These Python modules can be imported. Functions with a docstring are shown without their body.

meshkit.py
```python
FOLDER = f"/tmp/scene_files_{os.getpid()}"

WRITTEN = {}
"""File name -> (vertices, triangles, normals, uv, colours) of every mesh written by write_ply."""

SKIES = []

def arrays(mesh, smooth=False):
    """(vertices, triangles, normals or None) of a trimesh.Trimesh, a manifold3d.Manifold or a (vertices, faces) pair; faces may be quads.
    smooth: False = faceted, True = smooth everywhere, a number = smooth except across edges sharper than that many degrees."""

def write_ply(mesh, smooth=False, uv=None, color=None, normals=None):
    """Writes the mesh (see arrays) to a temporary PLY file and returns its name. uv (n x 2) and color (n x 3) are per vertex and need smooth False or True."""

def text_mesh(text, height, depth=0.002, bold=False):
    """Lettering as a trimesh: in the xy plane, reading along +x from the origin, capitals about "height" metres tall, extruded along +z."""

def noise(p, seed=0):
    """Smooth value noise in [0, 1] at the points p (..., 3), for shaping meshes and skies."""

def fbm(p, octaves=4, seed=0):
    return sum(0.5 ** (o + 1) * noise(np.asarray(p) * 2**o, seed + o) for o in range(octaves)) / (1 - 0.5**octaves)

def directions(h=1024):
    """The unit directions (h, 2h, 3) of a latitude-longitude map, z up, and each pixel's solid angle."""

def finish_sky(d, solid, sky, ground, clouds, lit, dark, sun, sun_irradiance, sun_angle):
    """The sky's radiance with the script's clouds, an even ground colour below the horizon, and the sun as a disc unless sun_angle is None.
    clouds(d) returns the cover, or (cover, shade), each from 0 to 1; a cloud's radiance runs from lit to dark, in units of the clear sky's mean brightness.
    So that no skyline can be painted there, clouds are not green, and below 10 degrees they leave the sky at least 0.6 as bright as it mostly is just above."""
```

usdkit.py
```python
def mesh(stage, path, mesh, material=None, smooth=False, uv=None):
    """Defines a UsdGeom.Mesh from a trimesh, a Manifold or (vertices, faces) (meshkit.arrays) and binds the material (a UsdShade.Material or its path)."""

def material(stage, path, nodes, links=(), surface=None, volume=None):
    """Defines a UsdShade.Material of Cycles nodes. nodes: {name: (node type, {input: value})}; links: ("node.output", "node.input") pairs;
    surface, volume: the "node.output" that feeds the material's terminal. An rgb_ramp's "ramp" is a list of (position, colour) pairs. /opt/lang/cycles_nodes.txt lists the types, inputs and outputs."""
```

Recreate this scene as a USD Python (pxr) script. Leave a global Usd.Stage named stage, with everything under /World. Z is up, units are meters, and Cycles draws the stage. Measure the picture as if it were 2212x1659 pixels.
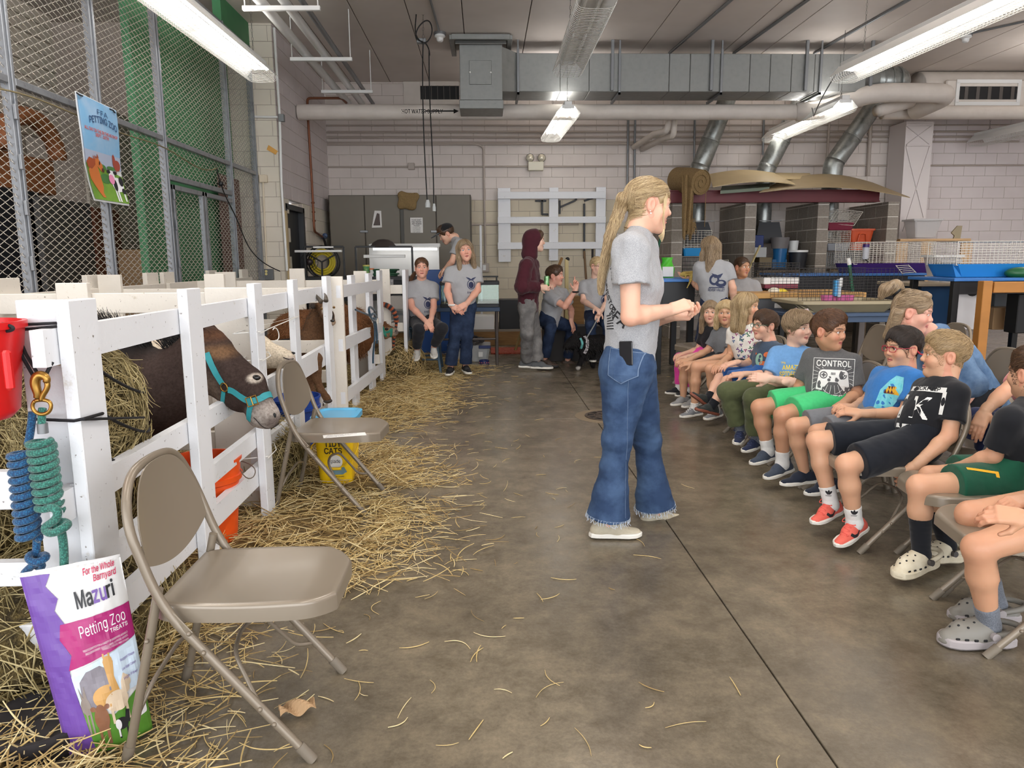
import math,random
import numpy as np,trimesh,manifold3d as m3
from scipy import ndimage
from scipy.spatial import cKDTree
from shapely.geometry import Polygon,LineString,box as sbox,Point
from shapely import affinity,union_all
from pxr import Usd,UsdGeom,UsdLux,UsdShade,Gf,Sdf,Vt
import usdkit,meshkit

stage=Usd.Stage.CreateInMemory()
UsdGeom.Xform.Define(stage,'/World')
UsdGeom.Scope.Define(stage,'/World/Looks')
rng=np.random.default_rng(7)
pi=math.pi
V=lambda*a:np.array(a,float)

# ------------------------------------------------------------------ camera
F_PX,PITCH,YAW,ROLL,CAM_H=1600.0,math.radians(9.5),math.radians(2.0),0.007,1.35
EXPOSURE=0.66
fw=V(math.sin(YAW)*math.cos(PITCH),math.cos(YAW)*math.cos(PITCH),-math.sin(PITCH))
_r=V(math.cos(YAW),-math.sin(YAW),0);_u=np.cross(_r,fw)
rt=math.cos(ROLL)*_r-math.sin(ROLL)*_u
up=math.cos(ROLL)*_u+math.sin(ROLL)*_r
cam=UsdGeom.Camera.Define(stage,'/World/Camera')
mtx=Gf.Matrix4d(*rt,0,*up,0,*(-fw),0,0,0,CAM_H,1)
cam.AddTransformOp().Set(mtx)
cam.CreateHorizontalApertureAttr(36.0);cam.CreateFocalLengthAttr(36.0*F_PX/2212)
cam.CreateExposureAttr(EXPOSURE)
cam.CreateClippingRangeAttr(Gf.Vec2f(0.05,200))
EYE=V(0,0,CAM_H)
def ray(x,y):return fw+(x-1106)/F_PX*rt-(y-829.5)/F_PX*up
def atY(x,y,Y):d=ray(x,y);return EYE+d*(Y/d[1])  # the point of the vertical plane Y seen at a photo pixel
def atX(x,y,X):d=ray(x,y);return EYE+d*(X/d[0])
def atZ(x,y,z=0.0):d=ray(x,y);return EYE+d*((z-CAM_H)/d[2])

# ------------------------------------------------------------------ light: dim daylight from the open side of the hall and its rows of strip lamps
def lamp_area(name,x,y,z,w,l,power,col=(1,.97,.93),rot=(0,0,0)):
 L=UsdLux.RectLight.Define(stage,'/World/'+name)
 L.CreateWidthAttr(w);L.CreateHeightAttr(l);L.CreateIntensityAttr(power);L.CreateColorAttr(Gf.Vec3f(*col));L.CreateNormalizeAttr(False)
 L.AddTranslateOp().Set(Gf.Vec3d(x,y,z));L.AddRotateXYZOp().Set(Gf.Vec3f(*rot))
 return L
AMBIENT=0.85
dome=UsdLux.DomeLight.Define(stage,'/World/Daylight');dome.CreateIntensityAttr(AMBIENT);dome.CreateColorAttr(Gf.Vec3f(.93,.96,1.0))
STRIP=10.0
for i,(x,y)in enumerate([(-2.3,1.5),(-2.3,4.4),(.95,1.0),(.95,4.4),(4.3,1.2),(4.5,4.2),(7.6,3.0),(7.6,6.5),(8.6,10.5)]):  # the rows of strip lamps go on over the seats and the camera
 lamp_area(f'StripLamp_{i}',x,y,3.52,.30,2.3,STRIP)
for i,(x,y)in enumerate([(-2.3,1.5),(-2.3,4.4),(.95,1.0),(.95,4.4),(4.3,1.2),(4.5,4.2),(7.6,3.0),(7.6,6.5),(8.6,10.5),(1.2,12.2),(5.1,12.1),(4.4,7.6),(-2.6,7.5)]):  # light through the slots in the lamps' reflectors
 lamp_area(f'SlotLight_{i}',x,y,3.68,.18,2.2,STRIP*1.15,rot=(180,0,0))
TUBE=7.0
# ------------------------------------------------------------------ scene helpers
used={}
def path_for(name,parent='/World'):
 k=parent+'/'+name;n=used.get(k,0);used[k]=n+1
 return k if n==0 else f'{k}_{n:03d}'
def setd(prim,**kw):
 for k,v in kw.items():
  if v:prim.SetCustomDataByKey(k,v)
class Thing:
 def __init__(s,name,label,cat,loc=(0,0,0),group=None,kind=None):
  s.path=path_for(name);s.loc=V(*loc)
  x=UsdGeom.Xform.Define(stage,s.path);x.AddTranslateOp().Set(Gf.Vec3d(*map(float,s.loc)))
  s.prim=x.GetPrim();setd(s.prim,label=label,category=cat,group=group,kind=kind)
def mesh_prim(path,mesh,mat,loc,smooth,color=None,normals=None):
 if hasattr(mesh,'to_mesh'):
  mm=mesh.to_mesh();mesh=(mm.vert_properties[:,:3],mm.tri_verts)
 if isinstance(mesh,trimesh.Trimesh):v,f=np.asarray(mesh.vertices),np.asarray(mesh.faces)
 else:v,f=np.asarray(mesh[0],float),np.asarray(mesh[1])
 if f.shape[1]==4:f=np.vstack([f[:,[0,1,2]],f[:,[0,2,3]]])
 v=v-loc
 u,inv=np.unique(f,return_inverse=True)
 if len(u)<len(v):
  v,f=v[u],inv.reshape(f.shape)
  if color is not None:color=np.asarray(color)[u]
  if normals is not None:normals=np.asarray(normals)[u]
 if normals is not None:smooth=False
 m=usdkit.mesh(stage,path,(v,f),mat,smooth=smooth)
 if normals is not None:
  m.CreateNormalsAttr(Vt.Vec3fArray.FromNumpy(np.asarray(normals,np.float32)));m.SetNormalsInterpolation('vertex')
 if color is not None:
  UsdGeom.PrimvarsAPI(m).CreatePrimvar('tint',Sdf.ValueTypeNames.Color3fArray,'vertex').Set(Vt.Vec3fArray.FromNumpy(np.asarray(color,np.float32)))
 return m.GetPrim()
class Part:
 pass
def part(parent,name,mesh,mat,smooth=35,label=None,kind=None,color=None,normals=None):
 p=Part();p.path=path_for(name,parent.path);p.loc=parent.loc if not isinstance(parent,Part)else parent.loc
 p.prim=mesh_prim(p.path,mesh,mat,p.loc,smooth,color,normals);setd(p.prim,label=label,kind=kind)
 return p
def solo(name,mesh,mat,label,cat,group=None,smooth=35,kind=None,color=None,normals=None):
 p=Part();p.path=path_for(name);p.loc=V(0,0,0)
 p.prim=mesh_prim(p.path,mesh,mat,p.loc,smooth,color,normals);setd(p.prim,label=label,category=cat,group=group,kind=kind)
 return p
def struct(name,mesh,mat,smooth=35,parent=None):
 p=Part();p.path=path_for(name,parent.path if parent else '/World');p.loc=V(0,0,0)
 p.prim=mesh_prim(p.path,mesh,mat,p.loc,smooth)
 if not parent:setd(p.prim,kind='structure')
 return p
def copy(src,name,label,loc,rotz=0.0,cat=None,group=None,sz=1.0):
 path=path_for(name);x=UsdGeom.Xform.Define(stage,path)
 x.AddTranslateOp().Set(Gf.Vec3d(*map(float,loc)));x.AddRotateZOp().Set(rotz)
 if sz!=1:x.AddScaleOp().Set(Gf.Vec3f(1,1,sz))
 pr=x.GetPrim();pr.GetReferences().AddInternalReference(src.path);pr.SetInstanceable(True)
 setd(pr,label=label,category=cat or src.prim.GetCustomDataByKey('category'),group=group)
 return pr
def curves(parent,name,strands,width,mat,label=None,kind='stuff',cat=None,group=None):
 """strands: (n, k, 3); one BasisCurves prim"""
 st=np.asarray(strands,np.float32);n,k=st.shape[:2]
 path=path_for(name,parent.path if parent else '/World')
 if parent:st=st-parent.loc.astype(np.float32)
 c=UsdGeom.BasisCurves.Define(stage,path)
 c.CreateTypeAttr('linear');c.CreateCurveVertexCountsAttr(Vt.IntArray.FromNumpy(np.full(n,k,np.int32)))
 c.CreatePointsAttr(Vt.Vec3fArray.FromNumpy(st.reshape(-1,3)))
 w=np.asarray(width,np.float32)
 w=np.broadcast_to(w,(n,k))if w.ndim<2 else w
 c.CreateWidthsAttr(Vt.FloatArray.FromNumpy(np.ascontiguousarray(w).reshape(-1)));c.SetWidthsInterpolation('vertex')
 UsdShade.MaterialBindingAPI.Apply(c.GetPrim()).Bind(mat)
 setd(c.GetPrim(),label=label,kind=kind,category=cat,group=group)
 return c.GetPrim()

# ------------------------------------------------------------------ materials
def lin(c):
 c=np.asarray(c,float)/255.0
 return tuple(np.where(c<=.04045,c/12.92,((c+.055)/1.055)**2.4))
_mats={}
def mat(key,col=(200,200,200),rough=.5,metal=0.0,var=0.0,vscale=6.0,vdetail=4,col2=None,bump=0.0,bscale=60.0,bdist=.004,stretch=None,spec=.5,sss=0.0,trans=0.0,emit=0.0,coat=0.0,tint=False,sheen=0.0,alpha=1.0,ramp=None,emitcol=None,rvar=0.0):
 """a principled material; col is an sRGB colour, var mixes in col2 (or a darker tone) by noise, tint reads the mesh's own colours"""
 if key in _mats:return _mats[key]
 c1=lin(col);c2=lin(col2)if col2 is not None else tuple(x*.72 for x in c1)
 n,l={},[]
 pin=dict(base_color=c1,roughness=rough,metallic=metal,specular_ior_level=spec)
 if sss:pin|=dict(subsurface_weight=sss,subsurface_radius=(1.0,.35,.2),subsurface_scale=.006)
 if trans:pin|=dict(transmission_weight=trans)
 if coat:pin|=dict(coat_weight=coat,coat_roughness=.15)
 if sheen:pin|=dict(sheen_weight=sheen,sheen_roughness=.5)
 if emit:pin|=dict(emission_color=lin(emitcol)if emitcol is not None else c1,emission_strength=emit)
 if alpha<1:pin|=dict(alpha=alpha)
 n['p']=('principled_bsdf',pin)
 n['tc']=('texture_coordinate',{})
 src='tc.object'
 if stretch:
  n['mp']=('mapping',dict(scale=stretch));l.append(('tc.object','mp.vector'));src='mp.vector'
 if var or ramp:
  n['n']=('noise_texture',dict(scale=vscale,detail=float(vdetail),roughness=.6));l.append((src,'n.vector'))
  stops=ramp or[(.5-.5*(1-min(var,1)*.8)*.6,c2),(.62,c1)]
  if ramp:stops=[(a,lin(b))for a,b in ramp]
  n['r']=('rgb_ramp',dict(ramp=stops));l.append(('n.fac','r.fac'))
  if tint:
   n['a']=('attribute',dict(attribute='tint'));n['mx']=('mix_color',dict(blend_type='multiply',fac=1.0))
   l+=[('a.color','mx.a'),('r.color','mx.b'),('mx.result','p.base_color')]
  elif not ramp:
   n['mx']=('mix_color',dict(blend_type='mix',fac=min(var,1.0),a=c1));l+=[('r.color','mx.b'),('mx.result','p.base_color')]
  else:l.append(('r.color','p.base_color'))
  if rvar:
   n['mr']=('map_range',dict(from_min=.3,from_max=.7,to_min=max(rough-rvar,.02),to_max=rough+rvar));l+=[('n.fac','mr.value'),('mr.result','p.roughness')]
 elif tint:
  n['a']=('attribute',dict(attribute='tint'));l.append(('a.color','p.base_color'))
 if bump:
  n['bn']=('noise_texture',dict(scale=bscale,detail=3.0));l.append((src,'bn.vector'))
  n['b']=('bump',dict(strength=bump,distance=bdist));l+=[('bn.fac','b.height'),('b.normal','p.normal')]
 m=usdkit.material(stage,'/World/Looks/'+key,n,l,surface='p.BSDF')
 _mats[key]=m
 return m
def pane(key,tintc=(235,240,238),gloss=.03,a=.12,col=(220,225,225)):
 """thin clear plastic or glass: transparent, a little milky, with a reflection"""
 if key in _mats:return _mats[key]
 m=usdkit.material(stage,'/World/Looks/'+key,{'t':('transparent_bsdf',dict(color=lin(tintc))),'d':('principled_bsdf',dict(base_color=lin(col),roughness=.35)),'m1':('mix_closure',dict(fac=a)),
'g':('glossy_bsdf',dict(color=(1,1,1),roughness=gloss)),'f':('fresnel',dict(IOR=1.45)),'m2':('mix_closure',{})},
[('t.BSDF','m1.closure1'),('d.BSDF','m1.closure2'),('m1.closure','m2.closure1'),('g.BSDF','m2.closure2'),('f.fac','m2.fac')],surface='m2.closure')
 _mats[key]=m
 return m

# ------------------------------------------------------------------ mesh helpers
def cat(ms):
 vs,fs,n=[],[],0
 for m in ms:
  if hasattr(m,'to_mesh'):
   mm=m.to_mesh();v,f=mm.vert_properties[:,:3],mm.tri_verts
  elif isinstance(m,trimesh.Trimesh):v,f=m.vertices,m.faces
  else:v,f=m
  f=np.asarray(f)
  if len(f)and f.shape[1]==4:f=np.vstack([f[:,[0,1,2]],f[:,[0,2,3]]])
  vs.append(np.asarray(v,float));fs.append(f+n);n+=len(v)
 return np.vstack(vs),np.vstack(fs)
_bx={}
def _unit_box(bv):
 """faces of a chamfered box (24 corners) in a fixed order, found once by hull"""
 if 'f' not in _bx:
  b=.2;P=[]
  for sx in(-1,1):
   for sy in(-1,1):
    for sz in(-1,1):
     for k in range(3):
      q=V(sx,sy,sz)*(1-b);q[k]=(sx,sy,sz)[k];P.append(q)
  P=np.array(P);h=trimesh.Trimesh(P,trimesh.convex.hull_or_none(P)if False else trimesh.PointCloud(P).convex_hull.faces,process=False)
  H=trimesh.PointCloud(P).convex_hull
  idx=cKDTree(P).query(H.vertices)[1];f=idx[H.faces]
  c=P[f].mean(1);n=np.cross(P[f[:,1]]-P[f[:,0]],P[f[:,2]]-P[f[:,0]])
  f[(n*c).sum(1)<0]=f[(n*c).sum(1)<0][:,::-1]
  _bx['f']=f
 return _bx['f']
def obox(c,ax,ay,az,size,bevel=0.0):
 """box with centre c, unit axes and full sizes"""
 h=np.asarray(size,float)/2;A=np.array([ax,ay,az],float)
 if bevel<=0:
  s=np.array([[x,y,z]for x in(-1,1)for y in(-1,1)for z in(-1,1)],float)*h
  f=np.array([[0,1,3],[0,3,2],[4,6,7],[4,7,5],[0,4,5],[0,5,1],[2,3,7],[2,7,6],[0,2,6],[0,6,4],[1,5,7],[1,7,3]])
 else:
  f=_unit_box(0);b=min(bevel,h.min()*.98);s=[]
  for sx in(-1,1):
   for sy in(-1,1):
    for sz in(-1,1):
     for k in range(3):
      q=V(sx,sy,sz)*(h-b);q[k]=(sx,sy,sz)[k]*h[k];s.append(q)
  s=np.array(s)
 if np.linalg.det(A)<0:f=f[:,::-1]
 return s@A+np.asarray(c,float),f
def box(x0,x1,y0,y1,z0,z1,bevel=0.0):
 return obox(((x0+x1)/2,(y0+y1)/2,(z0+z1)/2),V(1,0,0),V(0,1,0),V(0,0,1),(abs(x1-x0),abs(y1-y0),abs(z1-z0)),bevel)
def pbox(px0,py0,px1,py1,Y,depth,bevel=.004,back=True):
 """upright box whose front face at distance Y covers the photo's rectangle"""
 a,b=atY(px0,(py0+py1)/2,Y),atY(px1,(py0+py1)/2,Y);t,u=atY((px0+px1)/2,py0,Y),atY((px0+px1)/2,py1,Y)
 return box(a[0],b[0],Y,Y+depth,u[2],t[2],bevel)
def norm(v):v=np.asarray(v,float);return v/max(np.linalg.norm(v),1e-12)
def frame(d,hint=(0,0,1)):
 d=norm(d);h=V(*hint)
 if abs(d@norm(h))>.98:h=V(1,0,0)if abs(d[0])<.9 else V(0,1,0)
 x=norm(np.cross(h,d));return x,np.cross(d,x),d
def bar(a,b,w,h,bevel=.003,hint=(0,0,1)):
 """rectangular bar from a to b, width w across, height h along the hint"""
 a,b=np.asarray(a,float),np.asarray(b,float);x,y,d=frame(b-a,hint)
 return obox((a+b)/2,x,y,d,(w,h,np.linalg.norm(b-a)),bevel)
def tube(pts,r,sides=10,closed=False,caps=True):
 P=np.asarray(pts,float);n=len(P);r=np.broadcast_to(np.asarray(r,float),(n,))
 T=np.gradient(P,axis=0)if not closed else np.roll(P,-1,0)-np.roll(P,1,0)
 T/=np.maximum(np.linalg.norm(T,axis=1,keepdims=True),1e-12)
 x,y,_=frame(T[0]);N=[x]
 for i in range(1,n):
  q=N[-1]-T[i]*(N[-1]@T[i]);N.append(norm(q))
 N=np.array(N);Bn=np.cross(T,N)
 a=np.linspace(0,2*pi,sides,endpoint=False)
 v=(P[:,None]+r[:,None,None]*(np.cos(a)[None,:,None]*N[:,None]+np.sin(a)[None,:,None]*Bn[:,None])).reshape(-1,3)
 f=[]
 m=n if closed else n-1
 i=np.arange(m)[:,None];j=np.arange(sides)[None];j2=(j+1)%sides;i2=(i+1)%n
 q=np.stack([i*sides+j,i*sides+j2,i2*sides+j2,i2*sides+j],-1).reshape(-1,4)
 f=np.vstack([q[:,[0,1,2]],q[:,[0,2,3]]])
 if caps and not closed:
  v=np.vstack([v,P[:1],P[-1:]]);k=n*sides;J=np.arange(sides)
  f=np.vstack([f,np.stack([np.full(sides,k),(J+1)%sides,J],1),np.stack([np.full(sides,k+1),(n-1)*sides+J,(n-1)*sides+(J+1)%sides],1)])
 return v,f
def bend(pts,rad=.05,k=6):
 """polyline with its corners rounded"""
 P=[V(*p)for p in pts];out=[P[0]]
 for i in range(1,len(P)-1):
  a,b,c=P[i-1],P[i],P[i+1];d1,d2=norm(a-b),norm(c-b)
  r=min(rad,np.linalg.norm(a-b)*.49,np.linalg.norm(c-b)*.49);s,e=b+d1*r,b+d2*r
  for t in np.linspace(0,1,k):out.append((1-t)**2*s+2*t*(1-t)*b+t*t*e)
 out.append(P[-1]);return np.array(out)
def spline(pts,n=24):
 from scipy.interpolate import CubicSpline
 P=np.asarray(pts,float);t=np.r_[0,np.cumsum(np.linalg.norm(np.diff(P,axis=0),axis=1))]
 return CubicSpline(t,P)(np.linspace(0,t[-1],n))
def cyl(a,b,r,sides=16,r2=None):return tube([a,b],[r,r if r2 is None else r2],sides)
def lathe(prof,c=(0,0,0),n=24,axis=None):
 """profile [(r, z)...] revolved about z (or axis) at c"""
 p=np.asarray(prof,float);a=np.linspace(0,2*pi,n,endpoint=False)
 v=np.stack([p[:,0,None]*np.cos(a),p[:,0,None]*np.sin(a),np.broadcast_to(p[:,1,None],(len(p),n))],-1).reshape(-1,3)
 i=np.arange(len(p)-1)[:,None];j=np.arange(n)[None];j2=(j+1)%n
 q=np.stack([i*n+j,i*n+j2,(i+1)*n+j2,(i+1)*n+j],-1).reshape(-1,4)
 f=np.vstack([q[:,[0,1,2]],q[:,[0,2,3]]])
 if axis is not None:
  x,y,d=frame(axis);v=v@np.array([x,y,d])
 return v+np.asarray(c,float),f
def ball(c,r,k=2,scale=(1,1,1)):
 s=trimesh.creation.icosphere(k,1.0);return s.vertices*(np.asarray(scale)*r)+np.asarray(c,float),s.faces
def flat(poly,o,ux,uy,th=.002):
 """shapely shape as a plate: 2-D x, y along ux, uy from o, thickness along their normal"""
 ux,uy=np.asarray(ux,float),np.asarray(uy,float);nz=norm(np.cross(ux,uy));out=[]
 for g in getattr(poly,'geoms',[poly]):
  if g.is_empty or g.area<1e-9:continue
  m=trimesh.creation.extrude_polygon(g,th,engine='earcut')
  out.append((np.asarray(o)+m.vertices[:,:1]*ux+m.vertices[:,1:2]*uy+m.vertices[:,2:3]*nz,m.faces))
 return cat(out)
_txt={}
def text_flat(s,h,bold=True):
 """lettering as flat triangles (n,2), faces; from the origin along +x, capitals h tall; centred if asked by the caller"""
 k=(s,bold)
 if k not in _txt:
  m=meshkit.text_mesh(s,1.0,depth=.1,bold=bold);top=m.face_normals[:,2]>.5
  f=np.asarray(m.faces)[top];u,inv=np.unique(f,return_inverse=True);_txt[k]=(np.asarray(m.vertices)[u][:,:2],inv.reshape(f.shape))
 v,f=_txt[k];return v*h,f
def letter(s,h,o,ux,uy,width=None,bold=True,off=.0015,centre=False):
 """lettering on a plane: lower left at o"""
 v,f=text_flat(s,h,bold);v=v.copy()
 if width:v[:,0]*=width/np.ptp(v[:,0])
 if centre:v[:,0]-=(v[:,0].max()+v[:,0].min())/2
 ux,uy=norm(ux),norm(uy);n=np.cross(ux,uy)
 return np.asarray(o)+v[:,:1]*ux+v[:,1:]*uy+n*off,f
def ell(cx,cy,rx,ry,n=24):a=np.linspace(0,2*pi,n,endpoint=False);return Polygon(np.c_[cx+rx*np.cos(a),cy+ry*np.sin(a)])
def rrect(x0,y0,x1,y1,r):return sbox(x0+r,y0+r,x1-r,y1-r).buffer(r,quad_segs=5)
# ------------------------------------------------------------------ the hall
YB,XL,XF,YP,ZC,XR=14.0,-2.82,-3.14,10.68,4.5,11.5
def sgroup(name):
 p=Part();p.path=path_for(name);p.loc=V(0,0,0)
 p.prim=UsdGeom.Xform.Define(stage,p.path).GetPrim();setd(p.prim,kind='structure');return p

# floor: ground concrete, sealed, in slabs parted by saw cuts
def floor_mat():
 n={'g':('geometry',{}),'n1':('noise_texture',dict(scale=.8,detail=7.0,roughness=.65)),'n2':('noise_texture',dict(scale=5.0,detail=10.0,roughness=.74,distortion=.15)),'n3':('noise_texture',dict(scale=70.0,detail=4.0,roughness=.7)),
'r1':('rgb_ramp',dict(ramp=[(.3,lin((88,80,67))),(.5,lin((112,102,86))),(.72,lin((134,123,104)))])),
'r2':('rgb_ramp',dict(ramp=[(.36,(.74,.73,.71)),(.5,(.97,.97,.97)),(.62,(1.2,1.18,1.14))])),'mx':('mix_color',dict(blend_type='multiply',fac=1.0,use_clamp=False)),
'r3':('rgb_ramp',dict(ramp=[(.35,(.86,.86,.86)),(.65,(1.1,1.1,1.1))])),'mx2':('mix_color',dict(blend_type='multiply',fac=1.0)),
'mr':('map_range',dict(from_min=.3,from_max=.7,to_min=.17,to_max=.33)),'b':('bump',dict(strength=.12,distance=.004)),
'p':('principled_bsdf',dict(specular_ior_level=.5))}
 l=[('g.position','n1.vector'),('g.position','n2.vector'),('g.position','n3.vector'),('n1.fac','r1.fac'),('n2.fac','r2.fac'),('r1.color','mx.a'),('r2.color','mx.b'),('n3.fac','r3.fac'),('mx.result','mx2.a'),('r3.color','mx2.b'),
('mx2.result','p.base_color'),('n2.fac','mr.value'),('mr.result','p.roughness'),('n3.fac','b.height'),('b.normal','p.normal')]
 return usdkit.material(stage,'/World/Looks/concrete_floor',n,l,surface='p.BSDF')
M_FLOOR=floor_mat()
floor=sgroup('floor')
xs,ys=[-7.0,-3.2,.93,5.1,XR],[-4.0,0.6,6.22,11.4,YB]
struct('slab_bed',box(-7,XR,-4,YB+.2,-.2,-.012),mat('joint_dark',(58,52,44),.8),parent=floor)
k=0
for i in range(4):
 for j in range(4):
  g=.003
  struct('floor_slab',box(xs[i]+g,xs[i+1]-g,ys[j]+g,ys[j+1]-g,-.1,0,.002),M_FLOOR,parent=floor)

# painted concrete block walls: each block proud of the joints
def wall_mat(key,cols):
 n={'g':('geometry',{}),'o':('object_info',{}),'n1':('noise_texture',dict(scale=.9,detail=4.0,roughness=.6)),'r1':('rgb_ramp',dict(ramp=[(.3,lin(cols[0])),(.7,lin(cols[1]))])),
'n2':('noise_texture',dict(scale=55.0,detail=4.0,roughness=.7)),'b':('bump',dict(strength=.35,distance=.004)),'p':('principled_bsdf',dict(roughness=.55,specular_ior_level=.35))}
 l=[('g.position','n1.vector'),('n1.fac','r1.fac'),('g.position','n2.vector'),('n2.fac','b.height'),('b.normal','p.normal'),('r1.color','p.base_color')]
 return usdkit.material(stage,'/World/Looks/'+key,n,l,surface='p.BSDF')
M_WALL=wall_mat('block_paint',((204,193,186),(220,210,203)))
M_WALLY=wall_mat('block_paint_cream',((196,184,162),(210,199,176)))
M_WALLW=wall_mat('block_paint_bright',((214,206,190),(228,220,206)))
M_WALLR=wall_mat('block_paint_right',((210,200,198),(222,213,212)))
M_GROUT=mat('painted_joint',(180,168,158),.8)
BL,BH,GAP=.4064,.2032,.0032
def block_wall(name,o,ux,length,height,mat_of,z0=0.0,thick=.19,shown=lambda x,z:True,holes=(),limit=300,score=lambda x,z:0,proud=.0035):
 """courses of blocks along ux from o; the outward normal is ux x z; the blocks that show most are parts, the rest is one mass"""
 ux=norm(ux);nrm=np.cross(ux,V(0,0,1));w=sgroup(name);o=np.asarray(o,float)
 one,rest=[],{}
 core=[]
 for r in range(int(math.ceil((height-z0)/BH))):
  za,zb=z0+r*BH,min(z0+(r+1)*BH,height);x=-(r%2)*BL/2
  while x<length-1e-6:
   a,b=max(x,0),min(x+BL,length);x+=BL
   cx,cz=(a+b)/2,(za+zb)/2
   if b-a<.02 or any(h[0]<cx<h[1]and h[2]<cz<h[3]for h in holes):continue
   m=obox(o+ux*cx+V(0,0,cz)-nrm*(thick/2-proud),ux,nrm,V(0,0,1),(b-a-2*GAP,thick,zb-za-2*GAP),.0025)
   core.append((a,b,za,zb))
   if shown(cx,cz):one.append((score(cx,cz),m,mat_of(cx,cz)))
   else:rest.setdefault(id(mat_of(cx,cz)),[mat_of(cx,cz),[]])[1].append(m)
 one.sort(key=lambda t:t[0])
 for s,m,mm in one[:limit]:struct('block',m,mm,smooth=False,parent=w)
 for s,m,mm in one[limit:]:rest.setdefault(id(mm),[mm,[]])[1].append(m)
 for mm,ms in rest.values():
  p=struct('block_field',cat(ms),mm,smooth=False,parent=w);setd(p.prim,kind='stuff')
 # the joints: a sheet a little behind the faces
 ms=[]
 for(a,b,za,zb)in core:ms.append(obox(o+ux*((a+b)/2)+V(0,0,(za+zb)/2)-nrm*(.03+.001),ux,nrm,V(0,0,1),(b-a,.06,zb-za)))
 struct('joints',cat(ms),M_GROUT,smooth=False,parent=w)
 return w
def m_back(x,z):
 X=XL+x
 if X>7.9:return M_WALLR
 return M_WALLY if z<2.44 and X<2.6 else M_WALL
def back_shown(x,z):
 X=XL+x
 if z>3.75 and X<7.5:return False
 if X<.0:return 2.5<z
 if X>7.9:return z>1.35
 if 2.3<X<6.6:return 2.3<z
 return z>.7
block_wall('wall_back',(XL,YB,0),(1,0,0),XR-XL,ZC,m_back,shown=back_shown,limit=300,score=lambda x,z:abs(z-2.6))
# left wall of the recess at the back, with a dark doorway
block_wall('wall_left',(XL,YP,0),(0,1,0),YB-YP,ZC,lambda x,z:M_WALLR if z>2.2 else M_WALLW,holes=((.22,1.28,0,2.15),),shown=lambda x,z:z>1.3 and x<3.3)
# the block pier where the wire partition ends
block_wall('wall_pier',(XF-.35,YP,0),(1,0,0),XL-XF+.35,ZC,lambda x,z:M_WALLW,shown=lambda x,z:z>1.0)
M_DARK=mat('doorway_dark',(14,14,16),.6)
M_GREYPAINT=mat('grey_paint',(108,110,112),.5)
d1=sgroup('door_1')
struct('door_leaf',box(XL-.12,XL-.07,YP+.27,YP+1.2,0,2.1,.004),mat('door_black',(22,23,26),.35,bump=.1),parent=d1)
struct('door_frame',cat([box(XL-.19,XL+.012,YP+1.2,YP+1.29,0,2.17,.004),box(XL-.19,XL+.012,YP+.2,YP+.26,0,2.17,.004),box(XL-.19,XL+.012,YP+.2,YP+1.29,2.09,2.17,.004)]),mat('door_frame_paint',(52,54,58),.45),parent=d1)
struct('door_trim',box(XL+.004,XL+.03,YP+.1,YP+.19,0,2.06,.004),mat('raw_pine',(206,184,142),.6,var=.5,vscale=8,stretch=(1,1,.1)),parent=d1)
# right-hand wall, beyond the frame
struct('wall_right',box(XR,XR+.2,-4,YB,0,ZC),M_WALLR)
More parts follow.
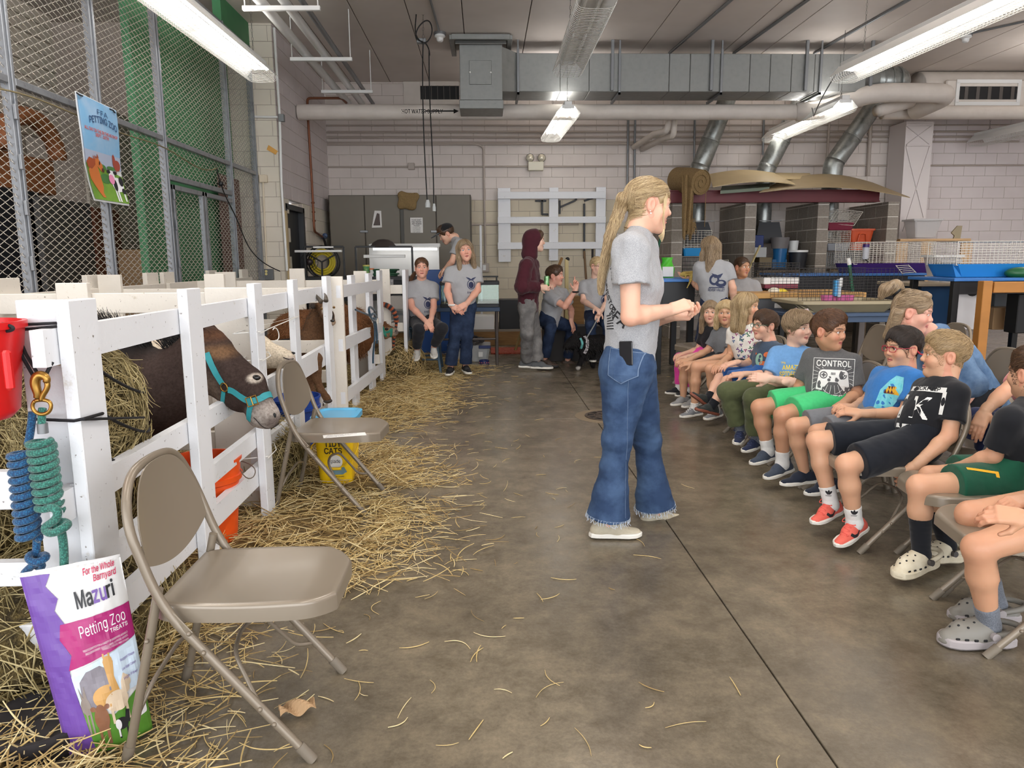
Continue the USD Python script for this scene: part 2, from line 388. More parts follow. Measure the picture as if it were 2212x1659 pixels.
# ceiling: painted concrete plank slabs with open seams
M_CEIL=wall_mat('ceiling_paint',((206,196,188),(220,210,203)))
ceil=sgroup('ceiling')
struct('ceiling_deck',box(-7,XR+.2,-4,YB+.2,ZC+.015,ZC+.3),mat('seam_dark',(88,80,74),.8),parent=ceil)
seams=[-7.0,-4.4,-3.14,-2.35,-1.65,-.95,-.25,.62,1.25,2.45,3.72,4.35,5.6,6.2,7.45,8.1,9.3,10.0,XR+.2]
for a,b in zip(seams[:-1],seams[1:]):
 struct('ceiling_plank',box(a+.006,b-.006,-1.0,YB,ZC,ZC+.016,.003),M_CEIL,parent=ceil)

# storage bay behind the wire partition
M_STORE=wall_mat('store_wall',((176,164,152),(192,180,168)))
struct('wall_storage',cat([box(-6.4,-6.2,-1,YP,0,ZC),box(-6.4,XF,YP+.0,YP+.2,0,ZC)]),M_STORE)
struct('wall_bay_head',box(XF-.08,XF+.02,9.6,YP,4.02,ZC),mat('green_paint',(66,128,84),.6,var=.4))

# wire partition: galvanised posts and rails, crimped wire in between
M_GALV=mat('galvanised',(150,153,158),.38,.55,var=.35,vscale=9,rvar=.1)
M_WIRE=mat('mesh_wire',(186,180,170),.42,.45)
pt=Thing('wire_partition','tall grey steel partition of crimped diamond wire mesh with galvanised posts along the left side','partition',(XF,7,0))
posts=[3.0,4.2,5.28,6.43,7.66,9.58,10.62]
def posty(Y,w=.075,h=4.2):return box(XF-.03,XF+.03,Y-w/2,Y+w/2,0,h,.004)
for Y in posts:
 p=part(pt,'post',posty(Y),M_GALV)
 part(p,'post_lip',box(XF+.03,XF+.042,Y-.012,Y+.012,0,4.2,.003),M_GALV)
for a,b in zip(posts[:-1],posts[1:]):
 part(pt,'rail',box(XF-.025,XF+.03,a+.04,b-.04,2.52,2.57,.004),M_GALV)
 part(pt,'top_rail',box(XF-.025,XF+.03,a+.04,b-.04,4.14,4.19,.004),M_GALV)
part(pt,'door_rail',box(XF-.02,XF+.03,7.72,9.54,2.16,2.215,.004),M_GALV)
dl=part(pt,'gate_leaf',cat([box(XF-.01,XF+.035,8.52,8.58,0,2.12,.004),box(XF-.01,XF+.035,8.60,8.66,0,2.12,.004),box(XF-.01,XF+.035,7.74,9.52,2.07,2.12,.004),box(XF-.01,XF+.035,7.74,7.79,0,2.12,.004)]),M_GALV)
for z in(.9,1.35,1.72,2.02,2.34):
 part(dl,'hinge',cat([box(XF+.04,XF+.06,5.23,5.26,z-.05,z+.05,.004)]+([box(XF+.035,XF+.052,7.72,7.75,z-.05,z+.05,.004)]if z<2.1 else[])),M_GALV)
def crimp(y0,y1,z0,z1,pitch=.056):
 """diamond mesh of zig-zag crimped wires"""
 st=[];P=[]
 run=np.linspace(0,1,2)
 def wire(ya,za,dy,dz,n,s):
  t=np.arange(n+1);k=np.where(t%2==0,1,-1)*.26*pitch
  # each wire runs down a column of diamonds, zig-zagging sideways
  return ya,za
 cols=int((y1-y0)/pitch)
 dy=(y1-y0)/cols;rows=int((z1-z0)/(pitch*.5));dz=(z1-z0)/rows
 for c in range(cols+1):
  z=z0+np.arange(rows*2+1)*dz/2
  ph=(np.arange(rows*2+1)//1)%4
  off=np.array([-.42,-.42,.42,.42])[ph]*dy*(1 if c%2==0 else-1)*.62
  y=np.clip(y0+c*dy+off,y0,y1)
  x=XF+.006*np.array([1,-1,-1,1])[ph]*(1 if c%2==0 else-1)
  P.append(np.stack([x,y,z],-1))
 return np.array(P)
bays=[(a+.035,b-.035,z0,z1)for a,b in zip(posts[:-1],posts[1:])for z0,z1 in((.05,2.52),(2.57,4.14))]
bays2=[]
for(a,b,z0,z1)in bays:
 if abs(a-7.695)<.01 and z0<1:bays2+=[(a,b,2.215,2.52),(7.79,8.52,.05,2.07),(8.66,b,.05,2.07)]
 else:bays2.append((a,b,z0,z1))
for(a,b,z0,z1)in bays2:
 curves(pt,'wire_mesh',crimp(a,b,z0,z1),.0052,M_WIRE)
# ------------------------------------------------------------------ overhead: strip lamps, ducts, pipes, conduits
M_DUCT=mat('duct_galv',(140,141,138),.45,.4,var=.4,vscale=14,col2=(118,120,119),rvar=.1)
M_DUCTR=mat('duct_round',(150,153,150),.34,.7,var=.4,vscale=7,rvar=.1)
M_PIPE=mat('pipe_jacket',(216,207,198),.6,var=.35,vscale=5,col2=(192,182,172),bump=.1,bscale=25)
M_CONDUIT=mat('conduit_paint',(176,164,154),.5)
M_CONDG=mat('conduit_grey',(128,130,132),.4,.5)
M_WHITE=mat('white_enamel',(228,228,226),.35)
M_BLACK=mat('black_plastic',(22,22,24),.45)
M_CHAIN=mat('chain',(110,108,104),.4,.7)
M_COPPER=mat('copper',(132,82,58),.45,.5,var=.4)
M_REFL=mat('lamp_reflector',(240,240,238),.3)
M_GUARD=mat('lamp_guard',(214,212,206),.35,.3)
M_TUBE=usdkit.material(stage,'/World/Looks/lamp_tube',{'e':('emission',dict(color=(1.0,.96,.91),strength=TUBE))},surface='e.emission')
M_TUBEOFF=mat('lamp_tube_off',(232,232,228),.3)
def strip_lamp(label,a,b,lit=True,w=.36,chains=(),cord=None,open_end=True):
 """industrial strip lamp from a to b (middle of its lower edge): housing, reflector, tubes, wire guard, chains"""
 a,b=V(*a),V(*b);d=norm(b-a);x=norm(np.cross(d,V(0,0,1)));z=np.cross(x,d);L=np.linalg.norm(b-a);c=(a+b)/2
 t=Thing('strip_lamp',label,'lamp',c,group=None)
 P=lambda s,u,h:a+d*s+x*u+z*h
 part(t,'housing',obox(c+z*.115,x,d,z,(.11,L,.06),.006),M_WHITE)
 hw=w/2
 prof=[(-hw,-.025),(-hw+.014,-.005),(-.08,.088),(.08,.088),(hw-.014,-.005),(hw,-.025)]
 th=.003;v,f=[],[]
 outer=prof+[(u,h+th)for u,h in reversed(prof)]
 pg=Polygon(outer)
 part(t,'reflector',flat(pg,P(0,0,0),x,z,-L)if False else _extr(pg,P(0,0,0),x,z,d,L),M_REFL)
 for s in(.0,L-.03):part(t,'end_plate',obox(P(s+.015,0,.07),x,d,z,(.17,.03,.05),.004),M_WHITE)
 for u in(-.065,.065):
  n=2 if L>1.6 else 1
  for q in range(n):
   part(t,'tube',cyl(P(L*q/n+.05,u,.048),P(L*(q+1)/n-.05,u,.048),.016,10),M_TUBE if lit else M_TUBEOFF)
 ws=[]
 for s in np.linspace(.02,L-.02,int(L/.045)):
  ws.append([P(s,-hw+.004,-.02),P(s,-hw*.7,-.085),P(s,hw*.7,-.085),P(s,hw-.004,-.02)])
 curves(t,'wire_guard',ws,.0032,M_GUARD)
 rails=[[P(.0,u,h),P(L*.33,u,h),P(L*.66,u,h),P(L,u,h)]for u,h in((-hw+.004,-.02),(-hw*.7,-.085),(0,-.085),(hw*.7,-.085),(hw-.004,-.02),(-hw*.86,-.052),(hw*.86,-.052),(-hw*.35,-.085),(hw*.35,-.085))]
 curves(t,'guard_rail',rails,.004,M_GUARD)
 for s in chains:
  q=P(s,0,.145);part(t,'chain',cat([_chain(q,V(q[0],q[1],ZC))]),M_CHAIN)
  part(t,'hook',tube([q-d*.05,q+z*.05,q+d*.05],.003,5),M_CHAIN)
 if cord:part(t,'cord',tube(spline(cord,20),.007,6),M_CONDG)
 return t
def _extr(pg,o,ux,uy,ud,L):
 m=trimesh.creation.extrude_polygon(pg,L,engine='earcut');v=np.asarray(o)+m.vertices[:,:1]*ux+m.vertices[:,1:2]*uy+m.vertices[:,2:3]*ud
 f=np.asarray(m.faces)
 return v,(f if np.dot(np.cross(ux,uy),ud)>0 else f[:,::-1])
def _chain(a,b,step=.045):
 n=max(2,int(np.linalg.norm(b-a)/step));ms=[]
 for i in range(n):
  p,q=a+(b-a)*i/n,a+(b-a)*(i+1.25)/n;e=V(.008,0,0)if i%2 else V(0,.008,0)
  ms.append(tube([p,p*.7+q*.3+e,p*.3+q*.7+e,q,p*.3+q*.7-e,p*.7+q*.3-e],.0022,4,closed=True))
 return cat(ms)
strip_lamp('unlit caged strip lamp running out of the top of the picture above the woman',(.98,6.7,3.55),(1.0,9.15,3.55),lit=False,chains=(.5,2.2))
e=atZ(1231,262,3.42);g=atZ(1189,312,3.42)
strip_lamp('short glowing strip lamp hanging in front of the long pipe, middle of the hall',(1.23,11.15,3.46),(1.17,13.4,3.46),chains=(.12,1.9))
strip_lamp('long glowing strip lamp with a wire cage, top right, nearer of the two lit ones',(4.52,5.9,3.5),(4.32,9.2,3.5),chains=(.9,2.9),cord=[(4.25,9.2,3.56),(4.2,9.5,3.3),(4.3,9.9,3.2),(4.6,10.7,3.42)])
strip_lamp('glowing strip lamp hanging right of the long pipe in front of the slanted ducts',(5.1,10.75,3.46),(5.1,13.5,3.46),chains=(.15,2.2))
strip_lamp('unlit caged strip lamp at the right edge above the bright block wall',(9.15,11.6,3.42),(8.95,13.7,3.42),lit=False,chains=(.6,1.8))
strip_lamp('glowing strip lamp along the top of the wire partition',(-2.62,5.9,3.5),(-2.56,9.2,3.5),chains=(.4,3.0))

# exhaust duct and its hood box
yb=11.2
hd=Thing('duct_box','square galvanised drop box with an access door, left end of the big duct','duct',(0,yb,4),)
a,b=atY(992,100,yb),atY(1086,232,yb);tp=min(atY(1037,84,yb)[2],ZC-.06)
part(hd,'box_body',box(a[0],b[0],yb,yb+.8,atY(1040,216,yb)[2],ZC-.02,.006),M_DUCT)
fa,fb=atY(976,70,yb),atY(1101,70,yb)
part(hd,'flange',cat([bar((fa[0],yb-.1,ZC-.05),(fb[0],yb-.1,ZC-.05),.05,.07),bar((fa[0],yb-.1,ZC-.05),(fa[0],yb+.8,ZC-.05),.07,.06),bar((fb[0],yb-.1,ZC-.05),(fb[0],yb+.8,ZC-.05),.07,.06),obox((a[0]/2+b[0]/2,yb-.045,ZC-.1),V(1,0,0),norm(V(0,1,.9)),norm(V(0,-.9,1)),(fb[0]-fa[0]-.1,.1,.012),.002)]),M_DUCT)
zb0=atY(1040,216,yb)[2];zb1=atY(1040,235,yb)[2]
part(hd,'lower_band',cat([box(a[0]-.012,b[0]+.012,yb-.012,yb+.8,zb1,zb0,.006)]),M_DUCT)
da,db=atY(1013,131,yb),atY(1062,183,yb)
dd=part(hd,'access_door',box(da[0],db[0],yb-.016,yb,db[2],da[2],.004),M_DUCT)
part(dd,'latch',cat([ball((da[0]+.012,yb-.02,(da[2]+db[2])/2),.016,1),ball((db[0]-.012,yb-.02,(da[2]+db[2])/2),.016,1)]),M_WHITE)
yd=11.42
bd=Thing('rectangular_duct','long rectangular galvanised exhaust duct hung below the ceiling across the hall','duct',(3,yd,4))
zt,z1=atY(1300,115,yd)[2],atY(1300,198,yd)[2];z2=z1-.0;dep=.62
xa,xb=atY(1117,150,yd)[0],atY(1872,150,yd)[0]
v=np.array([[b[0],yb+.06,atY(1086,98,yb)[2]],[xa,yd,zt],[xa,yd,z1],[b[0],yb+.06,z1-.03]])
part(bd,'transition',trimesh.PointCloud(np.vstack([v,v+V(0,.62,0)])).convex_hull,M_DUCT,smooth=False)
cuts=[1117,1210,1273,1338,1446,1491,1558,1620,1664,1710,1760,1815,1872]
for p,q in zip(cuts[:-1],cuts[1:]):
 x0,x1=atY(p,150,yd)[0],atY(q,150,yd)[0]
 part(bd,'duct_section',box(x0+.002,x1-.002,yd,yd+dep,z1,zt,.006),M_DUCT)
for p in(1119,1338,1558,1772):
 x=atY(p,150,yd)[0]
 part(bd,'hanger_strut',cat([box(x-.018,x+.018,yd-.035,yd-.004,z1-.05,zt+.06,.003),box(x-.018,x+.018,yd-.035,yd+dep+.05,z1-.05,z1-.012,.003),box(x-.012,x+.012,yd-.03,yd-.01,zt,ZC,.002)]),M_CONDG)
for p in(1322,1536,1740,1880):
 x=atY(p,150,yd)[0]
 part(bd,'hanger_rod',box(x-.022,x+.022,yd-.05,yd-.008,z1+.01,ZC,.003),M_CONDG)
x0=xb;xe=atY(1910,160,yd)[0];cy,cz,R=yd+.3,atY(1940,165,yd)[2],.21
sq=[(x0,yd+.02,z1),(x0,yd+dep,z1),(x0,yd+dep,zt),(x0,yd+.02,zt)]
ring=[(xe,cy+R*math.cos(t),cz+R*math.sin(t))for t in np.linspace(0,2*pi,24,endpoint=False)]
part(bd,'round_transition',trimesh.PointCloud(np.array(sq+ring)).convex_hull,M_DUCT,smooth=20)
xg=atY(1962,160,yd)[0]
part(bd,'round_elbow',tube(bend([(xe-.02,cy,cz),(xg+.06,cy,cz),(xg+.1,cy+1.2,cz+.1)],.35,8),R*.98,24),M_DUCTR,smooth=True)
for q in(.25,.62,.98):
 xx=xe+(xg-xe)*q;part(bd,'seam_ring',tube([(xx-.012,cy,cz),(xx+.012,cy,cz)],R*1.02,24),M_DUCTR)
# slanted flue pipes from the brick bays up to the duct
for(lo,hi,w,lab)in(((1512,362),(1574,205),41,'left'),((1657,362),(1738,205),40,'middle'),((1802,352),(1905,205),42,'right')):
 Yl=13.35;p,q=atY(*lo,Yl),atY(*hi,Yl);r=w/2/F_PX*Yl*.93
 t=Thing('flue_pipe',f'slanted round galvanised flue pipe, {lab} of the three rising from the brick bays','pipe',p)
 m=p+(q-p)*.38
 part(t,'lower_pipe',tube([p,m],r,22),M_DUCTR,smooth=True);part(t,'upper_pipe',tube([m-(q-p)*.03,q],r*.955,22),M_DUCTR,smooth=True)
 part(t,'elbow',tube(bend([p+(q-p)*.03,p-V(.02,0,.06),p-V(.02,0,.55)],.1,6),r*1.03,22),M_DUCTR,smooth=True)
 part(t,'collar',tube([m-(q-p)*.012,m+(q-p)*.012],r*1.035,22),M_DUCTR)
 x,yy,z=p-V(.02,0,.55)
 part(t,'stack',tube([(x,yy,z+.02),(x,yy,1.7)],r*.85,22),M_DUCTR,smooth=True)
 part(t,'damper_handle',cat([bar((x-.15,yy-.2,2.0),(x+.25,yy-.2,2.0),.014,.014)]),M_CONDG)

# long insulated pipe along the back wall
yp=11.87;zc=(atY(900,227,yp)[2]+atY(900,258,yp)[2])/2;R=.115
lp=Thing('insulated_pipe','long white insulated heating pipe stencilled with its contents, right across the hall','pipe',(2,yp,zc))
cutsx=[XL+.02,-1.2,.35,1.9,3.5,4.9]
for p,q in zip(cutsx[:-1],cutsx[1:]):part(lp,'pipe_length',tube([(p,yp,zc),(q-.004,yp,zc)],R,24),M_PIPE,smooth=True)
for p in cutsx[1:-1]:part(lp,'pipe_band',tube([(p-.02,yp,zc),(p+.02,yp,zc)],R*1.012,24),M_PIPE)
txt=letter('HOT WATER SUPPLY',.055,(0,0,0),V(1,0,0),V(0,0,1),width=.62,bold=True)
def wrap(m,x,z0):
 v,f=m;v=v.copy();a=(v[:,2]+z0)/R
 return np.stack([v[:,0]+x,yp-(R+.002)*np.cos(a),zc+(R+.002)*np.sin(a)],-1),f
xt=atY(869,243,yp)[0]
M_STEN=mat('stencil_black',(30,26,24),.7)
part(lp,'stencil',wrap(txt,xt,-.035),M_STEN)
arrow=union_all([sbox(0,-.008,.42,.012),sbox(.18,-.012,.2,.016),Polygon([(.42,-.035),(.50,.002),(.42,.035)])])
part(lp,'stencil',wrap(flat(arrow,(0,0,0),V(1,0,0),V(0,0,1),.0003),atY(921,243,yp)[0],-.006),M_STEN)
Y2=11.6
jog=bend([(4.86,yp,zc),(5.25,yp-.1,zc+.02),tuple(atY(1880,200,11.4)),tuple(atY(2062,201,11.4)),tuple(atY(1975,240,12.1))],.32,8)
part(lp,'pipe_offset',tube(jog,R*1.2,24),M_PIPE,smooth=True)
p2=Thing('insulated_pipe','white insulated pipe running to the right edge under the wall diffuser','pipe',(7,12.2,zc))
part(p2,'pipe_length',tube([tuple(atY(1905,243,12.3)),tuple(atY(2330,243,12.3))],.108,24),M_PIPE,smooth=True)
part(p2,'branch',tube(bend([tuple(atY(1895,240,11.6)),tuple(atY(1960,222,11.9)),tuple(atY(1985,218,12.2))],.1),.09,20),M_PIPE,smooth=True)
p3=Thing('supply_duct','fat white wrapped air duct under the ceiling at the right, with a wall diffuser','duct',(8,13,4))
part(p3,'duct_run',tube([tuple(atY(1975,205,13.2)),tuple(atY(2400,205,13.2))],.37,28),M_PIPE,smooth=True)
ya=12.75;a,b=atY(2075,178,ya),atY(2196,221,ya)
df=part(p3,'diffuser_box',box(a[0]-.22,b[0]+.3,ya+.02,ya+.6,b[2]-.12,a[2]+.05,.02),M_PIPE)
part(p3,'diffuser_frame',cat([box(a[0]-.06,b[0]+.06,ya,ya+.02,a[2]-.01,a[2]+.05,.003),box(a[0]-.06,b[0]+.06,ya,ya+.02,b[2]-.05,b[2]+.01,.003),box(a[0]-.06,a[0],ya,ya+.02,b[2],a[2],.003),box(b[0],b[0]+.06,ya,ya+.02,b[2],a[2],.003)]),M_WHITE)
part(df,'grille_dark',box(a[0],b[0],ya+.012,ya+.024,b[2]+.05,a[2]-.06),M_DARK)
for k in range(5):xx=a[0]+(b[0]-a[0])*(k+.5)/5;part(df,'grille_vane',box(xx-.01,xx+.05,ya+.004,ya+.012,b[2]+.05,a[2]-.06,.002),mat('vane',(86,80,76),.5))
# pipe drop with two elbows below the long pipe
for k,(q0,q1,q2,q3)in enumerate((((1445,258),(1441,283),(1413,289),(1369,318)),((1457,258),(1455,293),(1433,299),(1388,322)))):
 t=solo('drop_pipe',tube(bend([atY(*q0,12.5),atY(*q1,12.5),atY(*q2,12.9),atY(*q3,YB-.05)],.09,6),.05,16),M_PIPE,f'white insulated drop pipe with two bends, {"left" if k == 0 else "right"} of the pair under the long pipe','pipe',smooth=True)
# wall vent behind the drop box
vt=Thing('wall_vent','dark louvred wall vent left of the drop box near the ceiling','vent',(-.8,YB,4.3))
a,b=atY(908,184,YB),atY(992,216,YB)
part(vt,'vent_frame',cat([box(a[0],b[0],YB-.05,YB,a[2]-.02,a[2]+.1,.004),box(a[0],b[0],YB-.05,YB,b[2]-.14,b[2],.004),box(a[0]-.3,a[0],YB-.06,YB,b[2]-.1,a[2]+.05,.004)]),M_PIPE)
part(vt,'vent_dark',box(a[0],b[0],YB-.02,YB-.005,b[2],a[2]),M_DARK)
for k in range(7):xx=a[0]+.08+k*.11;part(vt,'vent_vane',box(xx,xx+.012,YB-.045,YB-.02,b[2],a[2]-.02,.001),mat('vane',(86,80,76),.5))
# conduits in rows along the back wall
for i,(y,r,x1)in enumerate(((286,.014,2200),(297,.016,2200),(308,.014,2200),(312,.016,1690),(361,.012,2212),(487,.014,1250),(271,.012,2200))):
 Yc=YB-.03;p,q=atY(702 if y<400 else 745,y,Yc),atY(x1,y,Yc);q[2]=p[2]
 solo('conduit',tube([p,q],r*1.3,8),M_CONDUIT,f'thin painted conduit along the back wall, {["fourth", "third", "second", "lowest of the bunch, fifth", "single one level with the twin spotlights", "low one behind the hanging panel", "top"][i]} from above','conduit',group=None)
ct=Thing('conduit','painted conduit that leaves the bunch and turns down to a wall outlet','conduit',(0,YB,2))
q=[(684,293),(705,309),(1030,311),(1044,318),(1049,580)]
part(ct,'conduit_run',tube(bend([atY(*p,YB-.04)for p in q],.12,6),.017,8),M_CONDUIT)
o=atY(1051,577,YB);part(ct,'outlet_box',box(o[0]-.09,o[0]+.05,YB-.06,YB,o[2]-.09,o[2]+.07,.006),M_CONDUIT)
part(ct,'outlet_face',box(o[0]-.07,o[0]-.01,YB-.07,YB-.06,o[2]-.06,o[2]+.04,.004),M_WHITE)
jb=atY(889,360,YB);solo('junction_box',box(jb[0]-.06,jb[0]+.06,YB-.07,YB,jb[2]-.06,jb[2]+.06,.008),M_CONDUIT,'small square junction box on the back wall left of the twin spotlights','box')
for i,(x,y0,y1)in enumerate(((1357,258,410),(1372,258,410),(1501,258,360),(1650,258,335),(1792,262,345),(1881,262,380))):
 p,q=atY(x,y0,YB-.06),atY(x-(2 if i<4 else 6),y1,YB-.06)
 solo('riser_conduit',tube([p,q],.034 if i==5 else .02,10),M_CONDG if i<4 else M_CONDUIT,f'vertical conduit on the back wall, {["first", "second", "third", "fourth", "fifth", "sixth and thickest"][i]} from the left','conduit')
# emergency light
el=Thing('emergency_light','emergency light box with two round lamp heads on the back wall','lamp',atY(1156,356,YB))
a,b=atY(1140,351,YB),atY(1173,370,YB)
part(el,'battery_box',box(a[0],b[0],YB-.14,YB,b[2],a[2],.01),mat('el_box',(222,216,196),.45))
for x in(1145,1170):
 c=atY(x,341,YB-.12);part(el,'lamp_head',lathe([(.0,.06),(.05,.05),(.075,0),(.07,-.012)],c,20,axis=(0,1,0)),M_CONDG,smooth=True)
 part(el,'lens',lathe([(0,-.03),(.04,-.024),(.068,-.008)],c,20,axis=(0,1,0)),mat('lens',(214,206,186),.1,.4),smooth=True)
# hanging drop cords
dc=Thing('power_drop','two black electrical drop cords with white receptacles hanging from the ceiling','cord',atZ(912,70,ZC))
Yc=10.3
c1=spline([atY(914,90,Yc),atY(913,160,Yc),atY(916,300,Yc),atY(923,436,Yc)],24);c2=spline([atY(927,110,Yc),atY(928,200,Yc),atY(934,330,Yc),atY(937,448,Yc)],24)
part(dc,'cord',tube(c1,.0085,6),M_BLACK);part(dc,'cord',tube(c2,.0085,6),M_BLACK)
part(dc,'cord_loop',tube(spline([atY(896,15,Yc),atY(897,60,Yc),atY(905,86,Yc),atY(918,92,Yc),atY(930,80,Yc),atY(933,60,Yc),atY(925,45,Yc),atY(914,48,Yc),atY(913,90,Yc)],60),.0085,6),M_BLACK)
part(dc,'cord_loop',tube(spline([atY(918,92,Yc),atY(926,106,Yc),atY(928,120,Yc)],10),.0085,6),M_BLACK)
for x,y,r in((924,440,.035),(938,448,.024)):
 q=atY(x,y,Yc);part(dc,'receptacle',cat([lathe([(0,-.05),(r,-.05),(r,.0),(r*.8,.02),(r*.55,.05),(0,.05)],q,14)]),mat('receptacle',(196,200,200),.4),smooth=30)
part(dc,'ceiling_box',pbox(876,2,894,15,Yc,.1),M_CONDG);part(dc,'ceiling_box',pbox(900,82,920,92,Yc,.08),M_CONDG)
part(dc,'chain',_chain(atY(914,92,Yc),atY(914,2,Yc)),M_CHAIN)
# smoke detectors
for i,(x,y)in enumerate(((950,82),(2087,84))):
 c=atZ(x,y-12,ZC);c[2]=ZC
 t=Thing('smoke_detector',f'white smoke detector on the ceiling, {"left of the drop box" if i == 0 else "far right"}','smoke detector',c)
 part(t,'base',lathe([(0,0),(.085,0),(.085,-.035),(.0,-.035)],c,20),M_CONDG,smooth=30);part(t,'sensor_head',lathe([(.07,-.035),(.075,-.06),(.05,-.075),(.045,-.11),(.03,-.125),(0,-.125)],c,20),M_WHITE,smooth=30)
 part(t,'conduit',tube([c+V(0,0,-.015),c+(V(-.1,-4,-.015)if i==0 else V(1.6,-2.2,-.015))],.014,8),M_CONDG)
# ceiling struts between planks
for i,((xa,ya_),(xb_,yb_))in enumerate((((1575,0),(1446,112)),((1740,0),(1585,112)),((1956,0),(1759,112)))):
 p,q=atZ(xa,ya_,ZC),atZ(xb_,yb_,ZC);p[2]=q[2]=ZC-.02;p=q+(p-q)*1.6
 solo('ceiling_conduit',tube([p,q],.022,8),M_CONDG,f'grey conduit strapped along the ceiling, {["left", "middle", "right"][i]} of three above the duct','conduit')
# white and copper pipes with trapeze hangers in the left corner
for i,(p,q,r,m)in enumerate((((560,0),(752,222),.055,M_WHITE),((612,0),(782,224),.05,M_WHITE),((665,20),(806,224),.03,M_CONDG))):
 A,Bq=atZ(*p,3.98-.0),atZ(*q,3.98);A=Bq+(A-Bq)*1.5
 solo('corner_pipe',tube([A,V(Bq[0],min(Bq[1],YB-.02),Bq[2])],r,14),m,f'{["white pipe nearest the left wall", "white pipe, second from the left wall", "thin grey pipe, third from the left wall"][i]} on the trapeze hangers','pipe',smooth=True)
for i,(x0,x1,y)in enumerate(((524,692,15),(627,761,125),(694,805,195))):
 A=atZ(x0,y+3,3.9);Bq=atZ(x1,y+3,3.9)
 t=Thing('trapeze_hanger',f'white slotted trapeze hanger under the corner pipes, {["nearest", "middle", "farthest"][i]} one','hanger',(A+Bq)/2)
 part(t,'channel',bar(A,Bq,.045,.045,.004),M_WHITE)
 for q in(A*.97+Bq*.03,A*.03+Bq*.97):part(t,'rod',tube([q,V(q[0],q[1],ZC)],.007,6),M_WHITE)
cp=Thing('copper_pipe','copper water pipe running down the left wall to a tap','pipe',(XL,12,2))
xw=XL+.06
part(cp,'pipe',tube(bend([atX(664,232,xw),atX(674,400,xw),atX(679,500,xw),atX(697,512,xw)],.08,5),.019,10),M_COPPER,smooth=True)
part(cp,'upper_pipe',tube(bend([atX(664,226,xw),atX(664,212,xw),atY(738,212,12.6),atY(748,222,12.9)],.06,5),.02,10),M_COPPER,smooth=True)
for y in(438,458,477):part(cp,'fitting',ball(atX(676+(y-438)*.06,y,xw),.03,1,(1,1,.7)),M_COPPER,smooth=True)
part(cp,'tap',cat([cyl(atX(697,512,xw),atX(703,513,xw),.03,10),ball(atX(702,509,xw),.045,1,(1,.4,1))]),mat('tap_blue',(52,74,110),.4))
part(cp,'hose_tail',tube(spline([atX(698,514,xw),atX(702,524,xw+.05),atX(704,536,xw+.08)],8),.022,8),M_BLACK)
# pier conduit and boxes
pc=Thing('wall_conduit','white conduit climbing the corner of the block pier with a pull box','conduit',(XL,YP,2))
part(pc,'conduit_run',tube(bend([atY(592,60,YP-.03),atY(604,250,YP-.03),atY(608,400,YP-.03),atY(620,585,YP-.03)],.05,4),.018,8),M_WHITE)
part(pc,'pull_box',pbox(601,246,613,262,YP-.07,.07),M_CONDG)
part(pc,'side_run',tube([atY(543,252,YP-.03),atY(600,253,YP-.03)],.016,8),M_WHITE)
tb=Thing('switch_box','cream electrical box with a thin conduit down the block pier','box',atY(567,386,YP))
part(tb,'box',pbox(559,377,576,394,YP-.07,.07,.008),mat('cream_box',(222,208,184),.5))
part(tb,'conduit',tube([atY(568,394,YP-.03),atY(576,583,YP-.03)],.012,8),mat('cream_box',(222,208,184),.5))
ob=Thing('outlet_box','grey double outlet box low on the block pier','outlet',atY(577,589,YP))
part(ob,'box',pbox(569,581,590,605,YP-.06,.06,.006),M_CONDG)
for k,y in enumerate((586,592)):part(ob,'socket',cyl(atY(575,y,YP-.06),atY(575,y,YP-.075),.018,10),mat('socket',(214,200,130),.5))
solo('tape_scrap',flat(Polygon([(0,0),(.12,-.07),(.15,-.02),(.03,.06)]),atY(576,323,YP-.012),V(1,0,0),V(0,0,1),.002),mat('tape_orange',(216,160,78),.6),'torn orange tape scrap on the block pier','tape')
# ------------------------------------------------------------------ pens: white board panels
def board_mat(key,col,col2):
 n={'tc':('geometry',{}),'mp':('mapping',dict(scale=(1,1,1))),'n1':('noise_texture',dict(scale=11.0,detail=6.0,roughness=.7)),'r1':('rgb_ramp',dict(ramp=[(.26,lin(col2)),(.36,lin(col)),(1.0,lin(col))])),
'n2':('noise_texture',dict(scale=60.0,detail=3.0)),'r2':('rgb_ramp',dict(ramp=[(.26,lin((120,108,92))),(.31,(1,1,1)),(1,(1,1,1))])),'mx':('mix_color',dict(blend_type='multiply',fac=.8)),'b':('bump',dict(strength=.25,distance=.003)),'p':('principled_bsdf',dict(roughness=.45,specular_ior_level=.4))}
 l=[('tc.position','mp.vector'),('mp.vector','n1.vector'),('n1.fac','r1.fac'),('mp.vector','n2.vector'),('n2.fac','r2.fac'),('r1.color','mx.a'),('r2.color','mx.b'),('mx.result','p.base_color'),('n2.fac','b.height'),('b.normal','p.normal')]
 return usdkit.material(stage,'/World/Looks/'+key,n,l,surface='p.BSDF')
M_BOARD=board_mat('white_board',(226,227,230),(200,194,184))
M_BOARDC=board_mat('cream_board',(224,217,206),(190,178,158))
M_RAW=mat('raw_wood',(186,156,112),.7,var=.5,vscale=14)
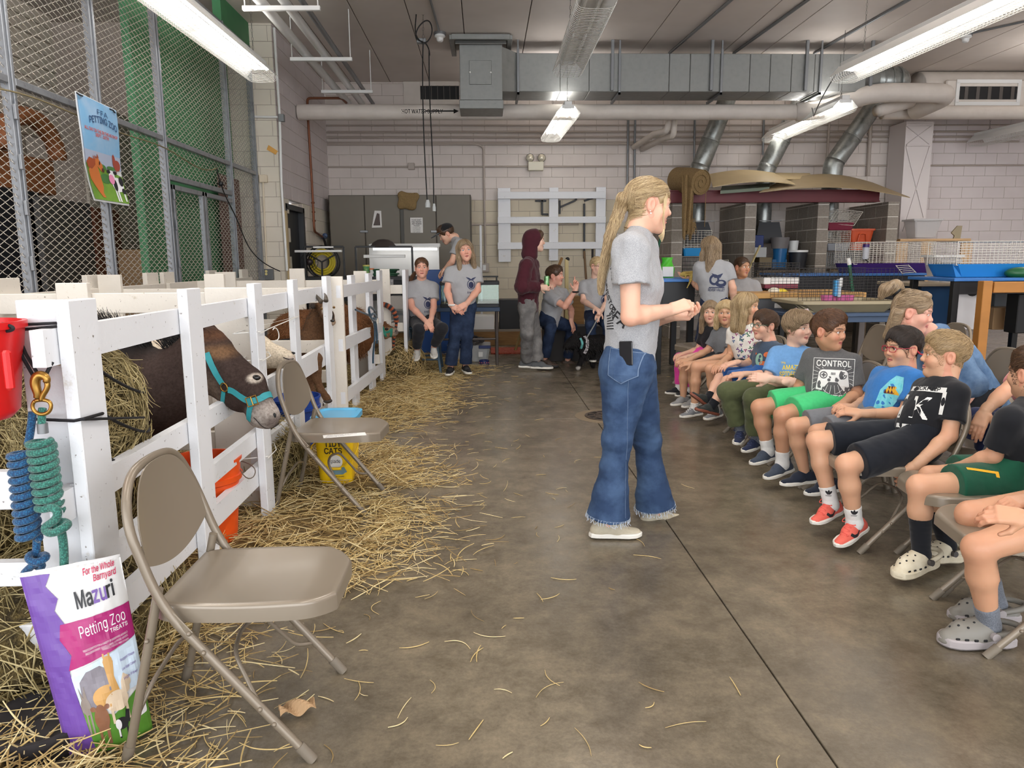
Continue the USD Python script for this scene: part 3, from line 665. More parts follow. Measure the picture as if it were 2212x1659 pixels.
def side_panel(label,posts,rails,X,rail_in=True,mats=(M_BOARD,M_BOARD)):
 """a panel along Y: posts [(y0, y1, top)], rails [(ya, za0, za1, yb, zb0, zb1)]; posts stand on the aisle side unless the rails do"""
 y=[p[0]for p in posts];t=Thing('fence_panel',label,'fence',(X,min(y),0))
 for(a,b,top)in posts:part(t,'post',box(X-.02,X+.018,a,b,0,top,.003),mats[0])
 for(ya,a0,a1,yb_,b0,b1)in rails:
  xo=X-.04 if rail_in else X+.037;w=.036
  v=np.array([[xo+s*w/2,yy,z]for s in(-1,1)for yy,z in((ya,a0),(ya,a1),(yb_,b0),(yb_,b1))])
  part(t,'rail',trimesh.PointCloud(v).convex_hull,mats[1],smooth=False)
 return t
side_panel('white board fence panel beside the dark donkey, nearest on the aisle',[(2.06,2.21,1.25),(2.87,3.01,1.25),(3.70,3.83,1.245)],[(2.0,1.075,1.175,3.83,1.085,1.172),(2.0,.635,.725,3.83,.665,.74),(2.0,.40,.485,3.83,.42,.50),(2.0,.215,.31,3.83,.217,.318)],-1.15)
side_panel('white board fence panel the goat climbs on, second along the aisle',[(3.87,3.97,1.24),(4.64,4.76,1.24),(5.62,5.78,1.24)],[(3.87,1.07,1.165,5.78,1.065,1.16),(3.87,.575,.70,5.78,.57,.72),(3.87,.29,.385,5.78,.285,.375),(3.87,.14,.21,5.78,.16,.23)],-1.2)
side_panel('white board fence panel with rails on the outside, before the brown alpaca',[(6.48,6.68,1.23),(7.44,7.68,1.23)],[(5.8,1.07,1.165,8.0,1.05,1.145),(5.8,.655,.75,8.0,.60,.70),(5.8,.235,.33,8.0,.16,.26)],-1.17,rail_in=False)
side_panel('short white fence panel behind the alpaca head, farthest along the aisle',[(8.08,8.3,1.25)],[(8.0,1.02,1.12,9.6,1.02,1.12),(8.0,.5,.6,9.6,.5,.6)],-1.15)
def cross_panel(label,Y,x0,x1,posts,rails,mats=(M_BOARDC,M_BOARDC),behind=True):
 t=Thing('fence_panel',label,'fence',(x0,Y,0))
 for(a,b,top)in posts:part(t,'post',box(a,b,Y-.019,Y+.019,0,top,.003),mats[0])
 for(z0,z1)in rails:part(t,'rail',box(x0,x1,Y+.02,Y+.058,z0,z1,.003)if behind else box(x0,x1,Y-.058,Y-.02,z0,z1,.003),mats[1])
 return t
# the near end panel with its wide end board
t=cross_panel('pinkish white end panel whose wide board carries the lead ropes',2.12,-2.9,-1.2,[(atY(36,700,2.1)[0],-1.172,1.25),(-2.2,-2.06,1.25),(-2.85,-2.7,1.25)],[(1.07,1.17),(.635,.75),(.395,.47),(.15,.27)],mats=(M_BOARD,M_BOARD))
for y0,y1,w in((1046,1116,17),(1228,1276,17),(712,790,20)):
 x={1046:152,1228:176,712:108}[y0];part(t,'cleat',pbox(x,y0,x+w,y1,2.075,.024,.003),M_RAW if y0==712 else M_BOARD)
cross_panel('cream cross panel between the donkey pen and the goat pen',3.92,-3.0,-1.19,[(-1.45,-1.19,1.22),(-2.2,-2.04,1.25),(-2.95,-2.8,1.25)],[(1.09,1.195),(.6,.71),(.35,.45),(.14,.24)])
cross_panel('cream cross panel behind the goats with a wide end board',5.82,-3.0,-1.16,[(-1.19,-1.1,1.235),(-2.15,-2.0,1.26),(-2.95,-2.78,1.26)],[(1.03,1.15),(.64,.74),(.4,.5),(.15,.25)])
cross_panel('cream cross panel beyond the brown alpaca with a wide end board',7.75,-3.0,-1.12,[(atY(768,700,7.73)[0],atY(795,700,7.73)[0],1.25),(-2.0,-1.85,1.28),(-2.75,-2.55,1.25)],[(1.05,1.16),(.66,.76),(.28,.38)])
t=cross_panel('narrow cream fence end beside the seated girl with an orange rope',8.5,-1.35,-.92,[(atY(824,700,8.48)[0],atY(845,700,8.48)[0],1.26)],[(.98,1.08),(.55,.65)])
part(t,'post',box(-.94,-.9,8.5,8.85,0,1.25,.003),M_BOARD)
# back panels along the wire partition
for i,(a,b)in enumerate(((2.2,4.6),(4.7,7.0),(7.1,9.6))):
 t=Thing('fence_panel',f'cream fence panel in front of the wire partition, {["nearest", "middle", "farthest"][i]} of three','fence',(-3.0,a,0))
 for y in(a+.1,(a+b)/2,b-.15):part(t,'post',box(-3.03,-2.99,y-.12,y+.12,0,1.26,.003),M_BOARDC)
 for z0,z1 in((1.05,1.16),(.62,.73),(.3,.4)):part(t,'rail',box(-2.985,-2.95,a,b,z0,z1,.003),M_BOARDC)
# strings and ties
M_CORD=mat('black_cord',(16,15,20),.7,bump=.4,bscale=400)
M_STRING=mat('white_string',(226,224,218),.6)
sd=Thing('baling_string','white string lashing the first and second aisle panels together','string',(-1.15,3.9,.9))
for z in(1.0,.86,.36):part(sd,'string_loop',tube([(-1.12,3.72,z),(-1.115,3.85,z+.01),(-1.17,4.7 if z>.99 else 4.0,z+.012),(-1.26,3.98,z),(-1.25,3.7,z),(-1.12,3.72,z+.008)],.0028,5,closed=True),M_STRING)
part(sd,'string_tail',tube(spline([(-1.11,3.9,1.0),(-1.1,3.96,.985),(-1.1,3.97,.96),(-1.11,3.93,.94)],12),.003,5),M_STRING)

# ------------------------------------------------------------------ straw
def straw_curves(n,xy,zf,lmin=.06,lmax=.22,tilt=.25,seed=1,bendy=.2):
 r=np.random.default_rng(seed);p=xy(r,n);n=len(p)
 L=r.uniform(lmin,lmax,n);a=r.uniform(0,2*pi,n);e=r.normal(0,tilt,n)
 d=np.stack([np.cos(a)*np.cos(e),np.sin(a)*np.cos(e),np.abs(np.sin(e))],1);s=np.stack([-np.sin(a),np.cos(a),0*a],1)
 c=np.c_[p,zf(p,r)];k=r.normal(0,bendy,n)[:,None]
 st=np.stack([c-d*L[:,None]/2,c-d*L[:,None]*.15+s*k*L[:,None]*.3,c+d*L[:,None]*.2+s*k*L[:,None]*.3,c+d*L[:,None]/2],1)
 st[:,:,2]=np.maximum(st[:,:,2],.003);return st
M_STRAW=[mat(f'straw_{i}',c,.55,var=.5,vscale=30,col2=c2)for i,(c,c2)in enumerate((((206,180,122),(166,138,82)),((222,204,156),(190,164,108)),((160,132,82),(118,96,58))))]
M_HAY=[mat(f'hay_{i}',c,.6,var=.5,vscale=40,col2=c2)for i,(c,c2)in enumerate((((168,150,102),(128,112,70)),((190,174,128),(150,134,88)),((118,104,66),(84,74,44))))]
def scatter(name,label,st,w,mats,share=(.45,.3,.25),cat='straw',seed=3):
 r=np.random.default_rng(seed);q=r.choice(3,len(st),p=share);t=Thing(name,label,cat,(0,0,0),kind='stuff')
 for i in range(3):
  s=st[q==i]
  if len(s):curves(t,'strands',s,np.broadcast_to(np.random.default_rng(seed+i).uniform(.6,1.3,(len(s),1))*w*np.array([[.7,1,1,.6]]),(len(s),4)),mats[i])
 return t
def edge_x(y):  # how far the bedding has spilt out into the aisle
 return-1.12+.16*np.sin(y*2.1)+np.where((y>4.3)&(y<5.3),.42,0)+np.clip((y-6.0)*.22,0,.55)+np.where((y>2.9)&(y<4.1),.42,.12)
def bed_z(p):
 return .02+.07*meshkit.fbm(np.c_[p*1.7,0*p[:,:1]],3,5)*np.clip((edge_x(p[:,1])+.1-p[:,0])*1.6,0,1)
gx,gy=np.meshgrid(np.linspace(-3.08,.2,90),np.linspace(1.5,10.4,220),indexing='ij');pg=np.c_[gx.ravel(),gy.ravel()]
zz=np.where(pg[:,0]<edge_x(pg[:,1])-.22+.12*meshkit.noise(np.c_[pg*6,0*pg[:,:1]]),bed_z(pg),-.03)
idx=np.arange(90*220).reshape(90,220);qd=np.stack([idx[:-1,:-1],idx[1:,:-1],idx[1:,1:],idx[:-1,1:]],-1).reshape(-1,4)
qd=qd[(zz[qd].max(1)>0)]
solo('straw_bed',(np.c_[pg,zz],qd),mat('straw_mat',(150,124,72),.8,var=.9,vscale=26,col2=(92,72,40),stretch=(1,2.5,1),bump=.8,bscale=90,bdist=.02),'thick straw bedding covering the floor of the animal pens','straw',kind='stuff',smooth=True)
def in_pen(r,n):y=1.5+8.9*r.random(n)**1.15;return np.c_[-2.95+(edge_x(y)+.05+2.95)*r.random(n)**.75,y]
scatter('loose_straw','loose golden straw strewn through the animal pens',straw_curves(15000,in_pen,lambda p,r:bed_z(p)+r.random(len(p))*.035,.07,.25,.28,11),.0042,M_STRAW)
def spill(r,n):y=1.5+8*r.random(n);return np.c_[edge_x(y)-.1+np.abs(r.normal(0,.22,n))+r.random(n)*.1,y]
scatter('spilt_straw','straw spilt out of the pens along the edge of the aisle',straw_curves(4200,spill,lambda p,r:.004+r.random(len(p))*.02,.05,.2,.1,12),.0036,M_STRAW)
def aisle(r,n):y=1.4+7.8*r.random(n)**1.1;return np.c_[-.9+np.abs(r.normal(0,.75,n))+0*y,y]
scatter('stray_straw','stray straws lying singly on the bare concrete',straw_curves(420,aisle,lambda p,r:.004+0*p[:,0],.03,.13,.02,13,.35),.0028,M_STRAW)
def clump(name,label,c,R,n,mats,w=.0032,seed=5,lm=(.06,.2),core=None,cat_='hay'):
 """a heap of hay: a lumpy core and a coat of stems"""
 r=np.random.default_rng(seed);s=trimesh.creation.icosphere(4,1.0).vertices;f=trimesh.creation.icosphere(4,1.0).faces
 k=.82+.3*meshkit.fbm(s*2.3+seed,3,seed)
 t=Thing(name,label,cat_,c,kind='stuff')
 cv=s*k[:,None]*np.asarray(R)*.93+np.asarray(c);cv[:,2]=np.maximum(cv[:,2],.004)
 part(t,'core',(cv,f),core or mat('hay_core',(120,102,60),.9,var=.9,vscale=30,col2=(58,48,28),bump=.9,bscale=110,bdist=.02),smooth=True)
 d=r.normal(size=(n,3));d/=np.linalg.norm(d,axis=1,keepdims=True);kk=.82+.3*meshkit.fbm(d*2.3+seed,3,seed)
 p=d*(kk*r.uniform(.9,1.03,n))[:,None]*np.asarray(R)+np.asarray(c)
 tg=np.cross(d,r.normal(size=(n,3)));tg/=np.linalg.norm(tg,axis=1,keepdims=True);L=r.uniform(*lm,n)[:,None];o=d*r.uniform(-.1,.35,(n,1))
 st=np.stack([p-tg*L*.5,p-tg*L*.1+d*L*.1,p+tg*L*.2+d*L*.08,p+(tg+o)*L*.5],1);st[:,:,2]=np.maximum(st[:,:,2],.003)
 q=r.choice(3,n,p=(.45,.3,.25))
 for i in range(3):curves(t,'stems',st[q==i],np.broadcast_to(r.uniform(.6,1.3,((q==i).sum(),1))*w*np.array([[.7,1,1,.5]]),((q==i).sum(),4)),mats[i])
 return t
hn=clump('hay_net','bulging net of dry hay tied inside the first fence panel before the donkey',(-1.38,2.52,.83),(.18,.26,.27),3000,M_HAY,seed=21,lm=(.05,.17))
for k in range(3):
 zz_=.95-.14*k
 part(hn,'net_cord',tube(spline([(-1.2,2.25,zz_+.12),(-1.19,2.45,zz_),(-1.24,2.7,zz_-.06),(-1.4,2.82,zz_)],14),.005,6),M_CORD)
clump('hay_heap','heap of coarse hay behind the end panel at the left edge',(-2.05,2.95,.42),(.55,.62,.52),5200,M_HAY,seed=22,lm=(.1,.3),w=.0042)
clump('hay_heap','low heap of straw and hay by the feet of the seated girl',(-1.02,8.75,.14),(.3,.45,.3),1500,M_STRAW,seed=23,w=.004)
clump('hay_heap','dark heap of hay pushed against the second panel beside the yellow bucket',(-1.33,4.35,.17),(.2,.45,.24),1500,M_HAY,seed=24,w=.004)
clump('hay_heap','straw heap against the first panel behind the near folding chair',(-1.5,2.5,.14),(.35,.5,.26),2200,M_HAY,seed=25,w=.004)
# lashing cords at the corner
ck=Thing('tie_cord','black tie cord wrapped round the corner post under the brass snap','cord',(-1.2,2.1,.9))
part(ck,'cord',tube([atY(62,905,2.06),atY(160,909,2.05),atX(180,905,-1.12),atX(222,893,-1.12),atX(222,893,-1.24)],.0045,6),M_CORD)
part(ck,'cord',tube([atX(180,906,-1.12),atX(235,904,-1.12),atX(310,902,-1.15)],.0045,6),M_CORD)
part(ck,'cord',tube([atY(30,702,2.06),atY(122,698,2.06),atX(135,697,-1.19)],.0045,6),M_CORD)
part(ck,'cord',tube([atY(30,714,2.06),atY(122,705,2.06),atX(135,705,-1.19)],.0045,6),M_CORD)
# ------------------------------------------------------------------ folding chairs
M_CHAIR=mat('chair_enamel',(140,128,112),.3,.15,var=.25,vscale=3,col2=(124,113,98),spec=.6,coat=.25)
M_CHAIRT=mat('chair_tube',(132,120,104),.32,.2,spec=.6)
M_CAP=mat('chair_foot',(118,108,94),.6)
def tube_path(pts,r=.0125,sides=12,rad=.05):return tube(bend(pts,rad,6),r,sides)
def panel_surface(fn,nu,nv,th):
 """closed sheet: fn(u, v) gives points, th thickness along the normal"""
 u,v=np.meshgrid(np.linspace(0,1,nu),np.linspace(0,1,nv),indexing='ij');P=fn(u,v)
 N=np.cross(np.gradient(P,axis=0),np.gradient(P,axis=1));N/=np.maximum(np.linalg.norm(N,axis=-1,keepdims=True),1e-12)
 A,Bq=P.reshape(-1,3),(P-N*th).reshape(-1,3);i=np.arange(nu*nv).reshape(nu,nv)
 q=np.stack([i[:-1,:-1],i[1:,:-1],i[1:,1:],i[:-1,1:]],-1).reshape(-1,4);n=nu*nv
 rim=np.r_[i[:,0],i[-1,1:],i[-2::-1,-1],i[0,-2:0:-1]];r2=np.roll(rim,-1)
 return np.vstack([A,Bq]),np.vstack([q,q[:,::-1]+n,np.stack([rim,rim+n,r2+n,r2],1)])
def chair_at(name,label,loc,group=None):
 """the hall's steel folding chair, facing +x, origin on the floor between its feet"""
 t=Thing(name,label,'chair',loc,group=group);o=V(*loc)
 hw=.2;yT=.2
 L=lambda pts:[o+V(*p)for p in pts]
 fr=[(.24,-.222,.012),(-.12,-.222,.452),(-.195,-.218,.68),(-.215,-.15,.79),(-.222,0,.806),(-.215,.15,.79),(-.195,.218,.68),(-.12,.222,.452),(.24,.222,.012)]
 part(t,'front_frame',tube(bend(L(fr),.09,7),.0125,12),M_CHAIRT,smooth=True)
 for s in(-1,1):
  lg=part(t,'rear_leg',tube(L([(-.255,s*.205,.012),(-.135,s*.2,.5)]),.0125,12),M_CHAIRT)
  part(lg,'foot_cap',tube(L([(-.262,s*.2055,0),(-.248,s*.205,.05)]),.0155,12),M_CAP)
  part(t,'foot_cap',tube(L([(.25,s*.222,0),(.214,s*.222,.045)]),.0155,12),M_CAP)
  b=part(t,'brace',bar(L([(-.135,s*.214,.475)])[0],L([(-.045,s*.236,.385)])[0],.004,.018,.002),M_CHAIRT)
  for q in((-.13,s*.222,.47),(-.05,s*.24,.39),(-.015,s*.24,.335),(-.17,s*.219,.36),(.12,s*.236,.165),(.155,s*.236,.12)):part(b,'rivet',ball(o+V(*q),.0065,1),M_CHAIRT,smooth=True)
 # seat: dished pan with rounded front corners and a skirt
 def seat(u,v):
  x=-.15+.455*u;w=.185+.015*np.sin(u*pi);c=np.clip((u-.80)/.20,0,1);w=w*np.sqrt(np.maximum(1-c**2*.62,.05));cb=np.clip((.1-u)/.1,0,1);w=w*(1-.1*cb**2)
  y=(v*2-1)*w;z=.452-.012*np.sin(np.clip(u,0,1)*pi)*(1-(v*2-1)**2)-.012*np.clip((u-.8)/.2,0,1)**2
  return np.stack([o[0]+x,o[1]+y,o[2]+z],-1)
 uu=np.r_[np.linspace(0,1,40)]
 top=seat(uu[:,None]+0*uu[None,:29],np.linspace(0,1,29)[None]+0*uu[:,None])
 i=np.arange(40*29).reshape(40,29);q=np.stack([i[:-1,:-1],i[1:,:-1],i[1:,1:],i[:-1,1:]],-1).reshape(-1,4)
 rim=np.r_[i[:,0],i[-1,1:],i[-2::-1,-1],i[0,-2:0:-1]];P=top.reshape(-1,3);R0=P[rim];cen=P.mean(0)
 out=(R0-cen)*V(1,1,0);out/=np.linalg.norm(out,axis=1,keepdims=True);n0=len(P);m=len(rim)
 R1,R2,R3=R0+out*.006-V(0,0,.004),R0+out*.009-V(0,0,.012),R0+out*.009-V(0,0,.05)
 vv=np.vstack([P,R1,R2,R3,R3-out*.004,P-V(0,0,.006)]);k=np.arange(m);k2=(k+1)%m;fs=[q]
 prev=rim
 for j in range(3):cur=n0+j*m+k;fs.append(np.stack([prev,cur,np.roll(cur,-1),np.roll(prev,-1)],1));prev=cur
 fs.append((q[:,::-1]+n0+4*m))
 part(t,'seat',(vv,np.vstack(fs)),M_CHAIR,smooth=50)
 # back: curved sheet filling the top of the frame, its lower edge arched
 def back(u,v):
  s=v*2-1;y=s*(.21-.012*u);zb=.565-.045*(1-s**2);zt=.80-.0*s-.135*np.abs(s)**3.2
  z=zb+(zt-zb)*u;x=-.158-.19*(z-.565)*.9-.018*(1-s**2)*(.4+.6*np.sin(u*pi))
  return np.stack([o[0]+x,o[1]+y,o[2]+z],-1)
 part(t,'backrest',panel_surface(back,16,33,.0035),M_CHAIR,smooth=50)
 part(t,'front_rod',tube(bend(L([(.15,-.215,.11),(.11,-.18,.12),(.02,-.12,.265),(.0,.0,.275),(.02,.12,.265),(.11,.18,.12),(.15,.215,.11)]),.04,4),.0065,8),M_CHAIRT,smooth=True)
 part(t,'rear_rod',tube(bend(L([(-.235,-.2,.11),(-.2,-.15,.2),(-.19,0,.235),(-.2,.15,.2),(-.235,.2,.11)]),.04,4),.0065,8),M_CHAIRT,smooth=True)
 return t
ch0=chair_at('folding_chair','empty beige steel folding chair in the near foreground beside the feed bag',(-.738,2.075,0))
def chair(x,y,rz,label,sz=1.0):return copy(ch0,'folding_chair',label,(x,y,0),rz,sz=sz)
chair(-.88,4.06,-4,'beige folding chair with a paper note on its seat by the donkey')
# ------------------------------------------------------------------ paper note on that chair
nt=Thing('paper_note','white handwritten paper strip lying on the seat of the chair by the donkey','paper',(-.72,4.0,.46))
q=[atZ(*p,.463)for p in((700,932),(783,926),(786,935),(701,947))]
e1,e2=norm(q[1]-q[0]),norm(q[0]-q[3])
part(nt,'sheet',flat(Polygon([(0,0),(.215,-.004),(.215,.06),(0,.062)]),q[3]+V(-.005,0,.001),e1,norm(np.cross(V(0,0,1),e1)),.0015),mat('paper',(232,230,226),.7),smooth=False)
for k,s in enumerate(('WELCOME TO OUR','DONATIONS ACCEPTED','petting zoo')):part(nt,'writing',letter(s,.0085,q[3]+V(.004,.044-.017*k,.0032),e1,norm(np.cross(V(0,0,1),e1)),width=.15-.03*k,bold=False,off=0),mat('ink',(52,50,54),.7))

# ------------------------------------------------------------------ feed bag
def bag():
 o=atZ(150,1648,0);e=atZ(325,1592,0);ux=norm((e-o)*V(1,1,0));W=np.linalg.norm(e-o)*1.06;H=.52;nz=norm(np.cross(ux,V(0,0,1)))  # nz faces the viewer
 if nz@V(0,-1,0)<0:nz=-nz
 lean=.12
 t=Thing('feed_bag','printed bag of petting zoo feed treats standing by the front chair','bag',o)
 def bulge(u,v):return .065*np.clip(np.sin(np.clip(u,0,1)*pi),0,1)**.6*np.clip((1.02-v),0,1)**.55*(1-.3*np.exp(-v*8))
 def wid(v):return W*(1.0+.13*v)
 def pos(u,v,side):
  w=wid(v);x=(u-.5)*w+W*.5-.02*v-.03*v;z=v*H
  b=bulge(u,v)+.006*(meshkit.fbm(np.stack([u*7,v*9,0*u+(side>0)],-1),3,9)-.5)*2*np.clip(v*4,0,1)
  y=-lean*z+.02
  return o+ux*x[...,None]+V(0,0,1)*z[...,None]+nz*(side*b+(y+.0)*1.0)[...,None]+nz*-.06
 n,m=40,48;u,v=np.meshgrid(np.linspace(0,1,n),np.linspace(0,1,m),indexing='ij')
 A,Bq=pos(u,v,1.0),pos(u,v,-1.0);i=np.arange(n*m).reshape(n,m);q=np.stack([i[:-1,:-1],i[1:,:-1],i[1:,1:],i[:-1,1:]],-1).reshape(-1,4)
 rim=np.r_[i[:,0],i[-1,1:],i[-2::-1,-1],i[0,-2:0:-1]];k=n*m
 part(t,'sack',(np.vstack([A.reshape(-1,3),Bq.reshape(-1,3)]),np.vstack([q,q[:,::-1]+k,np.stack([rim,np.roll(rim,-1),np.roll(rim,-1)+k,rim+k],1)[:,::-1]])),mat('bag_white',(226,224,222),.3),smooth=True)
 def print_(name,poly,m,lift=.0012,mesh=None,label=None):
  lift=lift+.002
  """flat print: a shape in bag coordinates (0..1 wide, 0..1 high) laid onto the front"""
  if mesh is None:
   P,F=[],[];c=0
   for g in getattr(poly,'geoms',[poly]):
    if g.is_empty:continue
    # cut into a fine grid so that it follows the bulge
    x0,y0,x1,y1=g.bounds
    for cx in np.arange(math.floor(x0/.03)*.03,x1,.03):
     for cy_ in np.arange(math.floor(y0/.03)*.03,y1,.03):
      h=g.intersection(sbox(cx,cy_,cx+.03,cy_+.03))
      for gg in getattr(h,'geoms',[h]):
       if gg.geom_type!='Polygon' or gg.area<1e-7:continue
       vv,ff=trimesh.creation.triangulate_polygon(gg,engine='earcut');P.append(vv);F.append(ff+c);c+=len(vv)
   P,F=np.vstack(P),np.vstack(F)
  else:P,F=mesh
  S=pos(P[:,0],P[:,1],1.0)+nz*lift
  a,b,cc=S[F[:,0]],S[F[:,1]],S[F[:,2]];flip=(np.cross(b-a,cc-a)@nz)<0;F=F.copy();F[flip]=F[flip][:,::-1]
  part(t,name,(S,F),m,smooth=True,label=label)
 PUR,MAG,BLK,WHT,GRN=mat('bag_purple',(110,74,158),.35),mat('bag_magenta',(172,34,112),.35),mat('bag_black',(34,34,38),.4),mat('bag_lettering',(238,234,236),.4),mat('bag_green',(96,150,52),.4,var=.6,vscale=9,col2=(64,118,36))
 print_('purple_edge',Polygon([(0.0,.995),(.28,.99),(.21,.93),(.3,.86),(.24,.80),(.31,.72),(.23,.64),(.3,.55),(.24,.47),(.26,.3),(.3,.1),(.33,.01),(.0,.01)]),PUR)
 print_('magenta_band',Polygon([(.22,.645),(.3,.56),(.235,.48),(1.0,.56),(1.0,.75),(.26,.725)]),MAG,.0016)
 print_('pale_field',Polygon([(.26,.47),(.24,.44),(.27,.28),(1,.3),(1,.558)]),mat('bag_pale',(206,222,236),.35),.0012)
 print_('green_field',Polygon([(.27,.29),(.32,.012),(1,.012),(1,.31),(.6,.2)]),GRN,.0014)
 print_('rock',Polygon([(.3,.3),(.31,.41),(.4,.46),(.55,.475),(.62,.45),(.64,.36),(.6,.27),(.4,.25)]),mat('bag_rock',(136,130,138),.4,var=.5,vscale=30),.0018)
 FAW,CRM,BRN=mat('bag_fawn',(206,158,92),.4),mat('bag_cream',(222,200,172),.4),mat('bag_brown',(136,92,66),.4)
 al=union_all([ell(.56,.31,.15,.06),Polygon([(.62,.3),(.6,.44),(.59,.49),(.66,.51),(.70,.48),(.68,.4),(.72,.3)]),ell(.645,.49,.05,.025),sbox(.6,.505,.62,.53),sbox(.66,.505,.68,.53)])
 print_('alpaca_print',al,FAW,.0022)
 print_('pony_print',union_all([ell(.66,.27,.13,.055),Polygon([(.72,.27),(.74,.36),(.78,.4),(.84,.37),(.82,.3)]),ell(.81,.345,.04,.025),sbox(.57,.15,.6,.25),sbox(.74,.15,.77,.25)]),CRM,.0026)
 print_('calf_print',union_all([ell(.46,.2,.08,.07),ell(.46,.235,.055,.045),sbox(.4,.06,.43,.16),sbox(.48,.05,.515,.16),ell(.385,.26,.03,.014),ell(.535,.26,.03,.014)]),BRN,.003)
 print_('calf_print',union_all([ell(.32,.28,.05,.05),sbox(.3,.12,.32,.26),sbox(.34,.12,.36,.26),Polygon([(.29,.3),(.28,.39),(.31,.33),(.34,.39),(.35,.3)])]),mat('bag_donkey',(140,128,120),.4),.0024)
 gp=union_all([ell(.66,.14,.075,.035),Polygon([(.70,.15),(.73,.21),(.77,.2),(.75,.13)]),sbox(.61,.06,.63,.13),sbox(.70,.06,.72,.13)])
 print_('goat_print',gp,BLK,.0032);print_('goat_print',union_all([ell(.62,.14,.035,.03),sbox(.605,.07,.625,.12)]),WHT,.0036)
 def word(s,x,y,h,m,width,lift=.003,bold=True,slant=0.0,name='lettering',rise=.055):
  v,f=text_flat(s,h,bold);v=v.copy();v[:,0]*=width/np.ptp(v[:,0]);v[:,0]-=v[:,0].min()
  v=np.c_[x+v[:,0]+slant*v[:,1],y+v[:,1]+rise*v[:,0]];print_(name,None,m,lift,mesh=(v,f))
 word('Ma',.46,.79,.085,BLK,.175);word('zu',.638,.80,.085,PUR,.145);word('ri',.786,.81,.085,BLK,.085)
 word('Petting Zoo',.43,.64,.06,WHT,.5,bold=False);word('TREATS',.74,.623,.022,WHT,.2)
 RED=mat('bag_script',(196,40,84),.4)
 word('For the Whole',.59,.95,.032,RED,.33,slant=.25);word('Barnyard',.68,.91,.034,RED,.24,slant=.25)
 word('TREATS CRAFTED FOR A VARIETY OF BARNYARD ANIMALS',.42,.565,.011,WHT,.5,.003,False);word('INCLUDING SHEEP, GOATS, LLAMAS, ALPACAS, HORSES,',.44,.548,.011,WHT,.48,.003,False);word('DONKEYS, PONIES, AND OTHERS',.62,.548,.010,WHT,.3,.003,False,rise=.02)
 for k,s in enumerate(('Nugget Shape','Low Sugar Content','High Fiber')):word(s,.78,.46-.05*k,.014,PUR,.17,.003,False)
 print_('badge',rrect(.87,.13,.97,.23,.015),WHT,.003);word('food',.885,.165,.026,mat('bag_badge',(64,66,120),.4),.075,.0036,False)
 part(t,'top_fold',panel_surface(lambda a,b:pos(a,0*a+.985+.03*b,1.0)-nz*.02*(1-b)[...,None]*0,30,3,.003),mat('bag_white',(226,224,222),.3),smooth=True)
bag()
# dark rubber tub behind the bag
tb=Thing('rubber_tub','dark rubber feed pan lying in straw behind the feed bag','tub',atZ(100,1620,0))
c=atZ(95,1622,0)+V(-.03,.06,.0);part(tb,'pan',lathe([(0,.05),(.1,.052),(.13,.07),(.15,.075),(.155,.05),(.14,.0),(0,0)],c,28),mat('rubber_dark',(44,40,42),.8,var=.4,vscale=20),smooth=30)

# ------------------------------------------------------------------ buckets
def bucket(t,c,r0,r1,h,m,band=True,wall=.006):
 prof=[(0,.0),(r0,.0),(r0+(r1-r0)*.72,h*.72)]+([(r1+.004,h*.74),(r1+.006,h*.80),(r1*.985,h*.81)]if band else[])+[(r1,h-.015),(r1+.008,h-.012),(r1+.008,h),(r1-wall*.6,h),(r0-wall,.01),(0,.01)]
 return part(t,'pail',lathe(prof,c,36),m,smooth=35)
ob=Thing('bucket','orange plastic bucket inside the donkey pen behind the first panel','bucket',(-1.32,3.45,.05))
c=V(-1.335,3.42,.045);bucket(ob,c,.13,.165,.40,mat('bucket_orange',(232,84,22),.38,sss=0,var=.3,vscale=10,col2=(200,62,14)))
part(ob,'bail',tube(spline([c+V(.17,.0,.34),c+V(.2,.06,.28),c+V(.19,.15,.3),c+V(.1,.2,.33),c+V(-.02,.19,.34)],20),.0028,6),mat('wire_steel',(160,150,140),.4,.8))
yb_=Thing('bucket','yellow cat litter pail with a blue lid under the second chair','bucket',(-.87,4.45,0))
a,b=atZ(688,1060,0),atZ(767,1054,0);Yq=a[1]+.03;xa,xb=a[0]-.02,b[0]+.0;D=.26;H=.42
body=[rrect(xa+.02,Yq,xb-.02,Yq+D,.04),rrect(xa-.005,Yq-.02,xb+.01,Yq+D+.02,.05)]
def loft(polys,zs,n=48):
 R=[]
 for pg_,z in zip(polys,zs):
  l=pg_.exterior;R.append([(*l.interpolate(s,normalized=True).coords[0],z)for s in np.linspace(0,1,n,endpoint=False)])
 v=np.array(R).reshape(-1,3);k=len(polys);f=[]
 i=np.arange(k-1)[:,None];j=np.arange(n)[None];q=np.stack([i*n+j,i*n+(j+1)%n,(i+1)*n+(j+1)%n,(i+1)*n+j],-1).reshape(-1,4)
 c0,c1=v[:n].mean(0),v[-n:].mean(0);v=np.vstack([v,c0,c1]);J=np.arange(n);f=np.vstack([q[:,[0,1,2]],q[:,[0,2,3]],np.stack([np.full(n,k*n),(J+1)%n,J],1),np.stack([np.full(n,k*n+1),(k-1)*n+J,(k-1)*n+(J+1)%n],1)])
 return v,f
part(yb_,'pail',loft(body,(0,H)),mat('pail_yellow',(240,196,22),.3),smooth=40)
part(yb_,'lid',loft([rrect(xa-.02,Yq-.035,xb+.025,Yq+D+.035,.06)]*2+[rrect(xa-.01,Yq-.025,xb+.015,Yq+D+.025,.06),rrect(xa+.005,Yq-.005,xb,Yq+D,.05),rrect(xa+.012,Yq,xb-.008,Yq+D-.01,.05)],(H-.012,H+.018,H+.022,H+.022,H+.014)),mat('lid_blue',(92,178,222),.35),smooth=30)
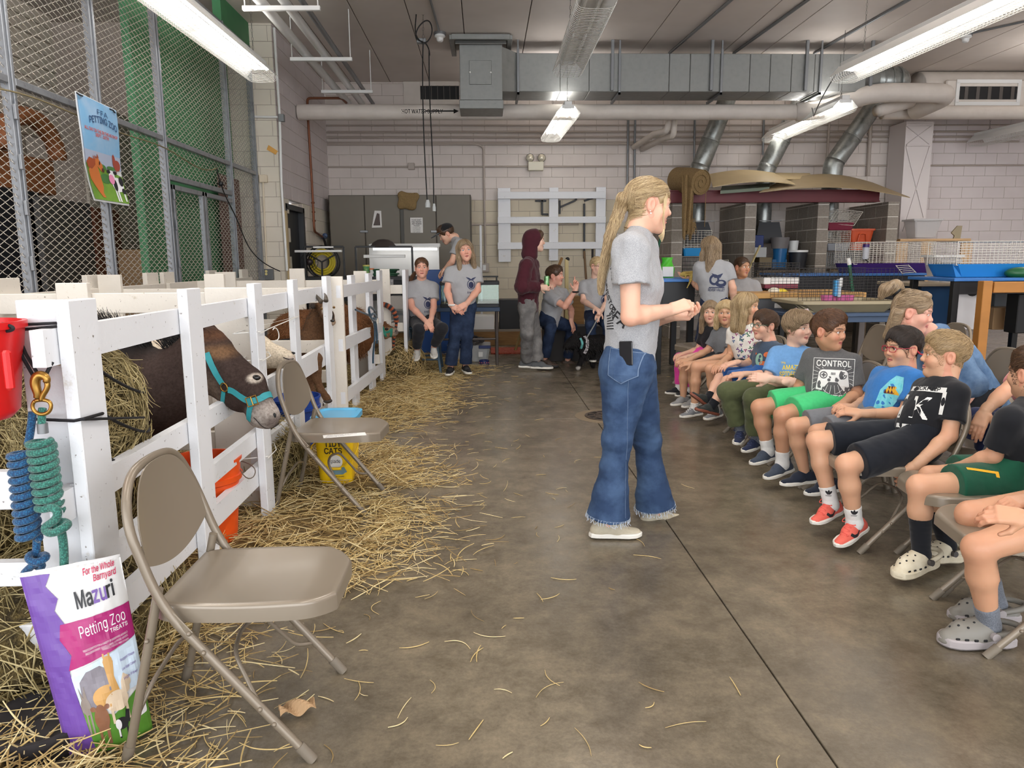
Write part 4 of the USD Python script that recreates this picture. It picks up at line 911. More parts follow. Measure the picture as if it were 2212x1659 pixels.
fx,fy=V(1,0,0),norm(V(0,-.06,1));fo=lambda x,z:V(x,Yq-.0008-.02*z/H-.003,z)
xm=(xa+xb)/2
part(yb_,'lettering',letter('TIDY',.035,fo(xm-.0,.265),fx,fy,width=.10,centre=True),M_STEN);part(yb_,'lettering',letter('CATS',.035,fo(xm+.0,.222),fx,fy,width=.105,centre=True),M_STEN)
part(yb_,'round_label',flat(ell(0,0,.042,.042,32),fo(xm+.01,.172),fx,fy,.0012),mat('paper',(232,230,226),.7));part(yb_,'lettering',letter('glade',.022,fo(xm+.01,.165)-V(0,.002,0),fx,fy,width=.06,bold=False,centre=True),mat('ink',(52,50,54),.7))
part(yb_,'lettering',letter('Deodorizing & Clumping',.006,fo(xm+.01,.077),fx,fy,width=.09,bold=True,centre=True),mat('ink',(52,50,54),.7))
for k in range(4):part(yb_,'lettering',letter('Controls odors',.006,fo(xm-.03,.062-.014*k),fx,fy,width=.06,bold=False),mat('ink',(52,50,54),.7))
part(yb_,'litter_pan_print',flat(Polygon([(-.06,.0),(-.05,.028),(.05,.03),(.065,.0),(.04,-.016),(-.04,-.018)]),fo(xm+.01,.108),fx,fy,.001),mat('pan_print',(110,142,150),.5))
part(yb_,'bail',tube(spline([V(xa-.01,Yq+.06,.27),V(xa+.0,Yq-.03,.2),V(xm,Yq-.045,.135),V(xb-.0,Yq-.03,.2),V(xb+.02,Yq+.06,.27)],24),.004,6),mat('pail_yellow',(240,196,22),.3),smooth=True)
part(yb_,'grip',tube([V(xm-.05,Yq-.047,.138),V(xm+.05,Yq-.047,.138)],.009,8),mat('pail_yellow',(240,196,22),.3))
bb=Thing('bucket','blue plastic tub half hidden behind the second folding chair','bucket',(-1.25,4.65,0))
c=V(-1.34,5.0,.12);bucket(bb,c,.15,.2,.33,mat('bucket_blue',(26,66,152),.38))
# red bucket hanging at the left edge
rb=Thing('bucket','red plastic bucket hanging at the left edge of the picture','bucket',(-1.62,1.95,.8))
c=atY(-66,905,1.98);part(rb,'pail',lathe([(0,0),(.1,.0),(.118,.02),(.135,.16),(.14,.18),(.148,.24),(.155,.24),(.155,.258),(.143,.258),(.11,.02),(0,.015)],c,36),mat('bucket_red',(206,22,24),.35),smooth=35)
part(rb,'rib',cat([obox(atY(18,800,1.86),V(1,0,0),V(0,1,0),V(0,0,1),(.02,.02,.1),.006)]),mat('bucket_red',(206,22,24),.35))
part(rb,'snap_ring',tube(spline([atY(5,700,1.95),atY(18,703,1.95),atY(28,709,1.95),atY(15,715,1.95),atY(4,708,1.95)],16),.005,6),M_CORD)
# ------------------------------------------------------------------ lead ropes on a brass snap
def rope_mat(key,c1,c2):
 n={'tc':('geometry',{}),'v':('voronoi_texture',dict(scale=210.0)),'r':('rgb_ramp',dict(ramp=[(.2,lin(c1)),(.62,lin(c2))])),'b':('bump',dict(strength=.6,distance=.003,invert=True)),'p':('principled_bsdf',dict(roughness=.75,sheen_weight=.3))}
 return usdkit.material(stage,'/World/Looks/'+key,n,[('tc.position','v.vector'),('v.distance','r.fac'),('v.distance','b.height'),('r.color','p.base_color'),('b.normal','p.normal')],surface='p.BSDF')
M_RG,M_RB=rope_mat('rope_green',(62,142,124),(34,92,82)),rope_mat('rope_blue',(26,104,150),(12,62,104))
M_BRASS=mat('brass',(168,128,62),.3,.85,var=.3,vscale=30)
Yr=2.03
def coil(x0,y0,x1,y1,wpx,turns,rr,seed):
 P=[]
 for s in np.linspace(0,1,turns*16):
  a=s*turns*2*pi;x,y=x0+(x1-x0)*s,y0+(y1-y0)*s;wv=wpx*(1-.05*s)/2
  p=atY(x+wv*math.cos(a),y+4*math.sin(a)*.6,Yr);p[1]=Yr-.03*(.9+.1*s)+.03*-math.sin(a)*.9;P.append(p)
 return P
def lead(name,label,m,path):
 t=Thing('lead_rope',label,'rope',path[0]);return t
gt=Thing('lead_rope','green braided lead rope coiled and hung from the brass snap','rope',atY(90,860,Yr))
part(gt,'loop',tube(spline([atY(92,882,Yr-.01),atY(90,905,Yr-.02),atY(92,935,Yr-.02)],10),.0105,10),M_RG,smooth=True)
part(gt,'crimp',lathe([(.0,-.014),(.0135,-.014),(.0135,.014),(0,.014)],atY(92,925,Yr-.02),12),M_CONDG)
part(gt,'coil',tube(np.array(coil(100,945,122,1096,48,9,.0105,1)),.0098,10),M_RG,smooth=True)
part(gt,'knot',tube(spline([atY(100,1098,Yr-.05),atY(124,1106,Yr-.06),atY(118,1124,Yr-.055),atY(98,1142,Yr-.05),atY(104,1150,Yr-.06),atY(138,1140,Yr-.06),atY(146,1132,Yr-.04),atY(124,1128,Yr-.03),atY(132,1150,Yr-.04)],50),.0115,10),M_RG,smooth=True)
part(gt,'tail',tube(spline([atY(131,1145,Yr-.04),atY(138,1190,Yr-.03),atY(139,1240,Yr-.03),atY(143,1290,Yr-.03),atY(150,1345,Yr-.03)],30),.0115,10),M_RG,smooth=True)
bt=Thing('lead_rope','blue braided lead rope coiled beside the green one','rope',atY(60,900,Yr))
part(bt,'loop',tube(spline([atY(70,890,Yr+.0),atY(66,930,Yr+.0),atY(60,960,Yr-.0)],10),.0105,10),M_RB,smooth=True)
part(bt,'coil',tube(np.array(coil(57,970,77,1158,40,11,.0105,2)),.0098,10),M_RB,smooth=True)
part(bt,'tail',tube(spline([atY(80,1160,Yr-.0),atY(79,1180,Yr-.0),atY(78,1200,Yr-.0)],10),.0108,10),M_RB,smooth=True)
part(bt,'knot',tube(spline([atY(78,1196,Yr),atY(62,1206,Yr-.03),atY(80,1214,Yr-.04),atY(96,1207,Yr-.03),atY(88,1200,Yr+.0),atY(72,1212,Yr-.0),atY(90,1224,Yr-.02),atY(86,1216,Yr-.03),atY(70,1222,Yr-.03),atY(54,1236,Yr-.02)],50),.0105,10),M_RB,smooth=True)
sn=Thing('snap_hook','brass swivel snap hook hung on black cord from the corner board','hook',atY(90,830,Yr))
part(sn,'cord',tube([atY(31,712,2.06),atY(48,770,Yr),atY(72,812,Yr),atY(88,818,Yr-.02)],.005,6),M_CORD);part(sn,'cord',tube([atY(33,712,2.06),atY(56,765,Yr),atY(82,808,Yr),atY(96,816,Yr-.02),atY(113,782,Yr)],.005,6),M_CORD)
part(sn,'hook',tube(spline([atY(80,860,Yr-.03),atY(80,845,Yr-.03),atY(76,828,Yr-.03),atY(84,811,Yr-.03),atY(96,813,Yr-.03),atY(100,826,Yr-.03)],30),[.009+.004*math.sin(s*pi)for s in np.linspace(0,1,30)],10),M_BRASS,smooth=True)
part(sn,'hook',tube(spline([atY(100,822,Yr-.03),atY(100,842,Yr-.03),atY(92,856,Yr-.03),atY(90,866,Yr-.03)],14),.0075,8),M_BRASS,smooth=True,label='brass latch of the hook')
part(sn,'swivel',tube(spline([atY(76,866,Yr-.03),atY(92,864,Yr-.03),atY(108,870,Yr-.03),atY(108,886,Yr-.03),atY(100,893,Yr-.03),atY(82,893,Yr-.03),atY(72,884,Yr-.03),atY(72,870,Yr-.03),atY(76,866,Yr-.03)],40),.0052,8),M_BRASS,smooth=True)
# ------------------------------------------------------------------ petting zoo poster on the partition
def poster():
 x=XF+.12;tl,tr,bl,br=atX(161,196,x),atX(249,238,x),atX(211,433,x),atX(274,445,x);lm=atX(179,350,x)
 t=Thing('poster','blue petting zoo poster with farm animals hung on the wire partition','poster',tl)
 def pos(u,v):
  u,v=np.asarray(u,float),np.asarray(v,float)
  T=tl+(tr-tl)*u[...,None];Bm=bl+(br-bl)*u[...,None];P=T+(Bm-T)*(1-v)[...,None]
  s=(1-v);P=P+(lm-(tl+(bl-tl)*.63))*((1-u)*np.sin(np.clip(s/.63,0,1)*pi/2)*np.where(s>.63,np.clip((1-s)/.37,0,1),1))[...,None]*.9
  P[...,0]+=.03*np.sin(s*5+u*2)*s;return P
 part(t,'sheet',panel_surface(lambda a,b:pos(a,b),24,36,-.003),mat('poster_white',(236,238,240),.4),smooth=True)
 def pr(name,poly,m,lift):
  P,F,c=[],[],0
  for g in getattr(poly,'geoms',[poly]):
   x0,y0,x1,y1=g.bounds
   for cx in np.arange(math.floor(x0/.05)*.05,x1,.05):
    for cy_ in np.arange(math.floor(y0/.05)*.05,y1,.05):
     h=g.intersection(sbox(cx,cy_,cx+.05,cy_+.05))
     for gg in getattr(h,'geoms',[h]):
      if gg.geom_type=='Polygon' and gg.area>1e-7:
       vv,ff=trimesh.creation.triangulate_polygon(gg,engine='earcut');P.append(vv);F.append(ff+c);c+=len(vv)
  put(name,np.vstack(P),np.vstack(F),m,lift)
 def put(name,P,F,m,lift):
  S=pos(P[:,0],P[:,1])+V(1,0,0)*(lift+(.0075 if lift<.0108 else 0));F=F.copy();w=(np.cross(S[F[:,1]]-S[F[:,0]],S[F[:,2]]-S[F[:,0]])@V(1,-.3,0))<0;F[w]=F[w][:,::-1];part(t,name,(S,F),m,smooth=True)
 pr('sky_print',sbox(.02,.5,.98,.99),mat('poster_sky',(128,184,226),.5,var=.6,vscale=5,col2=(176,202,230)),.011)
 pr('sky_print',sbox(.02,.36,.98,.5),mat('poster_haze',(178,190,214),.5),.011)
 pr('meadow_print',Polygon([(.02,.02),(.98,.02),(.98,.3),(.7,.34),(.4,.36),(.02,.37)]),mat('poster_meadow',(126,168,62),.5,var=.6,vscale=8,col2=(92,140,52)),.005)
 pr('meadow_print',union_all([ell(.46,.36,.1,.03),ell(.2,.385,.16,.02),ell(.5,.25,.14,.05),ell(.7,.37,.12,.02)]),mat('poster_bush',(74,128,66),.5),.0065)
 OR,BK,WH,PK,RD=mat('poster_chestnut',(214,122,58),.5),mat('poster_black',(34,34,40),.5),mat('poster_white2',(240,240,244),.5),mat('poster_pink',(240,150,190),.5),mat('poster_hen',(164,74,58),.5)
 pr('pony_print',union_all([Polygon([(.04,.3),(.05,.22),(.28,.05),(.36,.05),(.33,.1),(.38,.16),(.36,.26),(.32,.36),(.42,.31),(.47,.335),(.46,.38),(.38,.42),(.34,.44),(.24,.42),(.12,.36)])]),OR,.008)
 pr('pony_print',union_all([Polygon([(.02,.38),(.04,.33),(.14,.32),(.26,.37),(.26,.42),(.2,.46),(.22,.42),(.1,.43)]),Polygon([(.26,.43),(.24,.46),(.3,.44),(.32,.48),(.36,.44)])]),mat('poster_mane',(172,82,44),.5),.0095)
 pr('pony_print',union_all([ell(.45,.33,.035,.022)]),mat('poster_muzzle',(92,54,40),.5),.0105);pr('pony_print',ell(.375,.395,.014,.018),BK,.0105)
 pr('cow_print',union_all([ell(.8,.21,.15,.075),ell(.68,.29,.08,.06),sbox(.69,.03,.73,.2),sbox(.75,.03,.79,.2),sbox(.9,.04,.94,.2)]),WH,.008)
 for q in(ell(.6,.33,.05,.018),ell(.775,.33,.05,.018),ell(.73,.2,.05,.06),ell(.9,.25,.06,.05),ell(.92,.15,.05,.03)):pr('cow_print',q,BK,.0095)
 pr('cow_print',ell(.655,.255,.075,.05),PK,.0105)
 pr('hen_print',union_all([ell(.86,.41,.09,.055),Polygon([(.74,.5),(.77,.52),(.8,.5),(.84,.44),(.78,.38),(.75,.42)]),sbox(.82,.33,.835,.37)]),RD,.008)
 def word(s,x,y,h,m,width,lift=.008,bold=True,arch=0.0):
  v,f=text_flat(s,h,bold);v=v.copy();v[:,0]-=v[:,0].min();v[:,0]*=width/np.ptp(v[:,0]);k=v[:,0]/width-.5
  put('lettering',np.c_[x+v[:,0],y+v[:,1]+arch*(.25-k*k)],f,m,lift)
 NV=mat('poster_navy',(46,84,128),.5)
 word('FFA',.44,.865,.05,NV,.26,bold=False);word('PETTING ZOO',.22,.755,.062,NV,.7,arch=.14);
 RL=mat('poster_red',(222,84,60),.5)
 word('ALL DAY IN THE IN THE AG SHOP',.08,.685,.03,RL,.84);word('SEPT. 18TH',.33,.645,.03,RL,.34)
 part(t,'tie',cat([tube([atX(165,200,x+.01),atX(172,205,x+.03),atX(180,208,x+.0)],.006,5),tube([atX(236,235,x+.01),atX(244,238,x+.03),atX(250,246,x+.0)],.006,5)]),M_CORD,kind='stuff')
 a=Thing('twine','sagging brown twine strung along the wire partition past the poster','twine',atX(100,230,XF+.06))
 part(a,'line',tube(spline([atX(0,192,XF+.07),atX(110,225,XF+.07),atX(180,255,XF+.07),atX(270,290,XF+.07),atX(363,323,XF+.07),atX(410,352,XF+.07),atX(468,363,XF+.07)],40),.006,5),mat('twine',(128,116,84),.8))
 part(a,'drop',tube(spline([atX(468,363,XF+.07),atX(476,395,XF+.07),atX(510,470,XF+.08),atX(560,560,XF+.1),atY(605,586,YP-.2)],30),.007,5),M_BLACK);part(a,'knot',ball(atX(477,397,XF+.07),.03,1),M_BLACK)
poster()
# ------------------------------------------------------------------ signed-distance modelling of bodies
class Field:
 def __init__(s,lo,hi,h):
  s.lo,s.h=np.asarray(lo,float),h;s.n=np.maximum(np.ceil((np.asarray(hi)-s.lo)/h).astype(int)+1,4)
  s.D=np.full(s.n,1.0,np.float32)
 def sub(s,lo,hi):
  a=np.clip(np.floor((np.asarray(lo)-s.lo)/s.h).astype(int),0,s.n);b=np.clip(np.ceil((np.asarray(hi)-s.lo)/s.h).astype(int)+1,0,s.n)
  if(b<=a).any():return None,None
  sl=tuple(slice(i,j)for i,j in zip(a,b));ax=[s.lo[k]+s.h*np.arange(a[k],b[k])for k in range(3)]
  return sl,np.stack(np.meshgrid(*ax,indexing='ij'),-1).astype(np.float32)
 def put(s,d,sl,k,op):
  o=s.D[sl]
  if op=='add':q=np.maximum(k-np.abs(o-d),0)/max(k,1e-9);s.D[sl]=np.minimum(o,d)-q*q*k*.25
  else:d=-d;q=np.maximum(k-np.abs(o-d),0)/max(k,1e-9);s.D[sl]=np.maximum(o,d)+q*q*k*.25
 def cone(s,a,ra,b,rb,k=.02,op='add',sq=None,clip=None):
  """tapered capsule; sq = (direction, factor) flattens it"""
  a,b=np.asarray(a,float),np.asarray(b,float);m=max(ra,rb)+k+3*s.h
  sl,P=s.sub(np.minimum(a,b)-m,np.maximum(a,b)+m)
  if sl is None:return
  v=(b-a).astype(np.float32);L2=max(v@v,1e-9);q=P-a.astype(np.float32);t=np.clip(q@v/L2,0,1);w=q-t[...,None]*v
  if sq is not None:
   u=np.asarray(norm(sq[0]),np.float32);w=w+((w@u)*(1/sq[1]-1))[...,None]*u
  d=np.sqrt((w*w).sum(-1))-(ra+(rb-ra)*t)
  if clip is not None:n=norm(clip[1]).astype(np.float32);d=np.maximum(d,(P-np.asarray(clip[0],np.float32))@n)
  s.put(d,sl,k,op)
 def ell(s,c,r,R=None,k=.02,op='add'):
  c=np.asarray(c,float);r=np.asarray(r,float)*np.ones(3);m=r.max()+k+3*s.h;sl,P=s.sub(c-m,c+m)
  if sl is None:return
  q=P-c.astype(np.float32)
  if R is not None:q=q@np.asarray(R,np.float32)
  k0=np.sqrt(((q/r.astype(np.float32))**2).sum(-1));k1=np.sqrt(((q/(r**2).astype(np.float32))**2).sum(-1))
  s.put((k0*(k0-1)/np.maximum(k1,1e-6)).astype(np.float32),sl,k,op)
 def cut(s,p,n,near=None,k=.004,rad=None):
  """take away the half space beyond p along n (only within rad of p when given)"""
  p,n=np.asarray(p,float),norm(n)
  if rad is None:sl,P=tuple(slice(0,m)for m in s.n),None;ax=[s.lo[i]+s.h*np.arange(s.n[i])for i in range(3)];d=(ax[0][:,None,None]-p[0])*n[0]+(ax[1][None,:,None]-p[1])*n[1]+(ax[2][None,None]-p[2])*n[2];d=d.astype(np.float32)
  else:
   sl,P=s.sub(p-rad,p+rad)
   if sl is None:return
   q=P-p.astype(np.float32);d=q@n.astype(np.float32);d=np.where((q*q).sum(-1)<rad*rad,d,-1).astype(np.float32)
  o=s.D[sl];q=np.maximum(k-np.abs(o-d),0)/k;s.D[sl]=np.maximum(o,d)+q*q*k*.25
 def rough(s,amp,freq,seed=0,octs=2):
  m=np.abs(s.D)<2.2*s.h+amp;i=np.argwhere(m);p=s.lo+i*s.h
  s.D[m]+=(amp*2*(meshkit.fbm(p*np.asarray(freq,float),octs,seed)-.5)).astype(np.float32)
 def at(s,P):
  return ndimage.map_coordinates(s.D,((np.asarray(P)-s.lo)/s.h).T,order=1,mode='nearest')
 def grad(s,P):
  e=s.h;g=np.stack([s.at(P+V(*(e*(k==j)for j in range(3))))-s.at(P-V(*(e*(k==j)for j in range(3))))for k in range(3)],-1)
  return g/np.maximum(np.linalg.norm(g,axis=1,keepdims=True),1e-9)
 def mesh(s):
  """surface nets: vertices, triangles, normals"""
  D=s.D;D=np.pad(D,1,constant_values=.5);n=D.shape;S=D<0
  c=np.zeros(tuple(k-1 for k in n),np.int8)
  for i in(0,1):
   for j in(0,1):
    for k in(0,1):c+=S[i:n[0]-1+i,j:n[1]-1+j,k:n[2]-1+k]
  act=(c>0)&(c<8);I=np.argwhere(act);ids=np.full(act.shape,-1,np.int32);ids[act]=np.arange(len(I))
  corner={(i,j,k):D[I[:,0]+i,I[:,1]+j,I[:,2]+k]for i in(0,1)for j in(0,1)for k in(0,1)}
  acc=np.zeros((len(I),3));cnt=np.zeros(len(I))
  for a in corner:
   for ax in range(3):
    if a[ax]==0:
     b=tuple(v+(q==ax)for q,v in enumerate(a));da,db=corner[a],corner[b];x=(da<0)!=(db<0)
     t=np.where(x,da/np.where(x,da-db,1),0);p=np.zeros((len(I),3));p+=a;p[:,ax]+=t;acc[x]+=p[x];cnt+=x
  v=s.lo+(I-1+acc/np.maximum(cnt,1)[:,None])*s.h
  F=[]
  for ax in range(3):
   o=[0,1,2];o.remove(ax);u,w=o
   sl0=[slice(1,n[k]-1)for k in range(3)];sl1=list(sl0);sl0[ax]=slice(0,n[ax]-1);sl1[ax]=slice(1,n[ax])
   A,Bq=S[tuple(sl0)],S[tuple(sl1)];E=np.argwhere(A!=Bq);neg=A[tuple(E.T)]
   g=E.copy();g[:,u]+=1;g[:,w]+=1  # grid coordinates of the edge start
   def cell(du,dw):
    q=g.copy();q[:,u]-=du;q[:,w]-=dw;return ids[tuple(q.T)]
   q=np.stack([cell(1,1),cell(0,1),cell(0,0),cell(1,0)],1)
   flip=neg if ax!=1 else~neg
   q[~flip]=q[~flip][:,::-1];F.append(q)
  F=np.vstack(F);F=F[(F>=0).all(1)]
  f=np.vstack([F[:,[0,1,2]],F[:,[0,2,3]]])
  return v,f,s.grad(v)
 def shoot(s,P,d,tmax=.6):
  """march the points P along d to the surface; returns points and whether they hit"""
  P=np.array(P,float);t=np.zeros(len(P));d=np.asarray(d,float)
  live=np.ones(len(P),bool)
  for _ in range(90):
   q=s.at(P+d*t[:,None]);live&=q>.0004;t=np.where(live,t+np.clip(q,.0004,.009)*.9,t)
  return P+d*t[:,None],~live&(t<tmax)
def rot(right,fwd,upv):return np.stack([right,fwd,upv],1)
def facing(f):
 """head axes (columns right, forward, up) for a gaze direction"""
 f=norm(f);r=norm(np.cross(f,V(0,0,1)));return rot(r,f,np.cross(r,f))
def tilt_axes(R,roll):
 c,q=math.cos(roll),math.sin(roll);r,f,u=R.T;return rot(c*r+q*u,f,c*u-q*r)

# ------------------------------------------------------------------ heads
M_SKIN=mat('skin',(255,255,255),.45,tint=True,sss=.12,bump=.12,bscale=350,bdist=.0015,spec=.4)
M_EYE=mat('eye',(255,255,255),.08,tint=True)
SKINS=dict(fair=(226,178,152),pale=(232,190,168),tan=(208,160,128),warm=(198,148,116),rosy=(224,168,146))
def head_field(c,R,s,h,kid=0.0,neck=None,ears=True,blink=1.0):
 W=lambda x,y,z:c+R@(V(x,y,z)*s)
 lo=c-V(.16,.16,.17)*s;hi=c+V(.16,.16,.15)*s
 if neck is not None:lo=np.minimum(lo,neck-.07*s);hi=np.maximum(hi,neck+.07*s)
 f=Field(lo,hi,h);E=lambda p,r,k=.03,op='add':f.ell(W(*p),np.array(r)*s,R,k*s,op);C=lambda a,ra,b,rb,k=.02,op='add':f.cone(W(*a),ra*s,W(*b),rb*s,k*s,op)
 E((0,-.018,.032),(.073,.093,.081));E((0,.018,-.018),(.061+.003*kid,.068,.082));E((0,.026,.044),(.06,.058,.052))
 for q in(-1,1):
  C((q*(.046-.004*kid),-.004,-.056),.021,(0,.056,-.094+.008*kid),.021,.03);E((q*.036,.056,-.032),(.026+.003*kid,)*3,.03)
 E((0,.022,-.07),(.044,.048,.038),.03);E((0,.066,-.098+.006*kid),(.02,.018,.017),.02)
 for q in(-1,1):C((q*.014,.086,.018),.008,(q*.044,.07,.017),.008,.018)
 nz=1-.22*kid
 C((0,.082,.008),.0075,(0,.082+.017*nz,-.026),.0098*(1-.08*kid),.012);E((0,.082+.016*nz,-.0295),(.0112*nz,)*3,.008)
 for q in(-1,1):E((q*.0115,.082+.005*nz,-.0335),(.0085*nz,.01,.007),.008)
 for q in(-1,1):
  E((q*.031,.094,.0),(.017,.016,.0125),.014,'sub')
  f.ell(W(q*.031,.0735,0),np.array((.0142,.0142,.0142))*s,R,.003*s)
  f.ell(W(q*.031,.088,-.0005),np.array((.0118,.02,.0052*blink))*s,R,.002*s,'sub')
 for z,y,r in((-.0605,.0785,.0052),(-.0695,.0785,.0058)):
  for q in(-1,1):C((q*.0195,.0745,-.0645),.0035,(0,.0875,z),r,.006)
 f.ell(W(0,.09,-.0648),np.array((.019,.012,.0012))*s,R,.002*s,'sub')
 if ears:
  for q in(-1,1):E((q*.0755,-.014,-.008),(.0095,.0195,.0315),.012);E((q*.088,-.008,-.004),(.011,.0115,.02),.006,'sub')
 if neck is not None:C0=W(0,-.028,-.055);f.cone(C0,.054*s*(1-.1*kid),neck,.058*s*(1-.1*kid),.03*s)
 return f
def head_tint(v,c,R,s,skin,brow,lips=(188,104,98),kid=0.0,mouth_dark=(112,52,50)):
 p=(v-c)@R/s;col=np.broadcast_to(np.array(lin(skin)),v.shape).copy();ax=np.abs(p[:,0]);front=p[:,1]>.04
 blush=np.exp(-((ax-.042)**2+(p[:,2]+.03)**2)/.018**2)*front;red=np.array(lin((216,122,104)))
 col+=(red-col)*(.42*blush)[:,None]
 ear=(ax>.068)&(p[:,1]<.02)&(p[:,1]>-.05);col[ear]+=(red-col[ear])*.35
 nose=np.exp(-(p[:,0]**2+(p[:,2]+.03)**2)/.012**2)*(p[:,1]>.085);col+=(red-col)*(.25*nose)[:,None]
 zb=.0235-60*np.maximum(ax-.038,0)**2*.12-.3*np.maximum(.02-ax,0);bw=(np.abs(p[:,2]-zb)<.0042)&(ax>.012)&(ax<.052)&(p[:,1]>.05);bc=np.array(lin(brow));col[bw]+=(bc-col[bw])*.75
 lc=np.array(lin(lips));li=(((p[:,0]/.0215)**2+((p[:,2]+.0648)/.0105)**2)<1)&(p[:,1]>.066);col[li]+=(lc-col[li])*.8
 ml=(ax<.0205)&(np.abs(p[:,2]+.0648)<.0014)&(p[:,1]>.066);col[ml]=np.array(lin(mouth_dark))
 lid=(np.abs(((ax-.031)/.0135)**2+(p[:,2]/.0072)**2-1.0)<.45)&(p[:,1]>.07)&(p[:,2]>-.001);dk=np.array(lin((96,66,56)));col[lid]+=(dk-col[lid])*.55
 return col
def eyes(t,c,R,s,gaze,iris=(96,70,48)):
 g=norm(gaze)
 for q in(-1,1):
  o=c+R@(V(q*.031,.0735,0)*s);b=trimesh.creation.icosphere(4,1.0);v=b.vertices;a=np.degrees(np.arccos(np.clip(v@g,-1,1)))
  col=np.broadcast_to(np.array(lin((232,226,220))),v.shape).copy();col[a<31]=lin(iris);col[(a>27)&(a<31)]=np.array(lin(iris))*.4;col[a<13]=.003
  part(t,'eye',(o+v*.0124*s,b.faces),M_EYE,smooth=True,color=col)
